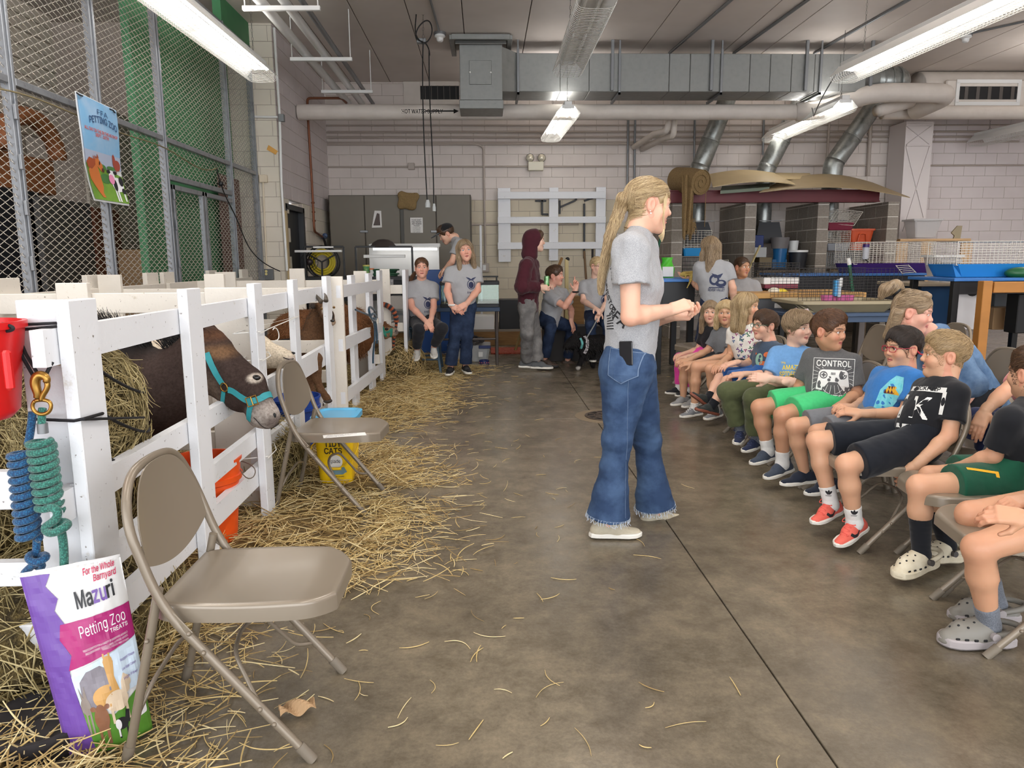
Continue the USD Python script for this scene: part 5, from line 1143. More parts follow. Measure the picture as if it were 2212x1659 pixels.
# ------------------------------------------------------------------ hair
def hair_mat(key,c1,c2,rough=.38):
 return[mat(f'{key}_{i}',tuple(np.clip(np.array(c1)*(1-w)+np.array(c2)*w,0,255)),rough,var=.35,vscale=120,spec=.5)for i,w in enumerate((.0,.45,1.0))]
HAIRS=dict(blond=((204,180,138),(126,100,68)),ash=((176,152,120),(104,84,62)),sandy=((182,154,112),(122,98,66)),brown=((96,68,46),(54,38,26)),dark=((58,44,36),(28,22,18)),chestnut=((116,80,54),(64,42,28)),light=((226,204,160),(160,130,88)))
def hair(t,c,R,s,style,key,h,strands=2500,seed=1,width=.0011,extra=None,length=None,skull=None):
 """a cap grown from the skull, shaped by style, with strands combed over it"""
 m=hair_mat('hair_'+key,*HAIRS[key]);W=lambda x,y,z:c+R@(V(x,y,z)*s)
 drop=dict(short=.14,crew=.14,fade=.14,mop=.16,bob=.26,long=.34,wavy=.42,pony=.16,bun=.2,tied=.16).get(style,.2)
 lo,hi=c-V(.2,.2,drop+.02)*s,c+V(.2,.2,.18)*s
 if extra:
  for(a,ra,b,rb)in extra:lo=np.minimum(lo,np.minimum(a,b)-.05);hi=np.maximum(hi,np.maximum(a,b)+.05)
 f=Field(lo,hi,h);E=lambda p,r,k=.02,op='add':f.ell(W(*p),np.array(r)*s,R,k*s,op);C=lambda a,ra,b,rb,k=.02,op='add':f.cone(W(*a),ra*s,W(*b),rb*s,k*s,op)
 th=dict(crew=.007,fade=.009,short=.012,mop=.018,bob=.014,long=.014,wavy=.02,pony=.008,bun=.008,tied=.008).get(style,.012)
 E((0,-.018,.032),(.073+th,.093+th,.081+th));E((0,.022,.046),(.06+th,.056+th,.05+th),.03)
 if style in('crew','fade'):E((0,.012,.078),(.062 if style=='crew' else .068,.078 if style=='crew' else .086,.045 if style=='crew' else .058),.02)
 if style=='short':E((0,.02,.08),(.058,.07,.048),.02)
 if style=='mop':E((0,.03,.07),(.075,.075,.05),.02);E((.02,.075,.05),(.05,.03,.03),.02)
 E((0,.105,-.05),(.082,.085,.108 if style not in('mop',)else .098),.012,'sub')  # the face is left free
 for q in(-1,1):
  if style in('crew','fade','short','pony','tied','bun'):E((q*.085,-.006,-.028 if style in('crew','fade','short')else-.012),(.05,.034,.05 if style in('crew','fade','short')else .046),.01,'sub')
 if style in('crew','fade','short','mop','pony','tied','bun'):
  f.cut(W(0,-.05,-.058 if style!='fade' else-.045),R@V(0,.25,-1),k=.01)
 if style in('bob','long','wavy'):
  zb={'bob':-.15,'long':-.21,'wavy':-.30}[style];w={'bob':.02,'long':.022,'wavy':.04}[style]
  for q in(-1,1):
   C((q*.07,-.005,.03),.026,(q*.076,.012,-.07),.022,.03);C((q*.076,.012,-.07),.022+w*.3,(q*(.074+w*.4),.0,zb),.014+w*.5,.03)
  for q in(-.6,0,.6):C((q*.08,-.085,.02),.035,(q*.09,-.075,zb*.9),.028+w*.5,.04)
  E((0,.105,-.06),(.058,.085,.12),.012,'sub')
  if style=='bob':C((-.05,.062,.055),.016,(.05,.064,.052),.016,.02)
 for e in extra or[]:f.cone(*e,k=.015*s)
 pv=f.lo;f.rough(.0035*s,(60,60,22),seed,2)
 v,fa,n=f.mesh();p=part(t,'hair',(v,fa),m[1],normals=n,smooth=False)
 if strands:
  r=np.random.default_rng(seed);a,b,cc=v[fa[:,0]],v[fa[:,1]],v[fa[:,2]];ar=np.linalg.norm(np.cross(b-a,cc-a),axis=1);i=r.choice(len(fa),strands,p=ar/ar.sum());u=r.random((strands,2));u[u.sum(1)>1]=1-u[u.sum(1)>1]
  P=a[i]+(b-a)[i]*u[:,:1]+(cc-a)[i]*u[:,1:];L=length or dict(crew=.022,fade=.03,short=.045,mop=.08,bob=.1,long=.12,wavy=.14,pony=.11,bun=.1,tied=.1).get(style,.06)
  def both(X):
   q=f.at(X)
   if skull is None:return q
   o=skull.at(X);return np.minimum(q,np.where(o<.5,o,1))
  def gboth(X):
   e=.004;g=np.stack([both(X+V(*(e*(w==j)for j in range(3))))-both(X-V(*(e*(w==j)for j in range(3))))for w in range(3)],-1);return g/np.maximum(np.linalg.norm(g,axis=1,keepdims=True),1e-9)
  lift=dict(crew=.004,fade=.006,short=.005,mop=.006).get(style,.0035)
  pts=[P];k=7;wav=r.normal(0,1,(strands,3));r01=r.random(strands);amp={'wavy':.8,'long':.3,'bob':.25}.get(style,.2)
  for j in range(k-1):
   q=(pts[-1]-c)@R/s;g=gboth(pts[-1])
   if style in('pony','bun','tied'):d=np.where(q[:,1:2]>-.085,np.c_[-q[:,0]*2.2*0-.15*q[:,0]*20*(q[:,1]<-.03),-1-0*q[:,0],-.35-2*(q[:,2]-.03)],np.array([[0,-.15,-1.0]]))
   elif style in('crew','fade','short'):d=np.c_[q[:,0]*4,.75-6*np.maximum(-q[:,1],0),-.25+0*q[:,0]]if style!='fade' else np.c_[.6+0*q[:,0],-.3+0*q[:,0],.35-4*np.maximum(.06-q[:,2],0)]
   elif style=='mop':d=np.c_[.6+5*q[:,0],.5+4*q[:,1],-.5+0*q[:,0]]
   else:d=np.c_[q[:,0]*5*(q[:,2]>.02),q[:,1]*3*(q[:,2]>.03),-1+0*q[:,0]]
   d=d@R.T+wav*amp*.35*(1 if style!='wavy' else math.sin(j*2.1)*1.6);d=d-(d*g).sum(1,keepdims=True)*g;d/=np.maximum(np.linalg.norm(d,axis=1,keepdims=True),1e-9)
   stop=(q[:,1]>.05)&(q[:,2]<dict(mop=.042,short=.05,crew=.062,fade=.06).get(style,.05))&(np.abs(q[:,0])<.058)
   nx=pts[-1]+d*np.where(stop|((style in('crew','fade','short','mop'))&(((q[:,1]>-.01)&(q[:,2]<.012))|((q[:,1]>-.06)&(q[:,2]<-.035))|(q[:,2]<-.06))),.0006,L*s/(k-1))[:,None];nx=nx-gboth(nx)*np.clip(both(nx)-(.001+lift*r01*j/k),-.03,.03)[:,None];pts.append(nx)
  st=np.stack(pts,1);ql=((st-c)@R)/s;ok=~(((np.abs(ql[...,0])>.066)&(ql[...,1]<.014)&(ql[...,1]>-.042)&(ql[...,2]<.022)&(ql[...,2]>-.05)).any(1)&(style in('pony','tied','bun','crew','fade','short')));st=st[ok];strands=len(st);q=r.choice(3,strands,p=(.4,.35,.25));wd=width*np.array([.8,1,1,1,1,.8,.3])
  for j in range(3):
   if(q==j).any():curves(p,'strands',st[q==j],np.broadcast_to(wd,((q==j).sum(),k)),m[j])
 return f
# ------------------------------------------------------------------ hands
def hand(f,w,d,n,side,L=.175,curl=.5,spread=.12,thumb=.5,point=None):
 """palm and five fingers added to the field: w wrist, d towards the fingers, n back of the hand, side (+1/-1) where the thumb leaves (along n x d)"""
 d=norm(d);n=norm(np.asarray(n)-(np.asarray(n)@d)*d);t=np.cross(n,d)*side;k=L/.175
 f.cone(w-d*.02*k,.024*k,w+d*.03*k,.026*k,.015*k,sq=(n,.72))
 for u in(-.024,-.008,.008,.024):f.cone(w+d*.025*k+t*u*.8*k,.0145*k,w+d*.082*k+t*u*k,.0125*k,.012*k)
 for i,(u,ln)in enumerate(((.026,.072),(.0088,.08),(-.0088,.075),(-.026,.058))):
  cv=curl if point is None or i!=point else .02
  p=w+d*(.088-.006*abs(i-1))*k+t*u*k;a=cv*.55+.03*i;dd=norm(d+t*u*spread*40*k*(1-min(cv,1))*.1)
  for q,(fr,r0,r1)in enumerate(((.45,.0098,.0090),(.3,.0088,.008),(.25,.0078,.0068))):
   e=dd*math.cos(a)-n*math.sin(a);nx=p+e*ln*fr*k;f.cone(p,r0*k,nx,r1*k,.0035*k);p=nx;a+=cv*(.95 if q==0 else .7)
 p=w+d*.022*k+t*.026*k-n*.008*k;e=norm(d*.62+t*(.8-.5*thumb)-n*(.25+.5*thumb))
 nx=p+e*.036*k;f.cone(p,.0145*k,nx,.0105*k,.012*k);e2=norm(e+d*.4-t*.5*thumb);f.cone(nx,.0102*k,nx+e2*.03*k,.008*k,.005*k)
# ------------------------------------------------------------------ people
def cloth(key,col,col2=None,rough=.85,fine=420,var=.35,vscale=50,heather=False):
 return mat('cloth_'+key,col,rough,var=.8 if heather else var,vscale=260 if heather else vscale,col2=col2,bump=.35,bscale=fine,bdist=.0012,sheen=.15,spec=.2)
def denim(key,c1,c2,rough=.85):
 return mat('denim_'+key,c1,rough,var=.9,vscale=7,vdetail=6,col2=c2,bump=.4,bscale=700,bdist=.001,spec=.2)
def chop(poly,cell):
 P,F,c=[],[],0
 for g in getattr(poly,'geoms',[poly]):
  if g.is_empty:continue
  x0,y0,x1,y1=g.bounds
  for cx in np.arange(math.floor(x0/cell)*cell,x1,cell):
   for cy in np.arange(math.floor(y0/cell)*cell,y1,cell):
    h=g.intersection(sbox(cx,cy,cx+cell,cy+cell))
    for q in getattr(h,'geoms',[h]):
     if q.geom_type=='Polygon' and q.area>1e-8:
      v,f=trimesh.creation.triangulate_polygon(q,engine='earcut');P.append(v);F.append(f+c);c+=len(v)
 return np.vstack(P),np.vstack(F)
def decal(f,t,name,shape,C,ux,uy,m,lift=.0012,cell=.03,back=.2,label=None):
 """flat print shot onto a cloth's surface; shape in metres about C"""
 P,F=shape if isinstance(shape,tuple)else chop(shape,cell)
 ux,uy=norm(ux),norm(uy);n=norm(np.cross(ux,uy));uy=np.cross(n,ux)
 S=C+P[:,:1]*ux+P[:,1:2]*uy+n*back;Q,hit=f.shoot(S,-n);ok=hit[F].all(1)
 if not ok.any():return
 Q=Q+f.grad(Q)*lift;F=F[ok];w=(np.cross(Q[F[:,1]]-Q[F[:,0]],Q[F[:,2]]-Q[F[:,0]])@n)<0;F=F.copy();F[w]=F[w][:,::-1]
 return part(t,name,(Q,F),m,smooth=True,label=label)
def words(s,h,w=None,x=0,y=0,bold=True,arch=0.0):
 v,f=text_flat(s,h,bold);v=v.copy();v[:,0]-=(v[:,0].max()+v[:,0].min())/2
 if w:v[:,0]*=w/np.ptp(v[:,0])
 k=v[:,0]/max(np.ptp(v[:,0]),1e-6);return np.c_[v[:,0]+x,v[:,1]+y+arch*(.25-k*k)],f
def shoe(t,an,toe,L,kind,mt,sole_m,res,lace=None,upv=(0,0,1),extra=None,flex=0.0,drop=.075):
 """one shoe: an = ankle joint, toe = direction, L = length; +x forward, z up in its own frame"""
 fx=norm(toe);uz=norm(np.asarray(upv,float)-(np.asarray(upv,float)@fx)*fx);ry=np.cross(uz,fx);k=L/.25;A=np.stack([fx,ry,uz],1)
 o=an-uz*drop*k;W=lambda x,y,z:o+A@(V(x,y,z)*k)
 f=Field(np.min([W(x,y,z)for x in(-.12,.22)for y in(-.08,.08)for z in(-.03,.17)],0),np.max([W(x,y,z)for x in(-.12,.22)for y in(-.08,.08)for z in(-.03,.17)],0),res)
 C=lambda a,ra,b,rb,kk=.02,op='add',sq=None:f.cone(W(*a),ra*k,W(*b),rb*k,kk*k,op,sq)
 wide=1.18 if kind=='clog' else 1.0
 C((-.052,0,.032),.033*wide,(.05,0,.034),.037*wide);C((.05,.004,.03),.037*wide,(.135,.006,.02),.031*wide,sq=(uz,.75 if kind!='clog' else 1.0));C((.05,0,.045),.03,(-.0,0,.075),.03)
 if kind!='clog':C((-.035,0,.05),.034,(-.03,0,.1 if kind=='high' else .078),.032)
 else:C((.02,0,.06),.04,(.09,0,.045),.042)
 f.cut(W(0,0,.014),-uz);f.cut(W(-.02,0,.085 if kind not in('high',)else .11),uz+fx*-.1 if kind!='clog' else uz+fx*-.75)
 f.ell(W(-.028,0,.12 if kind!='clog' else .09),np.array((.036,.027,.05))*k,np.stack([fx,ry,uz],1),.006*k,'sub')
 v,fa,n=f.mesh();s=part(t,'shoe',(v,fa),mt,normals=n)
 pts=[(-.088,0),(-.08,.026),(-.05,.035),(0,.034),(.06,.043),(.11,.045),(.15,.034),(.17,.008),(.165,-.012),(.14,-.034),(.1,-.042),(.04,-.036),(-.05,-.034),(-.08,-.026)]
 pg=Polygon([(x,y*wide)for x,y in pts]).buffer(.006).buffer(-.003);zs=(0,.006,.02,.026)if kind!='clog' else(0,.008,.03,.036)
 lv,lf=loft([pg.buffer(-.008),pg,pg,pg.buffer(-.004)],zs,40);z=lv[:,2]+.22*np.clip(lv[:,0]-.11,0,1)**2*8*.3
 part(s,'sole',(np.stack([W(*q)for q in np.c_[lv[:,:2],z]]),lf),sole_m,smooth=30)
 if lace is not None:
  zz=[]
  for i in range(9):x=.03+.075*i/8;zz.append(W(x,(.018 if i%2 else-.018)+.003,.0))
  S,hit=f.shoot(np.array(zz)+uz*.14*k,-uz,.3);part(s,'lace',tube(spline(S+uz*.003,50),.0028*k,5),lace,smooth=True)
  S2=[S[0]+uz*.004,S[0]+uz*.016*k+ry*.02*k,S[0]+ry*.032*k+uz*.0*k,S[0]+ry*.012*k+uz*.012*k,S[0]-ry*.02*k+uz*.014*k,S[0]-ry*.034*k-uz*.004*k,S[0]+uz*.006]
  part(s,'lace',tube(spline(S2,40),.0026*k,5),lace,smooth=True)
 if kind=='clog':
  st=[W(.005,.046,.052),W(-.04,.048,.062),W(-.09,.028,.066),W(-.105,0,.066),W(-.09,-.028,.066),W(-.04,-.048,.062),W(.005,-.046,.052)]
  part(s,'heel_strap',tube(spline(st,30),.011*k,8),mt,smooth=True)
  for q in(-1,1):part(s,'rivet',cyl(W(.005,q*.044,.052),W(.005,q*.062,.054),.014*k,14),extra or sole_m)
  hs=[(x,y)for x,y in((.06,-.018),(.06,.018),(.085,0),(.085,-.03),(.085,.03),(.11,-.016),(.11,.016),(.13,0))]
  S,hit=f.shoot(np.array([W(x,y,.15)for x,y in hs]),-uz,.3)
  part(s,'vent_hole',cat([ball(q-uz*.002,.0046*k,1)for q in S]),M_DARK,kind='stuff')
  for q in(-1,1):
   S,hit=f.shoot(np.array([W(x,q*.12,.038)for x in(.035,.065,.095,.122)]),-q*ry,.3);part(s,'side_slot',cat([obox(p_,fx,ry,uz,(.014*k,.006*k,.009*k),.002)for p_ in S[hit]]),M_DARK,kind='stuff')
 return f,s,W,A
def lerp(a,b,t):return np.asarray(a,float)*(1-t)+np.asarray(b,float)*t
SHOE_WHITE=mat('sole_white',(226,222,212),.55);SHOE_DARK=mat('sole_dark',(36,34,34),.6)
def person(label,J,head,top,bottom,shoes=None,socks=None,b=1.0,near=True,group=None,skin='fair',gaze=None,hands=None,belly=0.0,arms=(1.0,1.0),legs=(1.0,1.0),seat_z=None,parts=None,hips_r=1.0):
 """J: joints as points (pairs are left, right): hd nk sh el wr hp kn an toe; head: dict h, face, style, col, kid"""
 hb=(.0068 if near else .0095);t=Thing('person',label,'person',(J['hp'][0][0]if 'hp' in J else J['nk'][0],J['nk'][1],0),group=group)
 s=head['h']/.225;c=J['hd'];R=facing(head['face'])
 if head.get('roll'):R=tilt_axes(R,head['roll'])
 if seat_z:
  J['hp']=[V(h[0],h[1],max(h[2],seat_z+.088*b))for h in J['hp']]
 nk=J['nk'];sh,el,wr=J['sh'],J['el'],J['wr'];hp=J['hp'];pc=(hp[0]+hp[1])/2;sc=(sh[0]+sh[1])/2
 rightv=norm(sh[1]-sh[0]);upv=norm(nk-pc);fwd=norm(np.cross(upv,rightv));
 sk=SKINS[skin];skc=np.array(lin(sk))
 # skin: limbs and trunk in one piece, then the finer head and hands joined on
 allp=[nk,*sh,*el,*wr,*hp]+([*J['kn'],*J['an']]if 'kn' in J else[])
 f=Field(np.min(allp,0)-.16*b,np.max(allp,0)+.16*b,hb)
 f.cone(pc,.08*b,sc-upv*.12*b,.085*b,.05);f.cone(sc-upv*.12*b,.085*b,nk,.05*b,.04)
 for i in(0,1):
  ar=arms[i]*b;f.cone(sc+(sh[i]-sc)*.5-upv*.02,.055*b,sh[i],.046*ar,.04)
  f.cone(sh[i],.047*ar,el[i],.0385*ar,.02);m=lerp(el[i],wr[i],.3);f.cone(el[i],.0385*ar,m,.0395*ar,.015);f.cone(m,.0395*ar,wr[i],.0265*ar,.015)
  if 'kn' in J and bottom.get('skin',True):
   kn,an=J['kn'][i],J['an'][i];lg=legs[i]*b;f.cone(pc+(hp[i]-pc)*.8,.085*lg,kn,.056*lg,.03);m=lerp(kn,an,.36);f.cone(kn,.053*lg,m,.0535*lg,.02);f.cone(m,.0535*lg,an,.034*lg,.02);
 V0,F0,N0=f.mesh();col0=np.broadcast_to(skc,V0.shape).copy()
 for jt in(list(el)+(list(J['kn'])if 'kn' in J else[])):w=np.exp(-(np.linalg.norm(V0-jt,axis=1)/(.05*b))**2);col0+=(np.array(lin((214,122,100)))-col0)*(.28*w)[:,None]
 hf=head_field(c,R,s,head.get('res',.0029 if near else .0052),head.get('kid',0.0),nk+upv*.02*b,blink=head.get('blink',1.0));vh,fh,nh=hf.mesh()
 ch_=head_tint(vh,c,R,s,sk,head.get('brow',HAIRS[head['col']][1]),kid=head.get('kid',0))
 Vs,Fs,Ns,Cs=[V0,vh],[F0,fh],[N0,nh],[col0,ch_]
 for i in(0,1):
  hs=(hands or[{},{}])[i]
  if hs is None:continue
  d0=norm(wr[i]-el[i]);d=norm(hs.get('d',d0));n=hs.get('n',V(0,0,1)if abs(d[2])<.8 else fwd);L=hs.get('L',.175*s)
  g=Field(wr[i]-.2*L/.175,wr[i]+.2*L/.175,.0032 if near else .005);q=lerp(el[i],wr[i],.72);ar=arms[i]*b
  g.cone(q,lerp(.0395*ar,.0265*ar,.6)+.0006,wr[i],.0268*ar,.004)
  hand(g,wr[i],d,n,hs.get('thumb',1 if i==0 else-1),L,hs.get('curl',.5),point=hs.get('point'),spread=hs.get('spread',.12));a_,b_,n_=g.mesh();cc=np.broadcast_to(skc,a_.shape).copy();w=np.clip((np.linalg.norm(a_-wr[i],axis=1)-.06*L/.175)/(.1*L/.175),0,1);cc+=(np.array(lin((220,130,108)))-cc)*(.25*w)[:,None]
  Vs.append(a_);Fs.append(b_);Ns.append(n_);Cs.append(cc)
 o,FF=0,[]
 for v,q in zip(Vs,Fs):FF.append(q+o);o+=len(v)
 part(t,'body',(np.vstack(Vs),np.vstack(FF)),M_SKIN,normals=np.vstack(Ns),color=np.vstack(Cs))
 eyes(t,c,R,s,gaze if gaze is not None else R[:,1],head.get('iris',(96,70,48)))
 hfld=hair(t,c,R,s,head['style'],head['col'],head.get('hres',.0036 if near else .0055),head.get('strands',2600 if near else 900),seed=len(label)*7%97+1,extra=head.get('extra'),width=head.get('sw',.0011 if near else .0018),length=head.get('len'),skull=hf)
 # top
 out=dict(t=t,R=R,s=s,c=c,up=upv,fwd=fwd,right=rightv,pc=pc,sc=sc,hair=hfld,head=hf)
 if top:
  off=top.get('off',.012)*b;hem=top.get('hem',.09)*b;sl=top.get('sleeve',.62)
  pts=[nk+upv*.04,*sh,pc-upv*(hem+.03)]+list(hp)+[lerp(sh[i],el[i],min(sl,1))for i in(0,1)]+([lerp(el[i],wr[i],sl-1)for i in(0,1)]if sl>1 else[])
  g=Field(np.min(pts,0)-.17*b,np.max(pts,0)+.17*b,hb*.9)
  for i in(0,1):
   h_=pc+(hp[i]-pc)*.55-upv*.02;wq=lerp(pc,sc,.42)+(hp[i]-pc)*.5;cq=lerp(pc,sc,.74)+(sh[i]-sc)*.5
   g.cone(h_-upv*hem,.105*b*top.get('loose',1.0),wq,.088*b+off,.05,sq=(fwd,.95));g.cone(wq,.088*b+off,cq,.085*b+off,.05,sq=(fwd,.9));g.cone(cq,.082*b+off,lerp(sh[i],nk,.4)-upv*.05*b,.05*b+off,.05)
   g.cone(sh[i]-upv*.004,.05*b+off,lerp(nk,sh[i],.25)-upv*.012*b,.046*b+off*.6,.04)
   ar=arms[i]*b;e=lerp(sh[i],el[i],min(sl,1));g.cone(sh[i],.051*ar+off,e,.05*ar+off*1.2,.02,clip=(e,el[i]-sh[i])if sl<=1 else None)
   if sl>1:e2=lerp(el[i],wr[i],sl-1);g.cone(el[i],.047*ar+off,e2,.036*ar+off,.02,clip=(e2,wr[i]-el[i]));g.ell(el[i],.05*ar+off,k=.02)
  g.cone(pc,.1*b+off*.5,lerp(pc,sc,.85),.092*b+off*.5,.06,sq=(fwd,.95));g.cone(lerp(pc,sc,.85),.085*b+off*.5,nk-upv*.03*b,.05*b+off*.5,.05)
  if belly:g.ell(lerp(pc,sc,.3)+fwd*.05*b,V(.12,.12,.13)*b*belly,k=.06)
  if top.get('bust'):
   for i in(0,1):g.ell(lerp(pc,sc,.7)+(sh[i]-sc)*.42+fwd*.075*b,.062*b*top['bust'],k=.05)
  g.ell(nk+upv*.05*b+fwd*.014*b,V(.058,.056,.055)*b*top.get('neck',1.0),rot(rightv,fwd,upv),k=.008,op='sub')
  g.rough(top.get('wr',.0085)*(b**.5),top.get('wf',(14,14,9)),len(label),3)
  hc=pc-upv*hem
  g.cut(hc,-upv+fwd*top.get('hemtilt',0),rad=None if sl<=1 else .5*b)
  a_,b_,n_=g.mesh();out['top']=part(t,top.get('name','t_shirt'),(a_,b_),top['m'],normals=n_);out['topf']=g
 if bottom and 'kn' in J:
  off=bottom.get('off',.012)*b;end=bottom['end'];kn,an=J['kn'],J['an'];kind=bottom.get('kind','shorts');hipr=.1*hips_r
  pts=[pc+upv*.1,*hp,*kn]+(list(an)if end>1 else[])
  g=Field(np.min(pts,0)-.17*b,np.max(pts,0)+.17*b,hb*.9)
  for i in(0,1):
   lg=legs[i]*b;hq=pc+(hp[i]-pc)*.62;g.cone(hq+upv*.07*b,.088*b+off,hq,hipr*b+off*.6,.05);
   if end<=1:e=lerp(hp[i],kn[i],end);g.cone(hq,hipr*lg+off*.5,e,lerp(.082,.066,end)*lg+off*1.8,.03,clip=(e,kn[i]-hp[i]))
   else:
    g.cone(hq,hipr*lg+off*.5,kn[i],.058*lg+off,.03);g.ell(kn[i],.058*lg+off,k=.02);fl=bottom.get('flare',1.0);e=lerp(kn[i],an[i],end-1);m=lerp(kn[i],an[i],.35)
    g.cone(kn[i],.055*lg+off,m,.055*lg+off,.02);g.cone(m,.055*lg+off,lerp(m,e,1.06),(.042*lg+off)*fl,.02,clip=(e,an[i]-kn[i]+bottom.get('hemtilt',V(0,0,0))))
  g.rough(bottom.get('wr',.005)*(b**.5),bottom.get('wf',(16,16,16)),len(label)+3,3)
  g.cut(pc+upv*.13*b,upv,rad=.35*b)
  a_,b_,n_=g.mesh();out['bottom']=part(t,bottom.get('name',kind),(a_,b_),bottom['m'],normals=n_);out['bottomf']=g
 if socks:
  for i in(0,1):
   kn,an=J['kn'][i],J['an'][i];a=lerp(kn,an,socks['top']);lg=legs[i]*b;g=Field(np.minimum(a,an)-.1*b,np.maximum(a,an)+.1*b,.0042 if near else .007)
   ra=np.interp(socks['top'],[.36,1],[.0535,.034])*lg+.0042;g.cone(a-(an-a)*.12,ra,an,.036*lg+.0042,.01);g.ell(an-V(0,0,.01),.04*lg+.002,k=.02);g.cut(a,a-an,rad=.12)
   g.rough(.0018,(20,20,90),4,2);a_,b_,n_=g.mesh();out.setdefault('socks',[]).append((part(t,'sock',(a_,b_),socks['m'],normals=n_),g))
 if shoes:
  for i in(0,1):
   out.setdefault('shoes',[]).append(shoe(t,J['an'][i],J['toe'][i],shoes.get('L',.25*b),shoes.get('kind','sneaker'),shoes['m'],shoes.get('sole',SHOE_WHITE),.0042 if near else .008,shoes.get('lace'),upv=(shoes.get('up')or[(0,0,1)]*2)[i],extra=shoes.get('extra'),drop=shoes.get('drop',.075)))
 return out
def glasses(o,m,w=.056,round_=False):
 t,R,s,c=o['t'],o['R'],o['s'],o['c'];W=lambda x,y,z:c+R@(V(x,y,z)*s);g=part(t,'glasses',tube([W(-.008,.103,.004),W(0,.105,.006),W(.008,.103,.004)],.0018*s,6),m)
 for q in(-1,1):
  a=np.linspace(0,2*pi,28,endpoint=False);rx,rz=(.0225,.018)if round_ else(.024,.016);p_=1 if round_ else .6
  P=[W(q*.032+rx*np.sign(math.cos(k))*abs(math.cos(k))**p_,.1-.25*max(abs(q*.032+rx*math.cos(k))-.03,0),-.001+rz*np.sign(math.sin(k))*abs(math.sin(k))**p_)for k in a]
  part(g,'rim',tube(P,.0019*s,6,closed=True),m,smooth=True);part(g,'temple',tube([W(q*.056,.09,.005),W(q*.072,.05,.005),W(q*.08,-.012,.008),W(q*.079,-.03,-.01)],.0018*s,6),m)
 return g
# ------------------------------------------------------------------ the row of seated children
def joints(**k):
 J={}
 for n,v in k.items():
  if n=='toe':J[n]=[V(*q)for q in v]
  elif isinstance(v[0],(tuple,list)):J[n]=[atY(*q)for q in v]
  else:J[n]=atY(*v)
 return J
WHITE_SOCK=cloth('sock_white',(226,224,220),fine=500);BLACK_SOCK=cloth('sock_black',(26,28,34));GREY_SOCK=cloth('sock_grey',(120,124,132),heather=True,col2=(84,88,96))
INKW,INKK=mat('print_white',(226,226,222),.7),mat('print_black',(30,30,34),.7)
# boy in the black tee
J8=joints(hd=(2041,766,3.38),nk=(2040,822,3.36),sh=((2066,850,3.24),(1998,838,3.5)),el=((2050,942,3.19),(1990,925,3.57)),wr=((1982,1003,3.19),(1930,975,3.54)),hp=((1990,985,3.29),(1966,957,3.47)),kn=((1829,1003,3.24),(1764,952,3.52)),an=((1846,1128,3.27),(1795,1088,3.47)),toe=((-.86,-.5,-.22),(-.85,-.5,-.1)))
R8=person('boy in a black tee and black shorts with salmon running shoes gripping his chair seat',J8,dict(h=.212,face=(-.93,.36,.02),style='crew',col='sandy',kid=.6,strands=5200,len=.02),dict(m=cloth('tee_black',(27,28,32)),sleeve=.66,hem=.1),dict(kind='shorts',m=cloth('shorts_black',(22,26,34),fine=600),end=.86,off=.018),
dict(m=mat('shoe_salmon',(232,104,88),.7,var=.3,vscale=60,bump=.3,bscale=500,bdist=.001),L=.225,lace=mat('lace_salmon',(226,96,84),.7)),dict(m=WHITE_SOCK,top=.72),b=.86,skin='tan',gaze=(-.95,.3,0),hands=[dict(d=(-.55,.2,-.8),n=(-.3,-.9,.2),curl=.55),dict(curl=.6)],belly=.7,seat_z=.41)
sw=Polygon([(-.04,.0),(-.028,-.012),(-.012,-.012),(.045,.02),(-.008,-.001),(-.022,.0),(-.03,.008)])
for k,(f_,s_,W,A)in enumerate(R8['shoes']):
 sd=-1 if(A@V(0,1,0))@V(0,-1,0)<0 else 1
 decal(f_,s_,'swoosh',affinity.scale(sw,1.15,1.15),W(.035,sd*.03,.044),-A[:,0],A[:,2],INKK,lift=.0015,cell=.008,back=.06)
tre=union_all([affinity.rotate(ell(0,.012,.005,.011),a,origin=(0,0))for a in(-38,0,38)]+[sbox(-.014,-.004,.014,-.0025),sbox(-.012,-.008,.012,-.0065)])
for k,(p_,g_)in enumerate(R8['socks']):
 q=lerp(J8['kn'][k],J8['an'][k],.82);decal(g_,p_,'trefoil',tre,q,V(.93,-.36 if k==0 else-.3,0)if k==0 else V(.9,-.4,0),V(0,0,1),INKK,cell=.01,back=.08)
n8=norm(V(-.78,-.6,.25));u8=norm(np.cross(V(0,0,1),n8));w8=np.cross(n8,u8);C8=lerp(R8['pc'],R8['sc'],.60)+n8*.06
fr=union_all([sbox(-.1,.08,.1,.105),sbox(-.11,-.06,-.09,.06),sbox(.085,-.02,.105,.085),sbox(-.1,-.105,.06,-.085)]).difference(union_all([ell(-.06,.09,.018,.01),ell(.03,.1,.022,.012),ell(-.1,.02,.012,.02),ell(.095,.04,.01,.02),ell(-.03,-.095,.02,.01),ell(.02,-.09,.015,.01)]))
decal(R8['topf'],R8['top'],'print',fr,C8,u8,w8,INKW)
decal(R8['topf'],R8['top'],'print',words('K',.1,.085,0,-.05),C8,u8,w8,INKW);decal(R8['topf'],R8['top'],'print',words('KICKFLIP',.02,.14,0,.085),C8,u8,w8,INKK,lift=.0022)
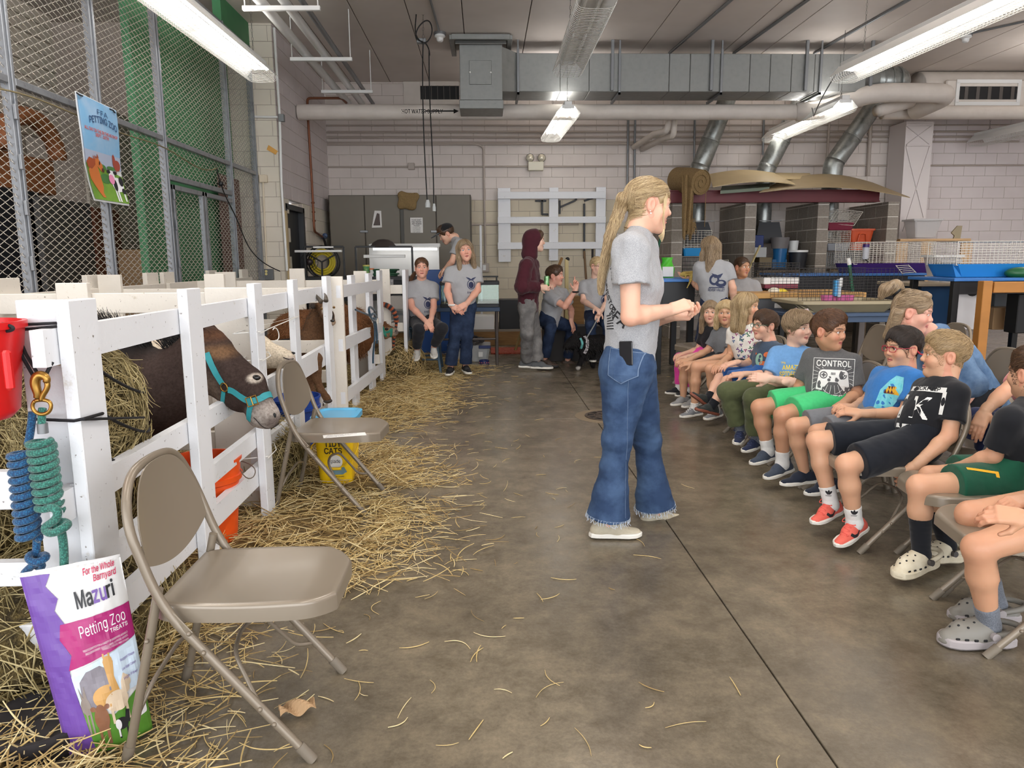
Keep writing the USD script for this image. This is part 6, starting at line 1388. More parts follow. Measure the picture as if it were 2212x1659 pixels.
# boy with red glasses in the blue shark tee
J7=joints(hd=(1950,751,3.9),nk=(1955,800,3.88),sh=((1974,818,3.74),(1903,812,4.0)),el=((1955,893,3.68),(1872,866,4.05)),wr=((1862,893,3.72),(1842,880,3.92)),hp=((1908,918,3.8),(1882,905,3.96)),kn=((1766,935,3.77),(1716,920,3.98)),an=((1790,1038,3.8),(1738,1020,4.0)),toe=((-.95,-.2,-.05),(-.95,-.1,-.05)))
R7=person('boy with red glasses in a blue shark tee, hands together on his grey shorts',J7,dict(h=.208,face=(-.97,-.2,-.02),style='short',col='dark',kid=.7,strands=5000),dict(m=cloth('tee_blue',(56,118,186)),sleeve=.7,hem=.1),dict(kind='shorts',m=cloth('shorts_grey',(112,114,118),fine=600),end=.84,off=.018),dict(m=cloth('shoe_dark',(38,44,58)),L=.22),None,b=.8,skin='tan',gaze=(-1,-.1,0),hands=[dict(d=(-.9,.35,.1),n=(-.1,-.4,.9),curl=.75),dict(d=(-.9,-.35,.15),n=(-.2,-.2,.9),curl=.75)],seat_z=.41)
glasses(R7,mat('glasses_red',(176,40,62),.3))
W7=lambda x,y,z:R7['c']+R7['R']@(V(x,y,z)*R7['s'])
part(R7['t'],'glasses_strap',tube(spline([W7(-.08,-.03,-.012),W7(-.082,-.05,-.03),W7(-.07,-.08,-.035)],8),.004,6),mat('strap_red',(186,42,62),.6))
n7=norm(V(-.62,-.78,.1));u7=norm(np.cross(V(0,0,1),n7));w7=np.cross(n7,u7);C7=lerp(R7['pc'],R7['sc'],.5)+n7*.06+u7*.02
sh_body=Polygon([(.03,.13),(.07,.125),(.075,.06),(.05,0),(0,-.08),(-.09,-.13),(-.06,-.04),(-.04,.05),(0,.1)])
decal(R7['topf'],R7['top'],'print',sh_body,C7,u7,w7,mat('print_aqua',(92,190,206),.7,var=.6,vscale=30,col2=(150,214,222)))
decal(R7['topf'],R7['top'],'print',Polygon([(-.02,.035),(.06,.03),(.05,.075),(.0,.07)]),C7,u7,w7,mat('print_maw',(222,166,40),.7),lift=.0018)
decal(R7['topf'],R7['top'],'teeth_print',union_all([Polygon([(-.02+i*.016,.035),(-.012+i*.016,.055),(-.004+i*.016,.035)])for i in range(5)]+[Polygon([(.0+i*.014,.073),(.006+i*.014,.055),(.012+i*.014,.073)])for i in range(4)]),C7,u7,w7,mat('print_teeth',(74,36,40),.7),lift=.0024)
decal(R7['bottomf'],R7['bottom'],'patch',union_all([rrect(-.03,-.022,.03,.022,.008).difference(rrect(-.026,-.018,.026,.018,.006))]),lerp(J7['hp'][0],J7['kn'][0],.5),V(.9,-.3,0),V(0,-.5,1),INKW,cell=.012)
decal(R7['bottomf'],R7['bottom'],'patch',words('FORT',.009,.03,0,-.005),lerp(J7['hp'][0],J7['kn'][0],.5),V(.9,-.3,0),V(0,-.5,1),INKW)
# boy in the grey control tee
J6=joints(hd=(1791,714,4.36),nk=(1796,762,4.38),sh=((1838,783,4.28),(1754,772,4.46)),el=((1850,853,4.24),(1727,838,4.5)),wr=((1822,872,4.1),(1738,868,4.34)),hp=((1806,872,4.28),(1775,866,4.44)),kn=((1691,897,4.2),(1641,880,4.46)),an=((1690,1000,4.22),(1659,972,4.46)),toe=((-.9,-.42,-.12),(-.9,-.4,-.1)))
R6=person('boy with a flat-top haircut in a grey CONTROL tee and bright green shorts',J6,dict(h=.218,face=(.55,-.83,-.06),style='fade',col='chestnut',kid=.7,strands=5000),dict(m=cloth('tee_grey',(100,100,100),heather=True,col2=(84,84,86)),sleeve=.72,hem=.1),dict(kind='shorts',m=cloth('shorts_green',(70,196,122),fine=600),end=.8,off=.02),dict(m=cloth('shoe_slate',(70,78,92),heather=True,col2=(54,62,76)),L=.225,kind='high'),dict(m=WHITE_SOCK,top=.74),b=.92,skin='warm',gaze=(.75,-.65,-.05),hands=[dict(curl=.7),dict(curl=.7)],belly=1.0,seat_z=.41)
n6=norm(V(-.42,-.9,.12));u6=norm(np.cross(V(0,0,1),n6));w6=np.cross(n6,u6);C6=lerp(R6['pc'],R6['sc'],.52)+n6*.08+u6*.015
D6=lambda sh,m=INKW,l=.0012:decal(R6['topf'],R6['top'],'print',sh,C6,u6,w6,m,lift=l)
D6(sbox(-.112,-.13,.112,.13).difference(sbox(-.109,-.127,.109,.127)));D6(words('CONTROL',.034,.19,0,.082));D6(words('CENTER',.034,.17,0,-.118))
pad=union_all([rrect(-.08,-.01,.08,.062,.025),Polygon([(-.08,.03),(-.092,-.055),(-.06,-.06),(-.02,-.005)]),Polygon([(.08,.03),(.092,-.055),(.06,-.06),(.02,-.005)])]);D6(pad)
D6(union_all([ell(-.052,.03,.021,.021).difference(ell(-.052,.03,.016,.016)),ell(.052,.03,.021,.021).difference(ell(.052,.03,.016,.016))]+[ell(.052+dx,.03+dy,.005,.005)for dx,dy in((-.009,0),(.009,0),(0,.009),(0,-.009))]+[sbox(-.064,.026,-.04,.034),sbox(-.056,.018,-.048,.042),ell(-.022,.002,.009,.009),ell(.022,.002,.009,.009)]+[sbox(-.012+i*.005,.032,-.009+i*.005,.046)for i in range(5)]),mat('print_grey',(84,84,86),.7),.0022)
rays=[]
for a in np.linspace(0,2*pi,26,endpoint=False):rays.append(LineString([(0.075*math.cos(a),.03+.06*math.sin(a)),(.2*math.cos(a),.03+.2*math.sin(a))]).buffer(.0012))
for q in(.06,.085):rays.append(LineString([(q*math.cos(a),-.02+q*math.sin(a))for a in np.linspace(pi*1.05,pi*1.95,14)]).buffer(.0014))
D6(union_all(rays).intersection(sbox(-.109,-.078,.109,.076)).difference(pad.buffer(.004)))
# blond boy in the light blue tee
J5=joints(hd=(1724,707,4.86),nk=(1715,754,4.88),sh=((1746,768,4.82),(1678,764,4.95)),el=((1722,828,4.72),(1652,828,4.86)),wr=((1662,818,4.66),(1700,826,4.66)),hp=((1716,848,4.8),(1690,845,4.94)),kn=((1628,861,4.76),(1571,846,5.0)),an=((1634,948,4.82),(1600,930,5.0)),toe=((-.85,-.5,-.1),(-.5,-.85,-.1)))
R5=person('blond boy in a light blue tee and olive cargo trousers, arms folded on his lap',J5,dict(h=.208,face=(.38,-.92,-.03),style='mop',col='ash',kid=.8,strands=4500),dict(m=cloth('tee_sky',(112,160,212)),sleeve=.66,hem=.1),dict(kind='trousers',m=cloth('olive',(86,92,62),col2=(70,76,50)),end=1.82,off=.022,flare=1.35,wr=.009),dict(m=cloth('shoe_navy',(40,48,76)),L=.215,kind='high',lace=mat('lace_navy',(60,70,104),.7)),dict(m=GREY_SOCK,top=.8),b=.82,skin='pale',gaze=(.7,-.7,0),hands=[dict(d=(-.9,.1,.1),n=(0,-.9,.3),curl=.6),dict(d=(.9,.1,-.1),n=(0,-.8,.5),curl=.5)],seat_z=.41)
n5=norm(V(-.35,-.93,.1));u5=norm(np.cross(V(0,0,1),n5));w5=np.cross(n5,u5);C5=lerp(R5['pc'],R5['sc'],.5)+n5*.07+u5*.02
YEL=mat('print_yellow',(232,206,62),.7)
for s_,h_,w_,y_ in(('THE',.012,.03,.05),('AMAZING',.03,.15,.012),('SPIDER-MAN',.034,.18,-.035)):decal(R5['topf'],R5['top'],'print',words(s_,h_,w_,0 if s_!='THE' else-.07,y_,arch=.02),C5,u5,w5,YEL)
decal(R5['topf'],R5['top'],'print',union_all([ell(.0,-.08,.08,.025),Polygon([(-.02,-.06),(.09,-.05),(.08,-.11),(0,-.11)])]),C5,u5,w5,mat('print_plum',(62,40,62),.7))
# boy with green glasses
J4=joints(hd=(1652,702,5.4),nk=(1662,742,5.38),sh=((1683,756,5.28),(1645,752,5.5)),el=((1655,810,5.2),(1626,790,5.55)),wr=((1607,808,5.2),(1590,783,5.4)),hp=((1655,828,5.32),(1644,822,5.46)),kn=((1572,824,5.3),(1556,818,5.5)),an=((1538,876,5.28),(1531,860,5.4)),toe=((-.8,-.35,.25),(-.75,-.1,.55)))
R4=person('boy with green glasses in a slate space tee, feet crossed in the air',J4,dict(h=.205,face=(-.95,-.3,0),style='short',col='brown',kid=.8,strands=4000),dict(m=cloth('tee_slate',(72,88,108),heather=True,col2=(60,74,94)),sleeve=.7,hem=.1),dict(kind='shorts',m=cloth('shorts_blue',(44,92,160)),end=.95,off=.02),dict(m=cloth('shoe_charcoal',(44,48,46)),L=.215,sole=mat('sole_red',(126,70,52),.6)),dict(m=BLACK_SOCK,top=.78),b=.78,skin='fair',gaze=(-.95,-.3,0),hands=[dict(d=(-.9,.2,-.1),n=(0,-.3,.9),curl=.6),dict(d=(-.9,-.1,-.2),n=(0,-.2,.9),curl=.5)],seat_z=.41)
glasses(R4,mat('glasses_green',(62,120,104),.3))
n4=norm(V(-.7,-.7,.1));u4=norm(np.cross(V(0,0,1),n4));w4=np.cross(n4,u4);C4=lerp(R4['pc'],R4['sc'],.52)+n4*.06
for sh_,m_ in((ell(-.02,.02,.035,.045),mat('print_mint',(150,190,170),.7)),(ell(.045,.06,.03,.02),mat('print_orange',(212,110,62),.7)),(ell(.02,-.01,.03,.022),mat('print_orange',(212,110,62),.7)),(ell(-.06,.06,.008,.008),mat('print_orange',(212,110,62),.7))):decal(R4['topf'],R4['top'],'print',sh_,C4,u4,w4,m_)
decal(R4['topf'],R4['top'],'print',words('EXPLORE',.02,.1,0,-.06),C4,u4,w4,INKW)
# girl in the white flowered tee
J3=joints(hd=(1613,662,5.9),nk=(1612,702,5.9),sh=((1638,718,5.84),(1583,718,5.98)),el=((1640,768,5.75),(1578,768,6.0)),wr=((1600,790,5.65),(1556,786,5.82)),hp=((1626,796,5.84),(1610,794,5.98)),kn=((1535,797,5.84),(1504,792,6.02)),an=((1546,885,5.9),(1500,882,6.05)),toe=((-.8,-.55,-.05),(-.9,-.3,-.05)))
R3=person('girl with wavy blonde hair in a white flowered tee and black shorts',J3,dict(h=.208,face=(.72,-.68,0),style='long',col='blond',kid=.7,strands=3500),dict(m=cloth('tee_white',(232,228,220)),sleeve=.5,hem=.12,loose=1.05),dict(kind='shorts',m=cloth('shorts_jet',(30,30,34)),end=.4),dict(m=cloth('shoe_grey',(128,130,134)),L=.215,lace=mat('lace_white',(214,214,210),.7)),dict(m=WHITE_SOCK,top=.86),b=.78,skin='tan',gaze=(.8,-.6,0),hands=[dict(curl=.5),dict(curl=.5)],seat_z=.41)
n3_=norm(V(-.45,-.88,.1));u3=norm(np.cross(V(0,0,1),n3_));w3=np.cross(n3_,u3);C3=lerp(R3['pc'],R3['sc'],.5)+n3_*.06;r_=np.random.default_rng(4)
for k,cc in enumerate(((150,66,110),(58,92,140),(70,120,92),(110,70,130))):
 fl=union_all([affinity.translate(affinity.rotate(union_all([ell(0,.008,.004,.008),ell(.007,-.002,.008,.004),ell(-.006,-.004,.006,.005)]),r_.uniform(0,360)),r_.uniform(-.12,.12),r_.uniform(-.18,.16))for _ in range(14)]);decal(R3['topf'],R3['top'],'flower_print',fl,C3,u3,w3,mat(f'flower_{k}',cc,.7))
# blond boy in grey, long fringe
J2=joints(hd=(1567,675,6.4),nk=(1573,708,6.4),sh=((1594,726,6.32),(1549,722,6.48)),el=((1566,770,6.2),(1528,758,6.5)),wr=((1496,785,6.22),(1487,778,6.4)),hp=((1572,798,6.34),(1562,796,6.48)),kn=((1496,798,6.32),(1478,795,6.5)),an=((1500,862,6.4),(1476,858,6.5)),toe=((-.9,-.4,-.05),(-.9,-.4,-.05)))
R2=person('child with a long blond fringe in a grey tee clasping the knees',J2,dict(h=.2,face=(-.36,-.93,-.02),style='bob',col='light',kid=.8,strands=3000,res=.004,hres=.0045),dict(m=cloth('tee_ash',(118,120,124),heather=True,col2=(98,100,104)),sleeve=.7,hem=.1),dict(kind='shorts',m=cloth('shorts_jet',(30,30,34)),end=.7),dict(m=cloth('shoe_grey2',(150,150,150)),L=.21),None,b=.78,skin='tan',gaze=(-.5,-.85,0),hands=[dict(d=(-.95,.2,-.1),n=(0,-.4,.9),curl=.75),dict(d=(-.95,-.2,-.1),n=(0,-.3,.9),curl=.75)],seat_z=.41)
# girl in pink leggings
J1=joints(hd=(1534,674,6.9),nk=(1540,706,6.9),sh=((1560,722,6.82),(1521,720,6.98)),el=((1540,760,6.72),(1508,756,7.0)),wr=((1486,770,6.75),(1478,764,6.92)),hp=((1545,790,6.84),(1535,788,6.98)),kn=((1487,778,6.84),(1468,774,7.0)),an=((1485,842,6.9),(1466,838,7.0)),toe=((-.9,-.4,.05),(-.95,-.25,.08)))
R1=person('girl with a fringe in a black tee and bright pink leggings',J1,dict(h=.2,face=(-.3,-.95,-.02),style='long',col='ash',kid=.8,strands=2800,res=.004,hres=.0045),dict(m=cloth('tee_jet',(34,34,38)),sleeve=.66,hem=.1),dict(kind='leggings',m=cloth('pink',(226,72,160)),end=1.86,off=.007),dict(m=cloth('shoe_jet',(40,42,46)),L=.21),dict(m=WHITE_SOCK,top=.8),b=.76,skin='fair',gaze=(-.5,-.85,0),hands=[dict(curl=.6),dict(curl=.6)],seat_z=.41)
# boy at the right edge with cream clogs
J9=joints(hd=(2232,806,2.95),nk=(2230,866,2.96),sh=((2182,905,2.86),(2268,900,3.1)),el=((2146,985,2.9),(2290,985,3.1)),wr=((2076,1008,3.02),(2240,1020,3.05)),hp=((2168,1058,2.88),(2150,1035,3.04)),kn=((1986,1050,2.88),(2010,1030,3.06)),an=((1990,1196,2.9),(2046,1178,3.04)),toe=((-.93,-.35,-.1),(-.96,-.2,.12)))
R9=person('boy at the right edge in dark green shorts, black socks and cream clogs',J9,dict(h=.21,face=(-.2,.98,0),style='crew',col='brown',kid=.6,strands=4000,len=.02),dict(m=cloth('tee_black',(27,28,32)),sleeve=.8,hem=.12,loose=1.1),dict(kind='shorts',m=cloth('shorts_forest',(24,82,60),fine=600),end=.62,off=.02),dict(m=mat('clog_cream',(216,206,182),.55,var=.5,vscale=18,col2=(188,172,140)),L=.235,kind='clog',sole=mat('clog_cream',(216,206,182),.55),extra=mat('clog_rivet',(70,66,64),.4)),dict(m=BLACK_SOCK,top=.3),b=.84,skin='tan',hands=[dict(curl=.5),dict(curl=.5)],seat_z=.34)
q9=lerp(J9['hp'][0],J9['kn'][0],.36);decal(R9['bottomf'],R9['bottom'],'stripe',union_all([sbox(-.065,.028,.065,.04),sbox(.05,.012,.065,.04)]),q9+V(.0,-.02,.02),V(1,-.12,-.12),V(0,.6,.8),mat('stripe_gold',(236,176,40),.7))
# child cut by the lower right corner
J10=joints(hd=(2420,900,2.5),nk=(2410,985,2.48),sh=((2390,1010,2.3),(2390,1000,2.62)),el=((2330,1130,2.2),(2300,1100,2.6)),wr=((2216,1118,2.16),(2222,1080,2.46)),hp=((2340,1190,2.34),(2330,1170,2.5)),kn=((2112,1184,2.3),(2096,1112,2.5)),an=((2136,1348,2.36),(2150,1300,2.56)),toe=((-.97,.1,-.02),(-.96,.1,-.02)))
R10=person('child with bare knees and grey clogs at the lower right corner',J10,dict(h=.21,face=(-.9,.2,-.2),style='short',col='brown',kid=.6,strands=500),dict(m=cloth('top_navy',(36,42,70)),sleeve=.7,hem=.1),dict(kind='shorts',m=cloth('shorts_navy',(34,40,62)),end=.3),dict(m=mat('clog_grey',(122,118,110),.5),L=.25,kind='clog',sole=mat('clog_greysole',(158,150,150),.55),extra=mat('clog_greysole',(158,150,150),.55)),dict(m=GREY_SOCK,top=.74),b=.86,skin='warm',hands=[dict(d=(-.9,.3,.05),n=(-.2,-.6,.7),curl=.65),dict(d=(-.9,-.3,.0),n=(0,-.3,.9),curl=.7)],seat_z=.41)
# girl in pink behind, and the woman in denim
Jp=joints(hd=(2262,720,3.5),nk=(2258,782,3.5),sh=((2210,812,3.36),(2290,812,3.66)),el=((2166,850,3.3),(2310,900,3.7)),wr=((2128,888,3.28),(2240,930,3.6)),hp=((2250,930,3.4),(2240,915,3.6)),kn=((2128,915,3.34),(2110,905,3.56)),an=((2146,1050,3.36),(2120,1040,3.56)),toe=((-.95,-.2,-.05),(-.95,-.2,-.05)))
Rp=person('girl in pink tee and navy star leggings, mostly hidden at the right edge',Jp,dict(h=.21,face=(-.9,-.2,0),style='pony',col='brown',kid=.6,strands=500),dict(m=cloth('tee_pink',(238,160,160)),sleeve=.5,hem=.1),dict(kind='leggings',m=cloth('leggings_navy',(34,42,76)),end=1.9,off=.01),dict(m=cloth('shoe_white',(222,220,216)),L=.22),None,b=.82,skin='tan',hands=[dict(d=(-.5,-.3,-.75),n=(-.6,-.6,.4),curl=.35,spread=.3),dict(curl=.5)],seat_z=.41)
st=union_all([affinity.translate(affinity.rotate(Polygon([((.006 if i%2 else .0025)*math.cos(i*pi/5),(.006 if i%2 else .0025)*math.sin(i*pi/5))for i in range(10)]),r_.uniform(0,90)),r_.uniform(-.18,.2),r_.uniform(-.2,.06))for _ in range(30)]+[affinity.translate(affinity.rotate(union_all([ell(-.01,.003,.012,.006),ell(.011,.003,.012,.006)]),r_.uniform(0,180)),r_.uniform(-.18,.2),r_.uniform(-.2,.06))for _ in range(12)])
decal(Rp['bottomf'],Rp['bottom'],'star_print',st,lerp(Jp['hp'][0],Jp['kn'][0],.6),V(1,-.05,0),V(0,-.3,1),INKW,cell=.05)
Jm=joints(hd=(1972,674,4.25),nk=(2008,722,4.3),sh=((2062,752,4.16),(2024,722,4.5)),el=((2100,830,4.05),(2000,800,4.6)),wr=((2030,870,4.0),(1960,850,4.5)),hp=((2128,866,4.2),(2110,850,4.4)),kn=((1990,880,4.12),(1975,865,4.4)),an=((2000,1000,4.2),(1985,985,4.4)),toe=((-.9,-.4,-.05),(-.95,-.2,-.05)))
W_=lambda p,c_,R_,s_:c_+R_@(V(*p)*s_)
Rm_=facing((.82,-.55,-.16));cm=Jm['hd'];sm=1.02
bun=[(W_((0,-.09,.09),cm,Rm_,sm),.03,W_((.0,-.12,.125),cm,Rm_,sm),.04),(W_((.0,-.12,.125),cm,Rm_,sm),.04,W_((.01,-.165,.10),cm,Rm_,sm),.035),(W_((.01,-.165,.10),cm,Rm_,sm),.035,W_((.015,-.18,.06),cm,Rm_,sm),.018)]
bun+=[(W_((q*.05,-.07,-.02),cm,Rm_,sm),.04,W_((q*.045,-.09,-.16),cm,Rm_,sm),.025)for q in(-1,0,1)]
bun+=[(W_((.035+.006*(i%2),.06-.022*i,.105+.004*(i%2)),cm,Rm_,sm),.014,W_((.035-.006*(i%2),.045-.022*i,.112),cm,Rm_,sm),.014)for i in range(6)]
RM=person('woman with a braided half-up bun and denim jacket leaning among the children',Jm,dict(h=.229,face=(.82,-.55,-.16),style='bun',col='ash',strands=4500,extra=bun),dict(m=denim('jacket',(112,140,172),(74,102,138)),sleeve=1.85,hem=.1,loose=1.08,off=.02,wr=.014,name='denim_jacket'),dict(kind='jeans',m=cloth('trousers_black',(30,32,38)),end=1.95),dict(m=cloth('shoe_white',(222,220,216)),L=.24),None,b=.98,skin='rosy',gaze=(.6,-.5,-.5),hands=[dict(curl=.5),dict(curl=.5)])
part(RM['t'],'hair_tie',tube([W_((.035*math.cos(a),-.1+.02*math.sin(a),.1+.03*math.sin(a)),cm,Rm_,sm)for a in np.linspace(0,2*pi,20)],.007,6),M_BLACK)
# ------------------------------------------------------------------ the young woman standing in the aisle
TEE=cloth('tee_heather',(176,176,178),heather=True,col2=(146,147,150));NAVY=mat('print_navy',(44,52,84),.7)
JW=joints(hd=(1401,442,3.5),nk=(1376,507,3.5),sh=((1388,540,3.69),(1361,540,3.33)),el=((1402,690,3.72),(1362,684,3.28)),wr=((1452,682,3.58),(1446,670,3.42)),hp=((1362,792,3.6),(1352,792,3.42)),kn=((1398,950,3.68),(1334,948,3.44)),an=((1416,1104,3.72),(1312,1128,3.45)),toe=((.95,.28,-.02),(1,-.06,0)))
RW=facing((1,.12,-.1));cw=JW['hd'];sw_=1.03;Q=lambda*p:cw+RW@(V(*p)*sw_)
tie=Q(0,-.128,.012);br=spline([tie,atY(1336,462,3.5),atY(1322,496,3.48),atY(1312,536,3.47),atY(1303,580,3.46),atY(1298,632,3.46)],22)
ext=[(Q(0,-.09,.02),.03,tie,.018)]
for i in range(len(br)-1):
 o=V(0,.012*(1 if i%2 else-1),0)*(1-i/30);ext.append((br[i]+o,.027-.0007*i,br[i+1]+o,.024-.0007*i))
PW=person('young woman in a grey heather tee and flared blue jeans standing with hands clasped',JW,dict(h=.232,face=(1,.12,-.1),style='pony',col='blond',strands=6500,extra=ext,sw=.0009,iris=(90,110,120)),dict(m=TEE,sleeve=.52,hem=.01,off=.026,wr=.017,wf=(13,13,8),loose=1.06,bust=.85,hemtilt=-.1),dict(kind='jeans',m=denim('flare',(68,90,122),(44,62,92)),end=1.93,off=.009,flare=2.0,wr=.009,wf=(9,9,16)),dict(m=mat('shoe_tan',(186,176,154),.8,var=.4,vscale=40,bump=.4,bscale=500,bdist=.001),L=.25,lace=mat('lace_tan',(196,188,168),.7)),None,b=1.0,skin='fair',hands=[dict(d=(.85,-.5,.05),n=(.2,.4,-.85),curl=.75,thumb=-1),dict(d=(.95,.1,.3),n=(.15,-.55,.8),curl=1.05,thumb=1)],arms=(1.05,1.08),legs=(1.06,1.06),hips_r=1.18)
t=PW['t']
part(t,'hair_tie',tube([tie+RW@(V(.021*math.cos(a),-.004,.021*math.sin(a)))for a in np.linspace(0,2*pi,20)],.007,6),M_BLACK,smooth=True)
curves(t,'loose_lock',[spline([Q(.066+.004*i,.045+.002*i,.05),Q(.074,.05+.002*i,0),Q(.068+.003*i,.052,-.06),Q(.066,.062+.001*i,-.11),Q(.068,.048+.003*i,-.15-.004*i)],14)for i in range(-3,4)],.0022,hair_mat('hair_blond',*HAIRS['blond'])[0])
part(t,'earring',cat([ball(Q(.079,-.012,-.044),.0045,2),ball(Q(.081,-.016,-.034),.003,2)]),mat('pearl',(236,230,220),.15),kind='stuff')
ring=[JW['nk']+PW['up']*.018+(PW['right']*math.cos(a)+PW['fwd']*math.sin(a))*.062+PW['up']*(-.015*math.sin(a))for a in np.linspace(0,2*pi,40)]
part(t,'necklace',tube(ring,.0016,5),M_BRASS)
# print on her back
nb=norm(V(-.75,-.66,.05));ub=norm(np.cross(V(0,0,1),nb));wb=np.cross(nb,ub);Cb=lerp(PW['pc'],PW['sc'],.62)+nb*.08
DB=lambda sh:decal(PW['topf'],PW['top'],'back_print',sh,Cb,ub,wb,INKK)
rt_=lambda m,a:((m[0]@np.array([[math.cos(a),math.sin(a)],[-math.sin(a),math.cos(a)]])),m[1])
v,f=words('LIVE IT',.026,.13);a=-.9;v2=rt_((v,f),a)[0];DB((v2+V(.005,.1),f))
v,f=words('LIVESTOCK',.03,.19);DB((rt_((v,f),-1.1)[0]+V(-.02,-.03),f));v,f=words('FFA',.05,.1);DB((rt_((v,f),-.7)[0]+V(.03,-.12),f))
DB(union_all([LineString([(-.03+.004*math.sin(i),-.1-.012*i),(.02,-.09-.013*i)]).buffer(.0025)for i in range(6)]))
# jeans pocket, phone, seams
npk=norm(V(-.62,-.78,.1));upk=norm(np.cross(V(0,0,1),npk));wpk=np.cross(npk,upk);Cp=atY(1332,782,3.3)
pk=Polygon([(-.068,.06),(.072,.045),(.066,-.06),(.0,-.1),(-.06,-.065)])
decal(PW['bottomf'],PW['bottom'],'pocket',pk,Cp,upk,wpk,denim('pocket',(78,100,132),(54,74,106)),lift=.004)
SEAM=mat('jean_seam',(104,124,152),.8)
decal(PW['bottomf'],PW['bottom'],'seam',pk.difference(pk.buffer(-.0035)),Cp,upk,wpk,SEAM,lift=.0055)
S_,_h=PW['bottomf'].shoot(np.array([Cp+upk*.012+wpk*.045+npk*.2]),-npk);ph=bar(S_[0]+npk*.008-wpk*.06+upk*.008,S_[0]+npk*.014+wpk*.05,.068,.009,.004,hint=npk);part(t,'phone',ph,mat('phone',(24,24,28),.25))
for i in(0,1):
 for(nv,off)in((V(0,-1,0),0),(V(.05,-.9,0),.045)):
  P0=[lerp(JW['hp'][i],JW['kn'][i],a)for a in np.linspace(.12,1,14)]+[lerp(JW['kn'][i],JW['an'][i],a)for a in np.linspace(.05,.95,14)]
  S,hit=PW['bottomf'].shoot(np.array(P0)+V(.01+off*np.linspace(-.6,1.4,28)[:,None]*V(1,0,0))[0]*0+np.stack([.012+off*np.linspace(-.3,1.3,28),0*np.arange(28)-.3,0*np.arange(28)],1),V(0,1,0));
  if hit.all():part(PW['bottom'],'seam',tube(S-V(0,.0002,0),.0011,4),SEAM)
 an_,kn_=JW['an'][i],JW['kn'][i];dd=norm(an_-kn_);e=lerp(kn_,an_,.93);x_,y_,_=frame(dd);fr_=[]
 r=np.random.default_rng(i)
 for a in np.linspace(0,2*pi,90,endpoint=False):q0=e+(x_*math.cos(a)+y_*math.sin(a))*(.042*1.06+.009)*2.0*.99;fr_.append([q0-dd*.012,q0+dd*.004+r.normal(0,.003,3),q0+dd*.016+r.normal(0,.005,3)])
 curves(PW['bottom'],'frayed_hem',fr_,.002,mat('fray',(196,206,218),.8))
# ------------------------------------------------------------------ group at the back
EMB=lambda s:union_all([ell(0,0,.045,.055).difference(ell(0,0,.037,.047)),ell(0,-.005,.028,.036),Polygon([(-.06,.085),(-.02,.075),(0,.06),(.02,.075),(.06,.085),(.03,.055),(.008,.045),(-.008,.045),(-.03,.055)])])
def ffa(o,n,side=.07,low=.62):
 n=norm(n);u=norm(np.cross(V(0,0,1),n));w=np.cross(n,u);C=lerp(o['pc'],o['sc'],low)+n*.08+u*side
 decal(o['topf'],o['top'],'emblem',EMB(1),C,u,w,NAVY,lift=.002);decal(o['topf'],o['top'],'emblem',words('B W FFA',.02,.085,0,-.1),C,u,w,NAVY,lift=.002)
JEAN=denim('dark',(48,62,88),(30,40,62))
Jg1=joints(hd=(911,578,8.8),nk=(911,608,8.85),sh=((936,621,8.82),(884,621,8.82)),el=((937,664,8.7),(890,664,8.7)),wr=((931,690,8.45),(921,695,8.42)),hp=((926,694,8.85),(898,694,8.85)),kn=((955,710,8.42),(905,712,8.42)),an=((937,750,8.55),(900,755,8.55)),toe=((.05,-.9,-.35),(-.05,-.9,-.35)))
brd=spline([atY(896,590,8.95),atY(889,602,8.9),atY(885,614,8.85)],8);e1_=[(brd[i],.022,brd[i+1],.018)for i in range(7)]
G1=person('girl with a dark braid and black trousers sitting on the blue stool',Jg1,dict(h=.222,face=(.1,-.99,0),style='tied',col='chestnut',extra=e1_),dict(m=TEE,sleeve=.62,hem=.06,off=.02),dict(kind='trousers',m=cloth('trousers_jet',(36,37,42)),end=1.88),dict(m=cloth('shoe_pale',(186,184,178)),L=.24),None,b=.95,near=False,skin='rosy',hands=[dict(d=(-.4,-.6,-.5),n=(0,-.7,.6),curl=.6),dict(d=(.5,-.5,-.5),n=(0,-.7,.6),curl=.6)]);ffa(G1,(.1,-.98,.1),.07,.5)
Jg2=joints(hd=(1004,541,8.6),nk=(1003,573,8.65),sh=((1028,588,8.65),(974,588,8.62)),el=((1032,627,8.6),(966,628,8.55)),wr=((1008,656,8.42),(976,660,8.42)),hp=((1014,662,8.65),(988,662,8.65)),kn=((1009,724,8.62),(983,724,8.6)),an=((1006,790,8.65),(973,793,8.62)),toe=((.3,-.95,-.05),(-.2,-.97,-.05)))
G2=person('girl with loose brown hair and dark jeans standing by the glass tank',Jg2,dict(h=.235,face=(.18,-.97,.05),roll=-.1,style='long',col='ash',iris=(70,90,110)),dict(m=TEE,sleeve=.6,hem=.06,off=.02,bust=.5),dict(kind='jeans',m=JEAN,end=1.92,flare=1.4),dict(m=mat('shoe_bw',(34,34,36),.6),L=.25),None,b=1.0,near=False,skin='rosy',hands=[dict(d=(-.75,-.3,-.4),n=(-.1,-.9,.3),curl=.5),dict(d=(.8,-.2,-.45),n=(0,-.9,.3),curl=.4)]);ffa(G2,(.05,-.99,.1),.085,.62)
part(G2['t'],'wristwatch',tube([Jg2['wr'][1]+V(.034*math.cos(a),.034*math.sin(a),.006)for a in np.linspace(0,2*pi,14)],.011,6),M_WHITE);
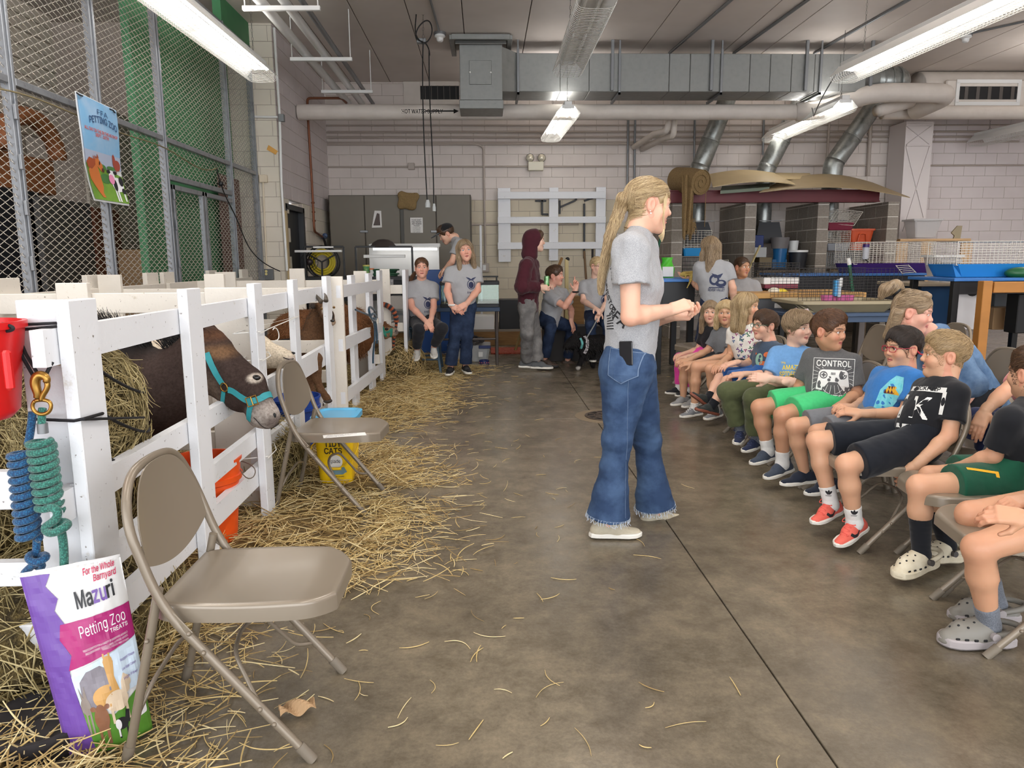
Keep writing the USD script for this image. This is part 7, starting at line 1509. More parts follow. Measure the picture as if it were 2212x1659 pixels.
Jc=joints(hd=(964,505,10.2),nk=(983,516,10.2),sh=((990,528,10.0),(994,526,10.45)),el=((976,566,9.95),(985,562,10.5)),wr=((962,580,10.0),(965,578,10.4)),hp=((1003,612,10.1),(1003,610,10.35)),kn=((998,680,10.1),(998,680,10.35)),an=((1002,750,10.1),(1002,748,10.35)),toe=((-1,0,0),(-1,0,0)))
Cb_=person('boy in a black mesh cap bending over the tubs behind the standing girl',Jc,dict(h=.235,face=(-.84,-.12,-.5),style='short',col='brown',strands=500),dict(m=TEE,sleeve=.6,hem=.06,off=.02),dict(kind='jeans',m=JEAN,end=1.92),dict(m=SHOE_DARK,L=.27),None,b=1.0,near=False,skin='fair')
def cap_on(o,m1,m2):
 t,R,s,c=o['t'],o['R'],o['s'],o['c'];f=Field(c-.22*s,c+.22*s,.0055);W=lambda x,y,z:c+R@(V(x,y,z)*s)
 f.ell(W(0,-.016,.048),V(.088,.108,.082)*s,R,.01);f.cut(W(0,0,.045),R@V(0,.12,-1));a_,b_,n_=f.mesh();p=part(t,'cap',(a_,b_),m1,normals=n_)
 bm=Field(c-.25*s,c+.25*s,.0055);bm.ell(W(0,.115,.052),V(.072,.085,.012)*s,R,.01);bm.cut(W(0,.06,.05),R@V(0,-1,0));a_,b_,n_=bm.mesh();part(p,'brim',(a_,b_),m2,normals=n_)
cap_on(Cb_,cloth('cap_black',(34,34,36)),cloth('cap_grey',(78,82,84)))
Jh=joints(hd=(1157,520,9.0),nk=(1146,557,9.0),sh=((1150,572,9.2),(1136,574,8.8)),el=((1140,618,9.28),(1127,620,8.75)),wr=((1174,616,9.1),(1166,620,8.85)),hp=((1144,662,9.1),(1138,662,8.92)),kn=((1156,722,9.1),(1138,722,8.9)),an=((1162,782,9.05),(1137,780,9.1)),toe=((1,-.15,-.02),(1,-.1,-.02)))
H_=person('boy in a maroon hooded sweatshirt and grey trousers holding a green can',Jh,dict(h=.235,face=(.96,.1,0),style='short',col='brown',strands=0),dict(m=cloth('hoodie',(74,30,40)),sleeve=1.95,hem=.06,off=.03,wr=.016,loose=1.06,name='hoodie'),dict(kind='trousers',m=denim('grey',(132,130,128),(98,96,96)),end=1.97,off=.018,flare=1.25,wr=.012),dict(m=cloth('shoe_ash',(96,98,100)),L=.28),None,b=1.0,near=False,skin='pale',hands=[dict(curl=.7),dict(d=(.9,.2,-.1),n=(.2,-.9,.2),curl=.7)])
c,R,s=H_['c'],H_['R'],H_['s'];W=lambda x,y,z:c+R@(V(x,y,z)*s);f=Field(c-.26,c+.2,.0075)
f.ell(W(0,-.03,.03),V(.1,.118,.108)*s,R,.02);f.cone(W(0,-.06,-.03),.09*s,W(0,-.07,-.15),.095*s,.05);f.ell(W(0,.11,-.02),V(.068,.1,.115)*s,R,.012,'sub');f.rough(.008,(14,14,14),3);a_,b_,n_=f.mesh();part(H_['t'],'hood',(a_,b_),cloth('hoodie',(74,30,40)),normals=n_)
cc_=atY(1181,607,8.9);cn=Thing('drink_can','green drink can in the hands of the boy in the maroon hood','can',cc_-V(0,0,.06));part(cn,'can',lathe([(0,-.06),(.026,-.06),(.032,-.052),(.032,.048),(.026,.06),(0,.058)],cc_,20),mat('can_green',(72,150,62),.3,.4,var=.6,vscale=25,col2=(196,214,190)),smooth=30)
Jb=joints(hd=(1199,595,9.5),nk=(1190,622,9.5),sh=((1216,634,9.68),(1186,640,9.32)),el=((1234,670,9.75),(1220,662,9.15)),wr=((1234,694,9.55),(1243,627,9.1)),hp=((1190,692,9.6),(1180,694,9.42)),kn=((1234,706,9.66),(1190,708,9.25)),an=((1226,780,9.7),(1176,778,9.3)),toe=((1,-.3,-.02),(.9,-.4,-.02)))
B_=person('boy in a grey tee and jeans sitting and pointing up with one finger',Jb,dict(h=.235,face=(.92,-.38,0),style='short',col='brown',strands=900),dict(m=TEE,sleeve=.62,hem=.08,off=.022),dict(kind='jeans',m=JEAN,end=1.9,flare=1.15),dict(m=mat('boot',(72,56,46),.6),L=.28,sole=SHOE_DARK),None,b=1.02,near=False,skin='rosy',hands=[dict(d=(.3,-.2,-.9),n=(.6,-.6,.4),curl=.4),dict(d=(.1,0,1),n=(.5,.8,0),curl=1.1,point=0)])
part(B_['t'],'wristwatch',tube([Jb['wr'][1]+V(.034*math.cos(a),.034*math.sin(a),-.02)for a in np.linspace(0,2*pi,14)],.011,6),M_BLACK)
Jq=joints(hd=(1291,575,9.5),nk=(1287,603,9.55),sh=((1310,616,9.5),(1262,616,9.6)),el=((1312,652,9.4),(1260,650,9.5)),wr=((1296,676,9.2),(1286,666,9.2)),hp=((1302,682,9.55),(1274,682,9.55)),kn=((1312,702,9.15),(1276,702,9.15)),an=((1316,768,9.25),(1278,766,9.25)),toe=((.2,-.95,-.02),(0,-1,-.02)))
Q_=person('girl with glasses and pale blonde hair sitting with a dog leash',Jq,dict(h=.228,face=(.5,-.86,0),style='tied',col='light',strands=900),dict(m=TEE,sleeve=.64,hem=.08,off=.02),dict(kind='jeans',m=JEAN,end=1.9),dict(m=SHOE_DARK,L=.25),None,b=.95,near=False,skin='pale',hands=[dict(curl=.7),dict(curl=.7)]);glasses(Q_,mat('glasses_dark',(60,44,44),.3),round_=True);ffa(Q_,(.1,-.98,.1),.08,.5)
Jt=joints(hd=(1533,536,8.3),nk=(1540,563,8.25),sh=((1512,578,8.3),(1570,580,8.2)),el=((1509,620,8.4),(1583,622,8.15)),wr=((1490,602,8.65),(1584,652,8.2)),hp=((1528,655,8.28),(1558,655,8.22)),kn=((1516,730,8.25),(1556,728,8.2)),an=((1514,792,8.3),(1556,792,8.2)),toe=((-.2,1,0),(.1,1,0)))
T_=person('girl with long wavy hair seen from behind, holding a lizard on her hand',Jt,dict(h=.228,face=(-.32,.94,.0),style='wavy',col='ash',strands=3200,len=.2),dict(m=TEE,sleeve=.64,hem=.1,off=.022),dict(kind='trousers',m=cloth('trousers_navy',(36,46,72)),end=1.9),dict(m=SHOE_DARK,L=.25),None,b=1.0,near=False,skin='fair',hands=[dict(d=(-.7,.5,.25),n=(.2,.2,-.9),curl=.3),dict(curl=.4)])
nb=norm(V(.1,-.99,.05));decal(T_['topf'],T_['top'],'back_print',union_all([ell(-.03,.03,.05,.06).difference(ell(-.03,.03,.03,.035)),ell(.04,-.01,.06,.04).difference(ell(.04,.0,.03,.015)),sbox(-.08,-.06,.08,-.05),Polygon([(-.06,.1),(0,.08),(.06,.1),(.03,.05),(-.03,.05)])]),lerp(T_['pc'],T_['sc'],.6),V(1,0,0),V(0,0,1),NAVY,lift=.003,back=.3)
decal(T_['topf'],T_['top'],'back_print',words('RIVER VALLEY',.03,.17,0,-.095),lerp(T_['pc'],T_['sc'],.6),V(1,0,0),V(0,0,1),NAVY,lift=.003,back=.3)
Js=joints(hd=(1603,577,8.9),nk=(1603,603,8.95),sh=((1630,617,8.9),(1580,615,9.0)),el=((1641,652,8.85),(1570,650,9.0)),wr=((1630,680,8.6),(1585,680,8.7)),hp=((1617,690,8.95),(1590,690,8.95)),kn=((1625,705,8.5),(1585,705,8.5)),an=((1625,775,8.55),(1585,775,8.55)),toe=((.1,-1,0),(-.1,-1,0)))
S_=person('girl with brown hair tied back in a grey tee sitting beside the wooden table',Js,dict(h=.225,face=(.35,-.93,0),style='tied',col='brown',strands=1200),dict(m=TEE,sleeve=.66,hem=.08,off=.02),dict(kind='trousers',m=JEAN,end=1.9),dict(m=SHOE_DARK,L=.25),None,b=.97,near=False,skin='warm',gaze=(.8,-.6,0));ffa(S_,(.1,-.98,.1),.02,.5)
# ------------------------------------------------------------------ animals
M_FUR=mat('fur',(255,255,255),.8,tint=True,var=.45,vscale=90,col2=(190,190,190),ramp=[(.3,(190,186,182)),(.7,(255,255,255))],bump=.5,bscale=260,bdist=.003,spec=.2)
M_HORN=mat('horn',(92,84,74),.5,var=.5,vscale=30);M_HOOF=mat('hoof',(62,54,48),.6);M_AEYE=mat('animal_eye',(18,14,12),.06)
def paint(v,base,spots):
 """coat colours: spots (centre, radius, colour, softness)"""
 c=np.broadcast_to(np.array(lin(base)),v.shape).copy()
 for(p,r,q,s)in spots:
  d=np.linalg.norm((v-p)/np.asarray(r,float),axis=1);w=np.clip((1+s-d)/(2*s),0,1);w=w*w*(3-2*w);c+=(np.array(lin(q))-c)*w[:,None]
 return c
def critter(t,name,cones,h,base,spots,subs=(),rough=(.004,(20,20,20)),ells=()):
 P=np.array([q for c in cones for q in(c[0],c[2])]+[e[0]for e in ells]);R=max(max(c[1],c[3])for c in cones);f=Field(P.min(0)-R-.06,P.max(0)+R+.06,h)
 for c in cones:f.cone(c[0],c[1],c[2],c[3],c[4]if len(c)>4 else .04,sq=c[5]if len(c)>5 else None)
 for e in ells:f.ell(*e)
 for(p,r,k)in subs:f.ell(p,r,k=k,op='sub')
 f.rough(rough[0],rough[1],5,2);v,q,n=f.mesh();part(t,name,(v,q),M_FUR,normals=n,color=paint(v,base,spots));return f
def on(f,pts,back=.5):
 """photo pixels carried along their sight lines onto a body's surface"""
 out=[]
 for(x,y,Y)in pts:
  p=atY(x,y,Y);d=norm(p-EYE);S,hit=f.shoot(np.array([p-d*back]),d,1.2);out.append(S[0]if hit[0]else p)
 return np.array(out)
def strap(f,pts,w,th=.003,n=26,lift=.002):
 P=spline(pts,n);P=P-f.grad(P)*(np.clip(f.at(P),-.05,.05)-lift)[:,None];T=np.gradient(P,axis=0);T/=np.linalg.norm(T,axis=1,keepdims=True);N=f.grad(P);S=np.cross(T,N);S/=np.maximum(np.linalg.norm(S,axis=1,keepdims=True),1e-9)
 a=np.stack([P+S*w/2,P+S*w/2+N*th,P-S*w/2+N*th,P-S*w/2],1).reshape(-1,3);i=np.arange(n-1)[:,None]*4;j=np.arange(4)[None];q=np.stack([i+j,i+(j+1)%4,i+4+(j+1)%4,i+4+j],-1).reshape(-1,4);return a,q[:,::-1]
def fur_tufts(t,name,f,n,pick,d,L,w,m,seed=1,lift=.5):
 v,q,nn=f.mesh();ok=pick(v);v,nn=v[ok],nn[ok];r=np.random.default_rng(seed);i=r.integers(0,len(v),n);p,g=v[i],nn[i];dd=norm(d)+g*lift+r.normal(0,.25,(n,3));dd/=np.linalg.norm(dd,axis=1,keepdims=True);l=L*r.uniform(.6,1.3,(n,1))
 curves(t,name,np.stack([p-g*.004,p+dd*l*.5,p+dd*l+V(0,0,-.15)*l*.5],1),np.array([w,w*.8,w*.3])[None]+np.zeros((n,1)),m)
# donkey
dk=Thing('donkey','dark brown donkey with a teal halter putting its head out through the first panel','donkey',(-1.6,3.35,0))
A=atY
p0,p1,p2=A(448,752,3.4),A(532,832,3.33),A(572,893,3.3);s0,s1=A(345,850,3.42),V(-1.75,3.42,.80)
rumpv=V(-2.45,3.5,.84)
dc=[(p0,.085,p1,.078,.04),(p1,.074,p2,.06,.04),(A(470,812,3.38),.092,A(515,862,3.34),.058,.05),(A(560,898,3.3),.05,A(578,902,3.29),.048,.03),(p0-V(.03,0,.02),.1,s0,.165,.08),(s0,.165,s1,.23,.08),(s1,.25,rumpv,.25,.08)]
for(x,y,z)in((-1.62,3.3,.7),(-1.66,3.52,.7),(-2.5,3.4,.74),(-2.52,3.6,.74)):dc+=[(V(x,y,z),.1,V(x+.02,y,.36),.045,.05),(V(x+.02,y,.36),.042,V(x,y,.06),.032,.02)]
ear1=[A(470,752,3.33),A(432,722,3.34),A(398,728,3.36)];ear2=[A(486,742,3.42),A(452,716,3.46),A(420,712,3.5)]
for e in(ear1,ear2):dc+=[(e[0],.024,e[1],.034,.02,(V(0,1,.3),.5)),(e[1],.034,e[2],.014,.02,(V(0,1,.3),.5))]
GREY,PALE,TAN=(176,166,158),(206,194,180),(122,92,66)
ds=[(A(585,905,3.28),(.10,.12,.085),GREY,.35),(A(596,914,3.26),(.05,.09,.035),(124,112,106),.5),(A(552,817,3.27),(.034,.06,.021),PALE,.3),(A(470,760,3.33),(.08,.1,.03),TAN,.6),(A(455,722,3.4),(.1,.14,.03),(98,66,46),.6),(A(455,860,3.3),(.05,.1,.09),(110,94,82),.7),(V(-2.1,3.3,1.08),(.4,.5,.16),(222,212,194),.25),(V(-1.62,3.4,1.02),(.15,.3,.1),(28,24,24),.5)]
df=critter(dk,'body',dc,.0075,(66,52,47),ds,subs=[(A(592,897,3.235),V(.012,.03,.016),.008)],rough=(.003,(30,30,30)))
ep=on(df,[(551,816,3.3)])[0];part(dk,'eye',ball(ep+norm(ep-EYE)*.009,(.0165),3,(1.5,1,.8)),M_AEYE,smooth=True)
part(dk,'nostril',ball(on(df,[(592,898,3.28)])[0]+V(0,.004,0),.011,2,(.75,.6,1.1)),M_DARK)
mo=on(df,[(603,914,3.28),(590,923,3.28),(572,924,3.28),(556,910,3.28),(548,902,3.28)]);part(dk,'mouth',tube(spline(mo-V(0,.0,0),14),.0028,5),mat('mouth_dark',(48,38,36),.7))
TEAL=mat('halter_teal',(44,142,150),.6,bump=.3,bscale=600,bdist=.001)
hl=Thing('halter','teal webbing halter with brass buckle on the donkey head','halter',p1)
lat=norm(np.cross(p2-p0,V(0,0,1)))
def both_sides(name,pts,w):
 S=on(df,pts);part(hl,name,strap(df,S,w),TEAL,smooth=30);c_=p1;M=S-2*((S-c_)@lat)[:,None]*lat
 part(hl,name,strap(df,M,w),TEAL,smooth=30)
both_sides('cheek_strap',[(446,762,3.35),(458,790,3.35),(470,812,3.35),(482,830,3.35)],.026)
both_sides('nose_band',[(493,842,3.33),(515,853,3.33),(540,866,3.32),(560,862,3.31),(582,852,3.31),(594,851,3.33)],.027)
both_sides('chin_strap',[(542,872,3.31),(539,890,3.31),(538,908,3.31)],.026)
both_sides('throat_strap',[(484,846,3.33),(482,862,3.33),(480,880,3.33)],.02)
rg=on(df,[(486,836,3.33)])[0];g=df.grad(rg[None])[0];x_,y_,_=frame(g);part(hl,'ring',tube([rg+g*.006+(x_*math.cos(a)+y_*math.sin(a))*.019 for a in np.linspace(0,2*pi,24,endpoint=False)],.003,6,closed=True),M_BRASS,smooth=True)
bk=on(df,[(545,866,3.32)])[0];g=df.grad(bk[None])[0];e_=norm(on(df,[(558,862,3.31)])[0]-bk);e2_=np.cross(g,e_)
part(hl,'buckle',tube([bk+g*.009+e_*a+e2_*b for a,b in((-.022,-.02),(.022,-.02),(.022,.02),(-.022,.02))],.0034,6,closed=True),M_BRASS);part(hl,'buckle_bar',tube([bk+g*.009-e2_*.02,bk+g*.009+e2_*.02],.003,6),M_BRASS)
fur_tufts(dk,'mane',df,900,lambda v:(v[:,0]<-1.3)&(v[:,0]>-1.85)&(v[:,2]>.965)&(np.abs(v[:,1]-3.42)<.07),V(-.6,-.15,.9),.085,.003,mat('mane_black',(26,22,22),.6),lift=.3)
# white sheep
sp=Thing('sheep','white sheep poking its nose out behind the lashed fence posts','sheep',(-1.6,4.3,0))
a,b=A(548,752,4.42),A(622,774,4.36)
sc_=[(a,.078,b,.045,.04),(A(575,775,4.4),.06,A(615,782,4.37),.035,.04),(a,.085,V(-1.6,4.42,.82),.13,.06),(V(-1.62,4.42,.66),.24,V(-2.25,4.5,.66),.25,.08)]
for(x,y)in((-1.6,4.32),(-1.62,4.54),(-2.25,4.38),(-2.27,4.6)):sc_.append((V(x,y,.5),.06,V(x,y,.03),.032,.03))
sc_+=[(A(540,742,4.33),.02,A(508,728,4.3),.016,.02),(A(545,742,4.5),.02,A(520,732,4.56),.014,.02)]
sf=critter(sp,'body',sc_,.008,(226,212,190),[(A(508,728,4.3),(.05,.05,.05),(216,164,146),.5),(A(632,780,4.34),(.035,.08,.03),(206,190,178),.5)],rough=(.006,(24,24,24)))
part(sp,'nostril',ball(on(sf,[(632,763,4.36)])[0]+V(0,.003,0),.011,2,(1.4,.6,.7)),M_DARK);part(sp,'mouth',tube(spline(on(sf,[(634,775,4.36),(624,776,4.36),(612,772,4.36)]),8),.003,5),mat('mouth_dark',(48,38,36),.7))
# goat
gt_=Thing('goat','brown and black horned goat standing up with its front hooves on the second panel','goat',(-1.5,5.1,0))
po,mz=A(697,660,5.89),A(717,696,5.76);chs=A(672,742,5.96);bod=A(612,772,6.11)
gc=[(po,.058,A(708,680,5.82),.05,.03),(A(708,680,5.82),.045,mz,.028,.03),(po-V(.02,-.02,.0),.055,A(680,700,5.94),.062,.04),(A(680,700,5.94),.066,chs,.1,.05),(chs,.105,bod,.125,.06),(bod,.135,V(-1.85,5.52,.62),.16,.06),(V(-1.85,5.52,.62),.16,V(-2.1,5.5,.55),.14,.05)]
for q in([(682,775,5.42),(684,818,5.41),(692,840,5.40),(707,862,5.37)],[(664,780,5.54),(668,825,5.52),(676,850,5.50),(690,870,5.48)]):
 Pq=[A(*k)for k in q];gc+=[(Pq[0],.05,Pq[1],.032,.03),(Pq[1],.03,Pq[2],.026,.015),(Pq[2],.025,Pq[3],.027,.01)]
for(x,y)in((-2.0,5.4),(-2.05,5.62)):gc+=[(V(x,y,.52),.075,V(x-.03,y,.26),.035,.04),(V(x-.03,y,.26),.032,V(x+.02,y,.03),.025,.02)]
gc+=[(A(692,665,5.89),.014,A(676,661,5.80),.024,.015,(V(0,1,0),.4)),(A(716,660,5.89),.014,A(736,668,5.84),.015,.015,(V(0,0,1),.5))]
gs=[(A(706,655,5.76),(.05,.12,.055),(30,27,27),.3),(A(714,678,5.72),(.03,.08,.07),(30,27,27),.3),(A(719,699,5.70),(.04,.08,.03),(176,152,128),.4),(A(696,664,5.78),(.010,.06,.045),(214,200,184),.4),(A(722,664,5.78),(.009,.06,.04),(214,200,184),.4),(A(736,668,5.84),(.03,.05,.02),(216,196,180),.3),(A(675,662,5.79),(.022,.05,.03),(70,62,58),.4),(A(655,690,6.00),(.05,.1,.08),(40,34,32),.6),(A(600,735,6.06),(.25,.3,.06),(34,29,28),.6)]
gs+=[(A(690,838,5.89),(.09,.14,.13),(206,186,156),.25),(A(676,850,6.00),(.09,.14,.13),(206,186,156),.25),(A(676,800,5.82),(.03,.1,.05),(32,28,28),.4)]
gf=critter(gt_,'body',gc,.0065,(108,78,54),gs,rough=(.004,(34,34,34)))
for k,pts in enumerate(([(694,652,5.40),(688,645,5.42),(681,637,5.45),(674,632,5.48)],[(704,650,5.45),(704,643,5.48),(703,638,5.52),(701,634,5.56)])):part(gt_,'horn',tube(spline([A(*q)for q in pts],12),np.linspace(.018,.004,12),10),M_HORN,smooth=True)
for q in((694,667,5.34),(721,664,5.34)):e=on(gf,[q])[0];part(gt_,'eye',ball(e+V(0,.004,0),.0095,2),mat('goat_eye',(120,88,40),.1),smooth=True);part(gt_,'pupil',ball(e-V(0,.004,0),.004,1,(1.5,.6,.7)),M_AEYE)
for q in((708,866,5.37),(691,874,5.48)):part(gt_,'hoof',ball(A(*q),.03,2,(1.1,1,.6)),M_HOOF)
part(gt_,'nose',ball(on(gf,[(718,693,5.28)])[0]+V(0,.004,0),.013,2,(1.2,.6,.8)),M_AEYE)
fur_tufts(gt_,'back_fur',gf,1500,lambda v:(v[:,2]>.62)&(v[:,0]<-1.2),V(-.5,0,-.5),.03,.0018,mat('goat_fur',(58,44,36),.7),lift=.35)
# alpaca
al_=Thing('alpaca','brown woolly alpaca in a green halter looking out past the far fence end','alpaca',(-1.5,7.2,0))
ah,am=A(824,712,8.32),A(851,716,8.26)
ac=[(A(748,720,7.3),.27,V(-1.75,7.0,.62),.28,.1),(A(755,700,7.45),.16,A(800,706,8.2),.1,.08),(A(800,706,8.2),.1,ah,.095,.05),(ah,.08,am,.042,.03),(A(832,720,8.3),.06,am,.04,.03)]
for(x,y)in((-1.45,7.1),(-1.5,7.4),(-1.95,6.9),(-1.95,7.2)):ac.append((V(x,y,.45),.08,V(x,y,.03),.05,.04))
ag=[(A(848,720,8.25),(.09,.16,.06),(176,158,140),.4),(A(836,722,8.22),(.06,.15,.06),(182,150,116),.5),(A(857,717,8.22),(.025,.1,.03),(120,108,102),.4)]
af=critter(al_,'body',ac,.011,(118,78,48),ag,rough=(.014,(26,26,26)))
fur_tufts(al_,'wool',af,5200,lambda v:(v[:,2]>.15)&((v[:,0]<-1.17)|(v[:,2]>A(824,704,8.3)[2])),V(0,-.1,-.2),.035,.004,mat('alpaca_wool',(122,82,50),.8),lift=.9)
e=on(af,[(835,711,8.3)])[0];part(al_,'eye',ball(e+V(0,.006,0),.019,2,(1.2,1,.8)),M_AEYE,smooth=True)
part(al_,'nostril',ball(on(af,[(855,715,8.27)])[0],.008,1),M_DARK)
for k,pts in enumerate(([(826,706,8.3),(829,716,8.3),(834,726,8.3)],[(828,717,8.3),(838,717,8.3),(846,712,8.28)],[(846,710,8.28),(846,718,8.28),(845,727,8.28)])):part(al_,'halter_strap',strap(af,on(af,pts),.024,.004,12,.006),mat('halter_green',(36,128,106),.6))
tl_=Thing('lead_rope','thin teal lead rope knotted on the third panel before the alpaca','rope',A(805,690,7.4))
MR=rope_mat('rope_teal',(44,92,112),(20,48,72));X0=-1.1
part(tl_,'line',tube(spline([atX(768,669,X0),atX(785,676,X0),atX(800,682,X0+.02)],14),.009,6),MR,smooth=True);part(tl_,'knot',tube(spline([atX(800,684,X0+.03),atX(808,678,X0+.04),atX(812,686,X0+.03),atX(804,690,X0+.05),atX(800,682,X0+.05),atX(810,672,X0+.03)],30),.011,6),MR,smooth=True)
for q in([(806,688),(812,700),(814,720),(814,742)],[(806,690),(810,720),(807,755),(806,785)]):part(tl_,'tail',tube(spline([atX(*k,X0+.03)for k in q],16),.009,6),MR,smooth=True)
ol=Thing('lead_rope','orange and black striped rope wound over the cream fence end','rope',A(840,660,8.4))
MO1,MO2=rope_mat('rope_orange',(206,104,48),(150,66,28)),rope_mat('rope_dark',(38,38,52),(18,18,28))
sp_=spline([A(824,658,8.42),A(838,661,8.4),A(850,672,8.4),A(856,690,8.42),A(853,720,8.45),A(850,755,8.5),A(851,772,8.5)],60)
for k in range(30):part(ol,'strand',tube(sp_[k*2:k*2+3]if k*2+3<=60 else sp_[-3:],.03 if k<12 else .016,8),MO1 if k%2 else MO2,smooth=True)
# dog
dg=Thing('dog','small black dog in a floral harness standing at the feet of the seated pair','dog',A(1262,795,9.1))
hd_=A(1240,741,9.0);gcn=[(hd_,.085,A(1224,748,8.92),.045,.03),(hd_,.08,A(1262,742,9.1),.1,.05),(A(1262,745,9.1),.12,A(1312,742,9.2),.12,.05)]
for q in([(1262,755,9.05),(1258,775,9.04),(1249,796,9.0)],[(1276,755,9.15),(1280,778,9.15),(1281,796,9.15)],[(1312,750,9.1),(1318,776,9.1),(1314,796,9.1)],[(1316,750,9.3),(1320,776,9.3),(1316,796,9.3)]):Pq=[A(*k)for k in q];Pq[2][2]=.035;gcn+=[(Pq[0],.06,Pq[1],.038,.03),(Pq[1],.036,Pq[2],.032,.02)]
gcn+=[(A(1238,730,8.95),.03,A(1243,716,8.97),.012,.02),(A(1246,730,9.08),.03,A(1252,717,9.1),.012,.02),(A(1318,735,9.2),.03,A(1330,715,9.22),.018,.02)]
gff=critter(dg,'body',gcn,.009,(22,20,21),[(A(1249,797,8.98),(.04,.06,.03),(200,196,190),.4)],rough=(.01,(24,24,24)))
fur_tufts(dg,'coat',gff,1500,lambda v:v[:,2]>.08,V(.2,0,-.6),.04,.004,mat('dog_fur',(24,22,23),.6),lift=.6)
hr_=Thing('harness','black harness with white flowers and a teal band on the dog','harness',A(1256,745,9.0))
for k,(pts,w_,m_)in enumerate(([[(1252,732,9),(1256,742,9),(1253,752,9)],.035,mat('band_teal',(104,178,176),.6)],[[(1262,728,9),(1268,745,9),(1262,762,9)],.04,cloth('harness',(206,202,204),col2=(30,28,34),var=.9,vscale=60)])):part(hr_,'strap',strap(gff,on(gff,pts),w_,.006,14,.012),m_)
lz=solo('leash',tube(spline([A(1290,688,9.1),A(1282,705,9.05),A(1272,722,9.0),A(1266,733,9.0)],16),.008,6),mat('leash_grey',(130,132,130),.7),'slack grey leash from the girl with glasses down to the dog','leash')
# lizard
zl=Thing('lizard','small yellow bearded lizard lying on the hand of the girl seen from behind','lizard',A(1482,594,8.55))
critter(zl,'body',[(A(1472,593,8.6),.018,A(1478,592,8.6),.022,.02),(A(1478,592,8.6),.03,A(1494,591,8.55),.028,.02),(A(1494,591,8.55),.022,A(1492,606,8.5),.013,.02),(A(1492,606,8.5),.013,A(1484,622,8.48),.005,.01),(A(1482,594,8.58),.01,A(1480,601,8.52),.008,.01)],.0045,(206,182,104),[(A(1486,590,8.5),(.04,.06,.014),(150,120,60),.6)],rough=(.004,(80,80,80)))
# ------------------------------------------------------------------ benches, bays and stores at the back
def pts_box(t,name,x0,y0,x1,y1,Y,d,m,bevel=.006,**k):return part(t,name,pbox(x0,y0,x1,y1,Y,d,bevel),m,**k)
def simple(name,label,cat_,x0,y0,x1,y1,Y,d,m,bevel=.008):return solo(name,pbox(x0,y0,x1,y1,Y,d,bevel),m,label,cat_)
# wall cabinets
M_CAB=mat('cabinet_paint',(118,111,98),.5,var=.25,vscale=3)
cb=Thing('wall_cabinet','row of tall grey-brown cabinet doors standing along the back wall','cabinet',A(865,600,13.45))
e=[A(712,500,13.4),A(1018,500,13.4)];zt=A(865,421,13.4)[2]
part(cb,'carcass',box(e[0][0],e[1][0],13.43,13.98,0,zt),mat('cabinet_edge',(84,78,70),.6))
xs_=[A(q,500,13.4)[0]for q in(713,789,866,943,1017)]
for a,b in zip(xs_[:-1],xs_[1:]):part(cb,'door',box(a+.008,b-.008,13.395,13.43,.4,zt-.01,.005),M_CAB)
for q in(790,943):x=A(q,500,13.38)[0];z=A(q,500,13.38)[2];part(cb,'hasp',box(x-.1,x+.04,13.37,13.395,z-.02,z+.02,.004),M_CONDG)
x=A(868,500,13.38)[0];part(cb,'gap_strip',box(x-.02,x+.04,13.38,13.395,.4,zt-.25,.002),mat('strip_dark',(74,72,66),.5))
pl=Thing('pelt','curly tan pelt hung over the top of the cabinet doors','pelt',A(882,440,13.35))
g=Field(A(855,455,13.35)-V(.1,.1,.1),A(910,412,13.35)+V(.1,.1,.1),.016);Pq=[A(868,422,13.35),A(898,424,13.35),A(890,446,13.35),A(866,444,13.35)]
for i in range(4):g.cone(Pq[i],.05,Pq[(i+1)%4],.05,.05,sq=(V(0,1,0),.6))
g.cone(Pq[0],.06,Pq[2],.06,.05,sq=(V(0,1,0),.6));g.rough(.012,(18,18,18),3);a_,b_,n_=g.mesh();part(pl,'fleece',(a_,b_),mat('fleece',(150,124,82),.9,var=.7,vscale=40,bump=.8,bscale=90,bdist=.01),normals=n_)
nt2=Thing('notice','white printed notice taped to a cabinet door','paper',A(900,486,13.38));p_=A(887,503,13.385);q_=A(913,470,13.385)
part(nt2,'sheet',box(p_[0],q_[0],13.384,13.392,p_[2],q_[2]),mat('paper',(232,230,226),.7))
for k,s_ in enumerate(('PLEASE DO NOT','FEED THE FISH','ANY HUMAN','FOOD!','THE ANIMALS ARE','ON A SPECIAL','DIET ALREADY')):part(nt2,'lettering',letter(s_,.022 if k<4 else .015,V((p_[0]+q_[0])/2,13.383,q_[2]-.05-.034*k),V(1,0,0),V(0,0,1),centre=True,bold=k<4,width=(.17 if k<3 else .1)if k<4 else .13),mat('ink',(52,50,54),.7))
n3=Thing('picture','small photo print with one torn white corner on a cabinet door','paper',A(814,475,13.38));p_=A(803,492,13.385);q_=A(824,458,13.385)
part(n3,'sheet',flat(Polygon([(0,0),(.18,.005),(.175,.29),(.06,.295)]),p_,V(1,0,0),V(0,0,1),-.004),mat('paper',(232,230,226),.7));part(n3,'print',flat(Polygon([(.03,.04),(.15,.04),(.145,.24),(.1,.25)]),p_-V(0,.003,0),V(1,0,0),V(0,0,1),-.003),mat('photo_brown',(84,68,62),.5,var=.6,vscale=25))
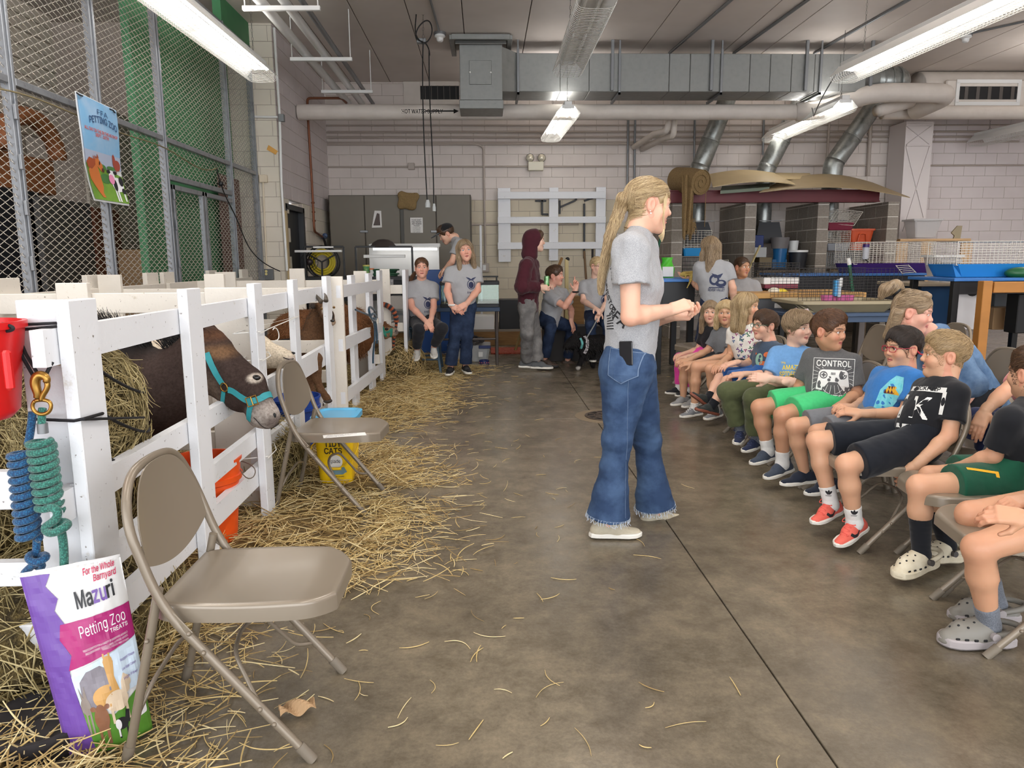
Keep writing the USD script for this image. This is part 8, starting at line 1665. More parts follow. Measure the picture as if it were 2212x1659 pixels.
# white fence section hung on the wall, brackets
fp=Thing('hanging_panel','spare white fence section hanging on the back wall','fence',A(1190,490,13.8))
for(a,b,y0,y1)in((1076,1103,406,566),(1186,1206,405,563),(1287,1308,404,560)):pts_box(fp,'post',a,y0,b,y1,13.85,.04,M_BOARD,.004)
for(y0,y1)in((414,429),(468,482),(523,538)):pts_box(fp,'rail',1075,y0,1309,y1,13.8,.045,M_BOARD,.004)
bk_=Thing('shelf_brackets','black metal shelf brackets on the wall behind the hanging fence section','bracket',A(1215,450,13.95))
for(a,b)in(((1156,434),(1180,434)),((1171,432),(1171,464)),((1171,463),(1184,463)),((1209,433),(1209,462)),((1209,448),(1243,433)),((1243,433),(1247,424)),((1262,440),(1262,558)),((1262,434),(1288,425))):part(bk_,'bar',bar(A(*a,13.95),A(*b,13.95),.035,.035),M_BLACK)
# potting bench with lamps, hose reel
bn=Thing('potting_bench','long black potting bench with frames and clutter behind the pens','bench',A(770,600,11.2))
zb=A(760,598,11)[2];xa,xb=A(632,600,11)[0],A(905,600,11)[0]
part(bn,'bench_top',box(xa,xb,11,11.75,zb-.06,zb,.004),M_BLACK);part(bn,'bench_front',box(xa,xb,11.02,11.06,zb-.35,zb-.06),mat('bench_dark',(30,30,34),.6))
for x in(xa+.05,(xa+xb)/2,xb-.05):part(bn,'leg',box(x-.03,x+.03,11.05,11.11,0,zb-.06),M_BLACK)
part(bn,'shelf',box(xa,xb,11.1,11.7,.55,.58),M_CONDG)
for k,(x0,x1,y)in enumerate(((658,742,533),(768,890,533))):
 f_=Thing('lamp_stand',f'black metal frame on the potting bench, {"left one over the fan and hose reel" if k == 0 else "right one under the glowing tube"}','frame',A((x0+x1)/2,600,11.2))
 for x in(x0,x1):part(f_,'upright',bar(A(x,y,11.15),V(A(x,y,11.15)[0],11.15,zb),.028,.028),M_BLACK)
 part(f_,'crossbar',bar(A(x0,y,11.15),A(x1,y,11.15),.03,.03),M_BLACK)
rl=Thing('hose_reel','black reel wound with yellow hose on the potting bench','hose reel',A(698,566,11.4));c=A(698,566,11.4)
for k in range(7):part(rl,'hose_turn',tube([c+V(math.cos(a)*(.115+.012*k),-.05+.018*(k%3),math.sin(a)*(.115+.012*k))for a in np.linspace(0,2*pi,30,endpoint=False)],.012,6,closed=True),mat('hose_yellow',(206,186,42),.5),smooth=True)
for s_ in(-.08,.08):part(rl,'flange',tube([c+V(math.cos(a)*.235,s_,math.sin(a)*.235)for a in np.linspace(0,2*pi,32,endpoint=False)],.012,6,closed=True),M_BLACK,smooth=True)
for a in(.5,2.6,4.7):part(rl,'spoke',bar(c+V(0,-.09,0),c+V(math.cos(a)*.23,-.09,math.sin(a)*.23),.03,.02),M_BLACK)
fn=Thing('fan','small black cage fan beside the yellow hose reel','fan',A(668,566,11.2));c=A(668,566,11.2)
for q in(.05,.09,.13):part(fn,'cage_ring',tube([c+V(math.cos(a)*q,0,math.sin(a)*q)for a in np.linspace(0,2*pi,26,endpoint=False)],.004,5,closed=True),M_BLACK,smooth=True)
part(fn,'motor',ball(c+V(0,.03,0),.05,2),mat('fan_motor',(54,42,44),.4),smooth=True)
for k in range(12):a=k*pi/6;part(fn,'cage_wire',tube([c,c+V(math.cos(a)*.13,0,math.sin(a)*.13)],.0025,4),M_BLACK)
for k,(x0,y0,x1,y1)in enumerate(((636,540,738,545),(676,532,720,536),(785,550,875,557))):simple('lamp_bar',('white grow-lamp bar over the hose reel','short white grow-lamp bar on top of the left frame','white lamp bar above the green hose coil')[k],'lamp',x0,y0,x1,y1,11.12,.06,M_WHITE,.004)
gw=Thing('grow_station','white back board with a glowing tube lamp behind the bench','lamp',A(870,560,12.0));pts_box(gw,'back_board',800,527,950,712,12.2,.02,M_WHITE,.003);pts_box(gw,'lamp_hood',800,526,950,534,11.9,.2,M_WHITE,.006)
part(gw,'glow_tube',cyl(A(806,538,12),A(944,538,12),.02,10),usdkit.material(stage,'/World/Looks/glow_tube',{'e':('emission',dict(color=(1,.97,.93),strength=3.5))},surface='e.emission'))
dm=solo('reflector_shade',lathe([(.0,.12),(.08,.11),(.15,.07),(.2,0),(.19,0)],A(828,534,11.3),24),mat('shade_brown',(62,54,52),.5),'dark domed lamp shade hanging above the potting bench','lamp shade',smooth=30)
for k,(x,y,r,h,m,lab)in enumerate(((791,577,.048,.15,mat('tub_green',(44,138,92),.4,var=.5,vscale=25,col2=(220,220,120)),'green and white tub with a yellow rim'),(803,577,.034,.1,M_WHITE,'small white jar with an orange lid'))):
 c=A(x,y,11.1);c[2]=zb;t_=Thing('tub',f'{lab} on the potting bench','tub',c);part(t_,'body',lathe([(0,0),(r*.85,0),(r,h),(0,h)],c,18),m,smooth=30);part(t_,'lid',lathe([(0,h),(r*1.06,h),(r*1.06,h+.02),(0,h+.02)],c,18),mat('lid_o',(222,120,60)if k else(226,216,120),.5)if k else mat('lid_y',(216,206,110),.5),smooth=30)
hp_=Thing('garden_hose','coil of green garden hose on the potting bench','hose',A(830,584,11.2));c=A(828,584,11.25);c[2]=zb
for k in range(5):part(hp_,'turn',tube([c+V(math.cos(a)*(.2+.03*math.sin(k*2)),math.sin(a)*.2,.015+.02*k)for a in np.linspace(0,2*pi,30,endpoint=False)],.014,6,closed=True),mat('hose_green',(46,92,66),.5),smooth=True)
simple('storage_tote','blue plastic tote behind the girl on the stool','tote',906,583,972,772,10.6,.5,mat('tote_blue',(24,72,140),.4))
solo('white_post',bar(A(1038,487,13.6),V(A(1040,640,13.5)[0],13.45,0),.06,.04,.006),M_BOARD,'narrow white post leaning on the back wall beside the cabinets','post')
# glass tank on a steel table
tk=Thing('glass_tank','empty glass aquarium with a black rim on the steel table','tank',A(1013,660,9.6));a,b=A(953,664,9.5),A(1077,664,9.5);zt=A(1015,612,9.5)[2];z0=a[2];Yt=9.5;D=.45
M_GL=pane('glass_pane',(238,246,242),.02,.015)
for(q0,q1)in(((a[0],Yt),(b[0],Yt)),((b[0],Yt),(b[0],Yt+D)),((b[0],Yt+D),(a[0],Yt+D)),((a[0],Yt+D),(a[0],Yt))):part(tk,'pane',bar((q0[0],q0[1],(z0+zt)/2),(q1[0],q1[1],(z0+zt)/2),.006,zt-z0,.001),M_GL)
for z in(z0+.02,zt):part(tk,'rim',cat([bar((a[0],Yt,z),(b[0],Yt,z),.025,.045),bar((a[0],Yt+D,z),(b[0],Yt+D,z),.025,.045),bar((a[0],Yt,z),(a[0],Yt+D,z),.025,.045),bar((b[0],Yt,z),(b[0],Yt+D,z),.025,.045)]),M_BLACK)
part(tk,'gravel',box(a[0]+.01,b[0]-.01,Yt+.01,Yt+D-.01,z0+.01,z0+.05),mat('gravel',(168,150,120),.9,var=.8,vscale=60));part(tk,'lid_frame',cat([bar((a[0]+.1,Yt+.1,zt+.08),(b[0],Yt+.1,zt+.08),.015,.02),bar((b[0]-.02,Yt+.1,zt+.08),(b[0]-.02,Yt+.1,zt),.015,.02)]),M_BLACK)
stt=Thing('steel_table','blue-grey steel table carrying the glass tank','table',A(1013,670,9.6));ta,tb=A(935,668,9.4),A(1080,668,9.4);z0-=.002
part(stt,'table_top',box(ta[0],tb[0],9.4,10.05,z0-.05,z0,.005),mat('table_blue',(58,78,106),.5))
for(x,y)in((ta[0]+.04,9.45),(tb[0]-.04,9.45),(ta[0]+.04,10.0),(tb[0]-.04,10.0)):part(stt,'leg',tube([(x,y,0),(x,y,z0-.05)],.018,8),mat('leg_rust',(104,96,92),.5,.4))
part(stt,'stretcher',tube([(ta[0]+.04,9.5,.35),(tb[0]-.04,9.5,.35)],.014,8),mat('leg_rust',(104,96,92),.5,.4))
# low stage with a timber face
sg=Thing('low_platform','low platform with a raw timber face along the back wall','platform',A(900,740,12));X0,X1=A(690,730,11.9)[0],A(1320,730,11.9)[0];zp=A(900,714,11.9)[2]
for k in range(4):part(sg,'face_board',box(X0+(X1-X0)*k/4+.003,X0+(X1-X0)*(k+1)/4-.003,11.88,11.92,0,zp-.03,.003),mat('timber',(150,112,66),.7,var=.7,vscale=9,stretch=(.3,1,2),col2=(116,84,48)))
part(sg,'deck',box(X0,X1,11.88,13.35,zp-.03,zp,.003),mat('deck_grey',(146,136,124),.8))
for k,(n_,lab,c_,x0,y0,x1,y1,Y,d,m)in enumerate((('storage_box','flat white carton with a label on the platform','box',1000,682,1068,713,12.0,.4,M_WHITE),('trunk','black plastic trunk standing on the platform','trunk',1079,648,1124,714,12.0,.5,mat('trunk_black',(32,33,36),.5)),('paper_pile','pile of folded papers on the low shelf behind the pens','papers',842,640,878,668,10.8,.3,mat('papers',(206,200,194),.8,var=.6,vscale=40,stretch=(1,1,8))),('dark_bench','dark low bench below the pointing boy','bench',1175,705,1320,781,9.85,.35,mat('bench_brown',(40,36,36),.6)),('wood_crate','brown wooden crate behind the pointing boy','crate',1222,640,1262,766,10.6,.3,mat('timber',(150,112,66),.7)))):simple(n_,lab,c_,x0,y0,x1,y1,Y,d,m)
solo('floor_mat',box(A(1060,747,10.9)[0],A(1160,747,10.9)[0],10.7,11.4,0,.02,.004),mat('mat_red',(150,44,34),.9,var=.7,vscale=30,col2=(196,120,90)),'red patterned mat on the floor before the platform','mat')
# plastic tote of buckles, dog bowl
tt_=Thing('storage_tote','clear plastic tote full of halters on the floor','tote',A(1010,770,10.0));a,b=A(966,772,9.9),A(1060,772,9.9);zt=A(1010,746,9.9)[2]
part(tt_,'tub',loft([rrect(a[0]+.04,9.9,b[0]-.04,10.3,.03),rrect(a[0],9.87,b[0],10.33,.03)],(0.003,zt)),mat('tote_clear',(198,200,200),.4,alpha=.75),smooth=30);part(tt_,'handle',box(b[0]-.16,b[0]+.0,9.85,9.87,zt-.04,zt,.005),mat('tote_handle',(44,58,110),.5));part(tt_,'label',box(a[0]+.42,a[0]+.48,9.865,9.875,.07,.14),mat('paper',(232,230,226),.7))
r=np.random.default_rng(6);part(tt_,'halters',cat([tube(spline([V(a[0]+.2+.3*r.random(),9.95+.3*r.random(),zt+.02+.06*r.random())for _ in range(4)],12),.014,5)for _ in range(16)]),mat('halter_mix',(70,66,66),.5,.3),kind='stuff')
bwl=Thing('dog_bowl','small blue dog bowl with paw prints on the floor by the tote','bowl',A(1046,788,9.6));c=A(1046,787,9.65);c[2]=0;part(bwl,'bowl',lathe([(0,.01),(.05,.01),(.055,.055),(.062,.06),(.066,.055),(.07,0),(0,0)],c,24),mat('bowl_blue',(32,40,92),.4),smooth=30)
for k in range(5):q=-pi/2+(k-2)*.5;part(bwl,'paw_print',ball(c+V(math.cos(q)*.067,math.sin(q)*.067,.03),.008,1),mat('paw',(206,110,110),.5))
# blue stool
so=Thing('stool','tall blue-grey steel stool under the girl with the braid','stool',A(915,805,8.9));c=V(A(913,708,8.85)[0],8.88,A(913,707,8.7)[2]);MS=mat('stool_blue',(60,82,98),.45,.3)
part(so,'seat',box(c[0]-.17,c[0]+.17,c[1]-.17,c[1]+.17,c[2]-.03,c[2],.012),MS)
for sx in(-1,1):
 for sy in(-1,1):part(so,'leg',bar(c+V(sx*.15,sy*.15,-.03),V(c[0]+sx*.22,c[1]+sy*.2,0),.03,.03),MS)
for sy in(-1,1):part(so,'rung',bar((c[0]-.2,c[1]+sy*.185,.2),(c[0]+.2,c[1]+sy*.185,.2),.02,.02),MS)
# yellow easel and sticks behind the seated pair
ez=Thing('easel','pale wooden easel post with a brass-coloured brace behind the pointing boy','easel',A(1222,610,10.4));part(ez,'post',bar(A(1224,560,10.4),A(1224,762,10.4),.05,.05),mat('easel_wood',(196,178,128),.6));part(ez,'brace',bar(A(1200,592,10.3),A(1214,557,10.4),.03,.03),mat('timber',(150,112,66),.7));part(ez,'cap',ball(A(1226,560,10.4),.03,1),M_BLACK)
for k,(p,q,c_,lab)in enumerate((((1262,542),(1276,582),(118,92,64),'wooden stick leaning on the wall behind the girl with glasses'),((1280,538),(1281,562),(32,30,30),'short black stick leaning on the wall behind the girl with glasses'),((1113,740),(1134,690),(150,130,80),'broom handle leaning beside the maroon-hooded boy'))):solo('stick',cyl(A(*p,13 if k<2 else 11),V(*(A(*p,13 if k<2 else 11)+(A(*q,13 if k<2 else 11)-A(*p,13 if k<2 else 11))*1)[:2],0 if k==2 else 0),.02,8)if k<2 else cyl(V(A(*p,11)[0],11,.02),A(*q,11),.02,8),mat(f'stick_{k}',c_,.6),lab,'stick')
# the brick bays: piers of grey blocks from the front edge to the wall
M_GB=mat('grey_block',(152,143,132),.9,var=.6,vscale=30,col2=(132,123,114),bump=.5,bscale=70,bdist=.006)
Yf=12.6;zt=A(1620,436,Yf)[2];keep=M_GROUT;M_GROUT=mat('pale_mortar',(216,210,200),.9)
for k,xr in enumerate((1475,1632,1788,1938)):
 xe=A(xr,520,Yf)[0];w=sgroup('wall_bay')
 for r_ in range(int(math.ceil(zt/BH))):
  za,zb_=r_*BH,min((r_+1)*BH,zt);y=Yf-(BL/2 if r_%2 else 0)
  if zb_-za<.04:continue
  while y<YB-.02:
   ya,yb2=max(y,Yf),min(y+BL,YB-.02);y+=BL
   if yb2-ya<.03:continue
   struct('block',box(xe-.195,xe,ya+.007,yb2-.007,za+.007,zb_-.007,.003),M_GB,smooth=False,parent=w)
 struct('joints',box(xe-.189,xe-.006,Yf+.013,YB-.02,0,zt-.006),M_GROUT,parent=w)
M_GROUT=keep
M_RED=mat('beam_maroon',(112,44,50),.5,var=.3,vscale=5);M_HB=mat('hardboard',(196,174,132),.5,var=.3,vscale=4,col2=(176,154,112))
bm=Thing('steel_beam','maroon steel beam across the top of the block bays','beam',A(1660,425,12.5));xa,xb=A(1420,425,12.5)[0],A(1902,425,12.5)[0];z1,z0=A(1660,414,12.5)[2]+.03,A(1660,437,12.5)[2];
for(y0,y1,za,zb_)in((12.5,12.7,z1-.02,z1),(12.5,12.7,z0,z0+.02),(12.53,12.56,z0,z1)):part(bm,'flange' if zb_-za<.05 else 'web',box(xa,xb,y0,y1,za,zb_,.003),M_RED)
def sheet(name,label,pts,m,th=.012,sag=.0,dy=.9):
 P=np.array([A(*q)for q in pts]);c0,c1,c2,c3=P
 return solo(name,panel_surface(lambda u,v:(c0*(1-u[...,None])+c1*u[...,None])*(1-v[...,None])+(c3*(1-u[...,None])+c2*u[...,None])*v[...,None]+V(0,0,1)*(sag*np.sin(u*pi))[...,None],16,6,th),m,label,'board',smooth=40)
sheet('hardboard_sheet','pale hardboard sheet on the bays beside the burlap roll',[(1540,403,12.2),(1718,397,12.2),(1672,373,13.2),(1532,376,13.2)],M_HB,sag=.06)
sheet('hardboard_sheet','long tan hardboard sheet drooping off the right end of the bays',[(1640,415,12.0),(1966,426,12.0),(1885,394,13.2),(1690,388,13.2)],mat('hardboard_dark',(158,138,104),.5,var=.3,vscale=4),sag=.12)
sheet('hardboard_sheet','small pale board lying on top of the hardboard stack',[(1600,386,12.9),(1752,386,12.9),(1750,374,13.5),(1590,372,13.5)],M_HB,sag=.0)
sheet('green_sheets','bundle of grey-green sheets under the hardboard',[(1556,412,12.25),(1662,404,12.25),(1664,396,13.1),(1560,402,13.1)],mat('sheet_green',(110,120,104),.6),th=.05)
bu=Thing('burlap_roll','roll of brown burlap with a loose flap hanging down from the bays','burlap',A(1500,395,12.3));M_BUR=mat('burlap',(150,124,84),.95,var=.7,vscale=60,col2=(116,92,58),bump=.9,bscale=120,bdist=.01)
a,b=A(1462,388,12.75),A(1515,394,12.2);ax_=norm(b-a);part(bu,'roll',tube([a,lerp(a,b,.5),b],[.2,.215,.2],28),M_BUR,smooth=30)
x_,y_,_=frame(ax_);part(bu,'roll_end',tube([b+ax_*.01+(x_*math.cos(t_)+y_*math.sin(t_))*(.02+.0125*t_)for t_ in np.linspace(0,14,110)],.007,6),M_BUR,smooth=True)
part(bu,'flap',panel_surface(lambda u,v:A(1474,400,12.15)[None,None]+(A(1502,400,12.15)-A(1474,400,12.15))*(u*(1-.35*v)+.16*v)[...,None]+V(0,0,-1)*(v*.82+.05*np.sin(u*9)*v)[...,None]+V(0,1,0)*(.03*np.sin(u*14+v*3))[...,None]+V(0,.06,.17)*((1-v)**3)[...,None],24,26,.008),M_BUR,smooth=True)
r=np.random.default_rng(2);curves(bu,'fringe',[spline([A(1474+30*r.random(),470+20*r.random(),12.15),A(1480+24*r.random(),490,12.15),A(1482+20*r.random(),500+8*r.random(),12.15)],6)for _ in range(60)],.006,M_BUR);part(bu,'string',tube([A(1525,412,12.2),A(1522,490,12.2)],.006,5),M_BUR)
# inside the bays
M_HOOD=mat('hood_grey',(66,68,72),.45,.3)
for k,(x0,x1,xt0,xt1)in enumerate(((1480,1545,1498,1530),(1632,1692,1640,1684))):
 h0=[A(x,525,13.0+dy)for x in(x0,x1)for dy in(0,.8)]+[A(x,480,13.1+dy)for x in(xt0,xt1)for dy in(0,.6)];solo('fume_hood',trimesh.PointCloud(np.array(h0)).convex_hull,M_HOOD,f'dark sheet-metal fume hood in the {"left" if k == 0 else "middle"} block bay','hood',smooth=False)
def wire_cage(name,label,x0,y0,x1,y1,Y,d,wire,base=None,ybase=None,nx=9,nz=9,w=.005,shear=0.0,extra=None):
 t=Thing(name,label,'cage',A((x0+x1)/2,y1,Y));a,b=A(x0,(y0+y1)/2,Y),A(x1,(y0+y1)/2,Y);z0,z1=A((x0+x1)/2,y1,Y)[2],A((x0+x1)/2,y0,Y)[2];S=[]
 def q(u,v,z):return[a[0]+(b[0]-a[0])*u+shear*z*.5,Y+d*v,z0+(z1-z0)*z+(-.35*shear*(b[0]-a[0])*u if shear else 0)]
 for f_ in(0,1):
  for i in range(nx+1):S.append([q(i/nx,f_,0),q(i/nx,f_,1)])
  for j in range(nz+1):S.append([q(0,f_,j/nz),q(1,f_,j/nz)])
 n2=max(3,int(nx*d/(b[0]-a[0])))
 for f_ in(0,1):
  for i in range(n2+1):S.append([q(f_,i/n2,0),q(f_,i/n2,1)])
  for j in range(nz+1):S.append([q(f_,0,j/nz),q(f_,1,j/nz)])
 for i in range(nx+1):S.append([q(i/nx,0,1),q(i/nx,1,1)])
 curves(t,'wire_panel',S,w,wire)
 part(t,'frame',cat([tube([q(0,f_,z),q(1,f_,z)],w*.9,6)for f_ in(0,1)for z in(0,1)]+[tube([q(u,f_,0),q(u,f_,1)],w*.9,6)for f_ in(0,1)for u in(0,1)]),wire,kind='stuff')
 if base:
  zb_=A((x0+x1)/2,ybase,Y)[2];tp=.12*(b[0]-a[0])*.3;part(t,'base_tray',loft([rrect(a[0]+tp,Y+tp,b[0]-tp,Y+d-tp,.02),rrect(a[0]-.01,Y-.01,b[0]+.01,Y+d+.01,.02)],(zb_,z0+.01)),base,smooth=30)
 return t
MW=mat('wire_white',(222,216,204),.4);MK=mat('wire_black',(36,34,34),.45);MG=mat('wire_galv',(140,142,142),.4,.6)
TRAY=lambda k,c_:mat('tray_'+k,c_,.35)
wire_cage('small_cage','white wire cage with a bright blue tray in the left bay',1478,498,1537,537,12.7,.4,MW,TRAY('cyan',(40,142,206)),553,8,8)
wire_cage('small_cage','black wire cage under the blue tray in the left bay',1474,556,1530,640,12.7,.4,MK,None,None,10,10);wire_cage('small_cage','white wire cage low in the left bay behind the seen-from-behind girl',1500,562,1572,640,12.9,.3,MW,None,None,12,8)
wire_cage('small_cage','white wire cage tipped over on a maroon tray in the right bay',1790,452,1846,482,12.75,.4,MW,TRAY('maroon',(120,32,56)),497,9,9,shear=.28)
wire_cage('small_cage','white wire cage with a grey tray below the tipped cage',1788,499,1837,527,12.7,.4,MW,TRAY('grey',(140,144,150)),541,7,7)
wire_cage('steel_cage','galvanised steel cage in the right bay, left of two',1786,545,1820,578,12.65,.4,MG,None,None,7,9,.008);wire_cage('steel_cage','galvanised steel cage in the right bay, right of two',1825,545,1858,578,12.65,.4,MG,None,None,7,9,.008)
ot=Thing('storage_tote','orange plastic tote on end in the right bay','tote',A(1860,520,12.8));a,b=A(1836,540,12.8),A(1886,540,12.8);zt_=A(1860,494,12.8)[2]
part(ot,'tub',loft([rrect(a[0]+.05,12.85,b[0]-.05,13.2,.03),rrect(a[0],12.8,b[0],13.25,.03),rrect(a[0]-.02,12.78,b[0]+.02,13.27,.03),rrect(a[0]-.02,12.78,b[0]+.02,13.27,.03)],(a[2],zt_-.03,zt_-.03,zt_)),mat('tote_orange',(206,84,44),.4),smooth=30);part(ot,'grip',tube(bend([(a[0]+.12,12.8,a[2]+.1),(a[0]+.15,12.79,zt_-.08),(b[0]-.15,12.79,zt_-.08),(b[0]-.12,12.8,a[2]+.1)],.04),.012,6),mat('tote_orange',(206,84,44),.4))
def pail(name,label,x,y0,y1,wpx,Y,m,lid=None,clear=False):
 t=Thing(name,label,name.split('_')[-1],A(x,y1,Y));c=A(x,y1,Y+.12);h=A(x,y0,Y+.12)[2]-c[2];r=wpx/2/F_PX*Y
 part(t,'body',lathe([(0,0),(r*.84,0),(r,h),(r*.94,h),(r*.78,.02),(0,.02)],c,24),m,smooth=30)
 if lid:part(t,'rim',lathe([(r*.9,h-.015),(r*1.05,h-.015),(r*1.05,h+.02),(r*.9,h+.02)],c,24),lid,smooth=30)
 return t
shf=Thing('bay_shelf','low shelf of planks in the middle and right bays','shelf',A(1710,590,12.8));za_=A(1700,582,12.7)[2];
for(x0,x1)in((1636,1726),(1792,1880)):part(shf,'plank',box(A(x0,580,12.65)[0],A(x1,580,12.65)[0],12.62,13.4,za_-.04,za_-.004),mat('timber_dark',(110,92,70),.8));
for x in(1640,1722,1796,1876):xx=A(x,580,12.65)[0];part(shf,'leg',box(xx-.03,xx+.03,12.65,12.71,0,za_-.04),mat('timber_dark',(110,92,70),.8))
pail('black_bucket','black bucket with a white rim in the middle bay',1722,543,580,40,12.65,mat('pail_black',(34,36,42),.4),M_WHITE);pail('water_jug','blue water jug in the middle bay',1683,537,578,30,12.7,mat('jug_blue',(28,96,150),.25));pail('grey_tub','grey plastic tub upside down on the blue water jug',1684,513,537,40,12.7,mat('tub_grey',(112,108,108),.5));pail('white_pail','white pail lying on the clutter of the middle bay',1713,520,542,22,12.9,M_WHITE)
for k,(x0,y0,x1,y1,c_,lab)in enumerate(((1628,534,1656,556,(176,178,178),'grey plastic bin leaning in the middle bay'),(1640,556,1668,580,(110,96,70),'cardboard box in the middle bay'),(1668,560,1700,581,(42,88,130),'blue crate on the floor of the middle bay'),(1630,508,1650,534,(32,48,100),'dark blue panel leaning in the middle bay'))):simple('bay_box',lab,'box',x0,y0,x1,y1,12.75,.3,mat(f'bay_box_{k}',c_,.6))
wire_cage('wire_pen','dark wire cage top standing on the white and maroon tray',1650,568,1727,600,8.92,.4,MK,None,None,10,6)
bs=Thing('feed_sack','green and white feed sack on the blue table by the first block pier','bag',A(1418,600,9.2));a,b=A(1430,600,9.2),A(1456,600,9.2);zs_=A(1460,603,8.6)[2];part(bs,'sack',loft([rrect(a[0],9.2,b[0],9.34,.03),rrect(a[0]-.01,9.18,b[0]+.01,9.36,.04),rrect(a[0],9.25,b[0],9.29,.02)],(zs_,A(1440,580,9.2)[2],A(1440,556,9.2)[2])),mat('sack_green',(86,196,58),.4,var=.3,vscale=20));pts_box(bs,'lower_print',1431,576,1455,598,9.17,.01,M_WHITE)
bro=solo('broom',cyl(V(A(1410,560,12.3)[0]-.25,12.25,0),A(1430,500,12.5),.02,8),mat('broom_green',(24,92,62),.5),'green broom handle with a yellow tip leaning on the first block pier','broom');
solo('wood_lath',bar(V(A(1600,560,12.4)[0]-.4,12.3,0),A(1642,530,12.5),.04,.02),mat('easel_wood',(196,178,128),.6),'short wooden lath leaning on the second block pier','lath')
# white boxed duct on the right, shelf and bins
wd=Thing('boxed_duct','white boxed sheet-metal duct with crossed creases down the right wall','duct',A(1975,400,13.5));c8=[A(1958,262,13.4),A(2018,262,13.4),A(2000,470,13.4),A(1944,515,13.4)]
part(wd,'duct_body',trimesh.PointCloud(np.array(c8+[p+V(0,.55,0)for p in c8]+[V(c8[3][0],13.4,0),V(c8[2][0]-.05,13.4,0),V(c8[3][0],13.95,0),V(c8[2][0]-.05,13.95,0)])).convex_hull,mat('duct_white',(216,208,206),.5),smooth=False)
for(a,b)in(((1958,314),(2010,314)),((1957,270),(2014,270))):part(wd,'seam_band',bar(A(*a,13.385),A(*b,13.385),.03,.03),mat('duct_white',(216,208,206),.5))
for(a,b)in(((1957,316),(1995,470)),((2008,316),(1950,500)),((1958,272),(2008,312)),((2012,272),(1958,312))):part(wd,'crease',bar(A(*a,13.392),A(*b,13.392),.02,.012),mat('duct_white',(216,208,206),.5))
ws=Thing('wooden_shelf','raw pine shelf unit against the right wall','shelf',A(2020,560,12.8));MP=mat('pine',(206,168,124),.6,var=.5,vscale=9,stretch=(.3,1,1));a,b=A(1945,516,12.7),A(2098,516,12.7)
part(ws,'top_board',box(a[0],b[0],12.7,13.2,a[2]-.04,a[2],.004),MP)
for x in(1950,2004,2090):xx=A(x,540,12.7)[0];part(ws,'upright',box(xx-.1,xx+.1,12.72,12.76,0,a[2]-.04,.004),MP)
part(ws,'lower_board',box(a[0],b[0],12.75,13.2,.8,.84,.004),MP)
M_CLR=mat('bin_clear',(214,212,212),.35,alpha=.6)
def bin_(label,x0,y0,x1,y1,Y,lid=None,tp=.06,z0=None):
 t=Thing('plastic_bin',label,'bin',A((x0+x1)/2,y1,Y));a,b=A(x0,y1,Y),A(x1,y1,Y);z1=A((x0+x1)/2,y0,Y)[2];d=(b[0]-a[0])*.8;a[2]=z0 or a[2];d=min(d,.45)
 part(t,'tub',loft([rrect(a[0]+tp,Y+tp,b[0]-tp,Y+d-tp,.03),rrect(a[0],Y,b[0],Y+d,.03)],(a[2],z1)),M_CLR,smooth=30);part(t,'rim',loft([rrect(a[0]-.02,Y-.02,b[0]+.02,Y+d+.02,.03)]*2,(z1-.02,z1+.012)),lid or M_CLR,smooth=30);return t
bin_('tall clear plastic bin on the pine shelf beside the white duct',1974,474,2034,513,12.75);bin_('clear plastic bin with a green latch behind the blue cage',2016,552,2076,610,9.55,M_WHITE,z0=A(2020,611,9.15)[2]);t=bin_('clear plastic bin with a label in front of the pine shelf',2031,564,2072,611,9.2,M_CLR,z0=A(2020,611,9.15)[2]);pts_box(t,'label',2043,576,2051,590,9.19,.01,mat('paper',(232,230,226),.7))
solo('hide_scrap',flat(Polygon([(-.05,-.15),(.08,-.16),(.1,.12),(.02,.12),(-.08,0),(-.02,-.05)]),A(2063,503,12.8),V(1,0,0),V(0,0,1),.03),mat('hide',(156,144,118),.7),'curled piece of grey-tan hide on the pine shelf','hide')
# benches with cages
def bench(label,x0,x1,y,Y,d,top,apron,legs=M_BLACK,tz=.035,ap=.13):
 t=Thing('work_table',label,'table',A((x0+x1)/2,y,Y));a,b=A(x0,y,Y),A(x1,y,Y);z=a[2]
 part(t,'table_top',box(a[0],b[0],Y,Y+d,z-tz,z,.004),top);part(t,'apron',box(a[0]+.02,b[0]-.02,Y+.03,Y+.06,z-tz-ap,z-tz,.003),apron)
 for x in(a[0]+.05,b[0]-.05):
  for yy in(Y+.06,Y+d-.06):part(t,'leg',box(x-.035,x+.035,yy-.035,yy+.035,0,z-tz,.004),legs)
 return t
BT_=mat('bench_blue',(58,118,190),.4);bench('blue topped black table beside the standing woman',1418,1506,603,8.6,.9,BT_,M_BLACK,ap=.3)
bench('blue topped bench under the purple cage',1690,2003,592,10.6,.9,BT_,mat('bench_dark',(30,30,34),.6),ap=.5)
tb3=bench('blue topped table with a white panelled end at the right edge',2062,2330,601,7.9,.9,BT_,mat('bench_dark',(30,30,34),.6),ap=.14);pts_box(tb3,'white_panel',2066,622,2133,712,7.98,.02,mat('panel_white',(204,202,204),.5));
for(x,y,rx,ry)in((2101,632,.055,.04),(2122,690,.025,.055)):part(tb3,'panel_hole',flat(ell(0,0,rx,ry),A(x,y,7.972),V(1,0,0),V(0,0,1),-.004),M_DARK)
tb4=Thing('wooden_table','orange stained wooden table at the right edge','table',A(2160,620,7.6));MO=mat('oak_stain',(184,124,58),.45,var=.5,vscale=7,stretch=(.3,1,1));pts_box(tb4,'apron',2148,608,2330,632,7.6,.05,MO)
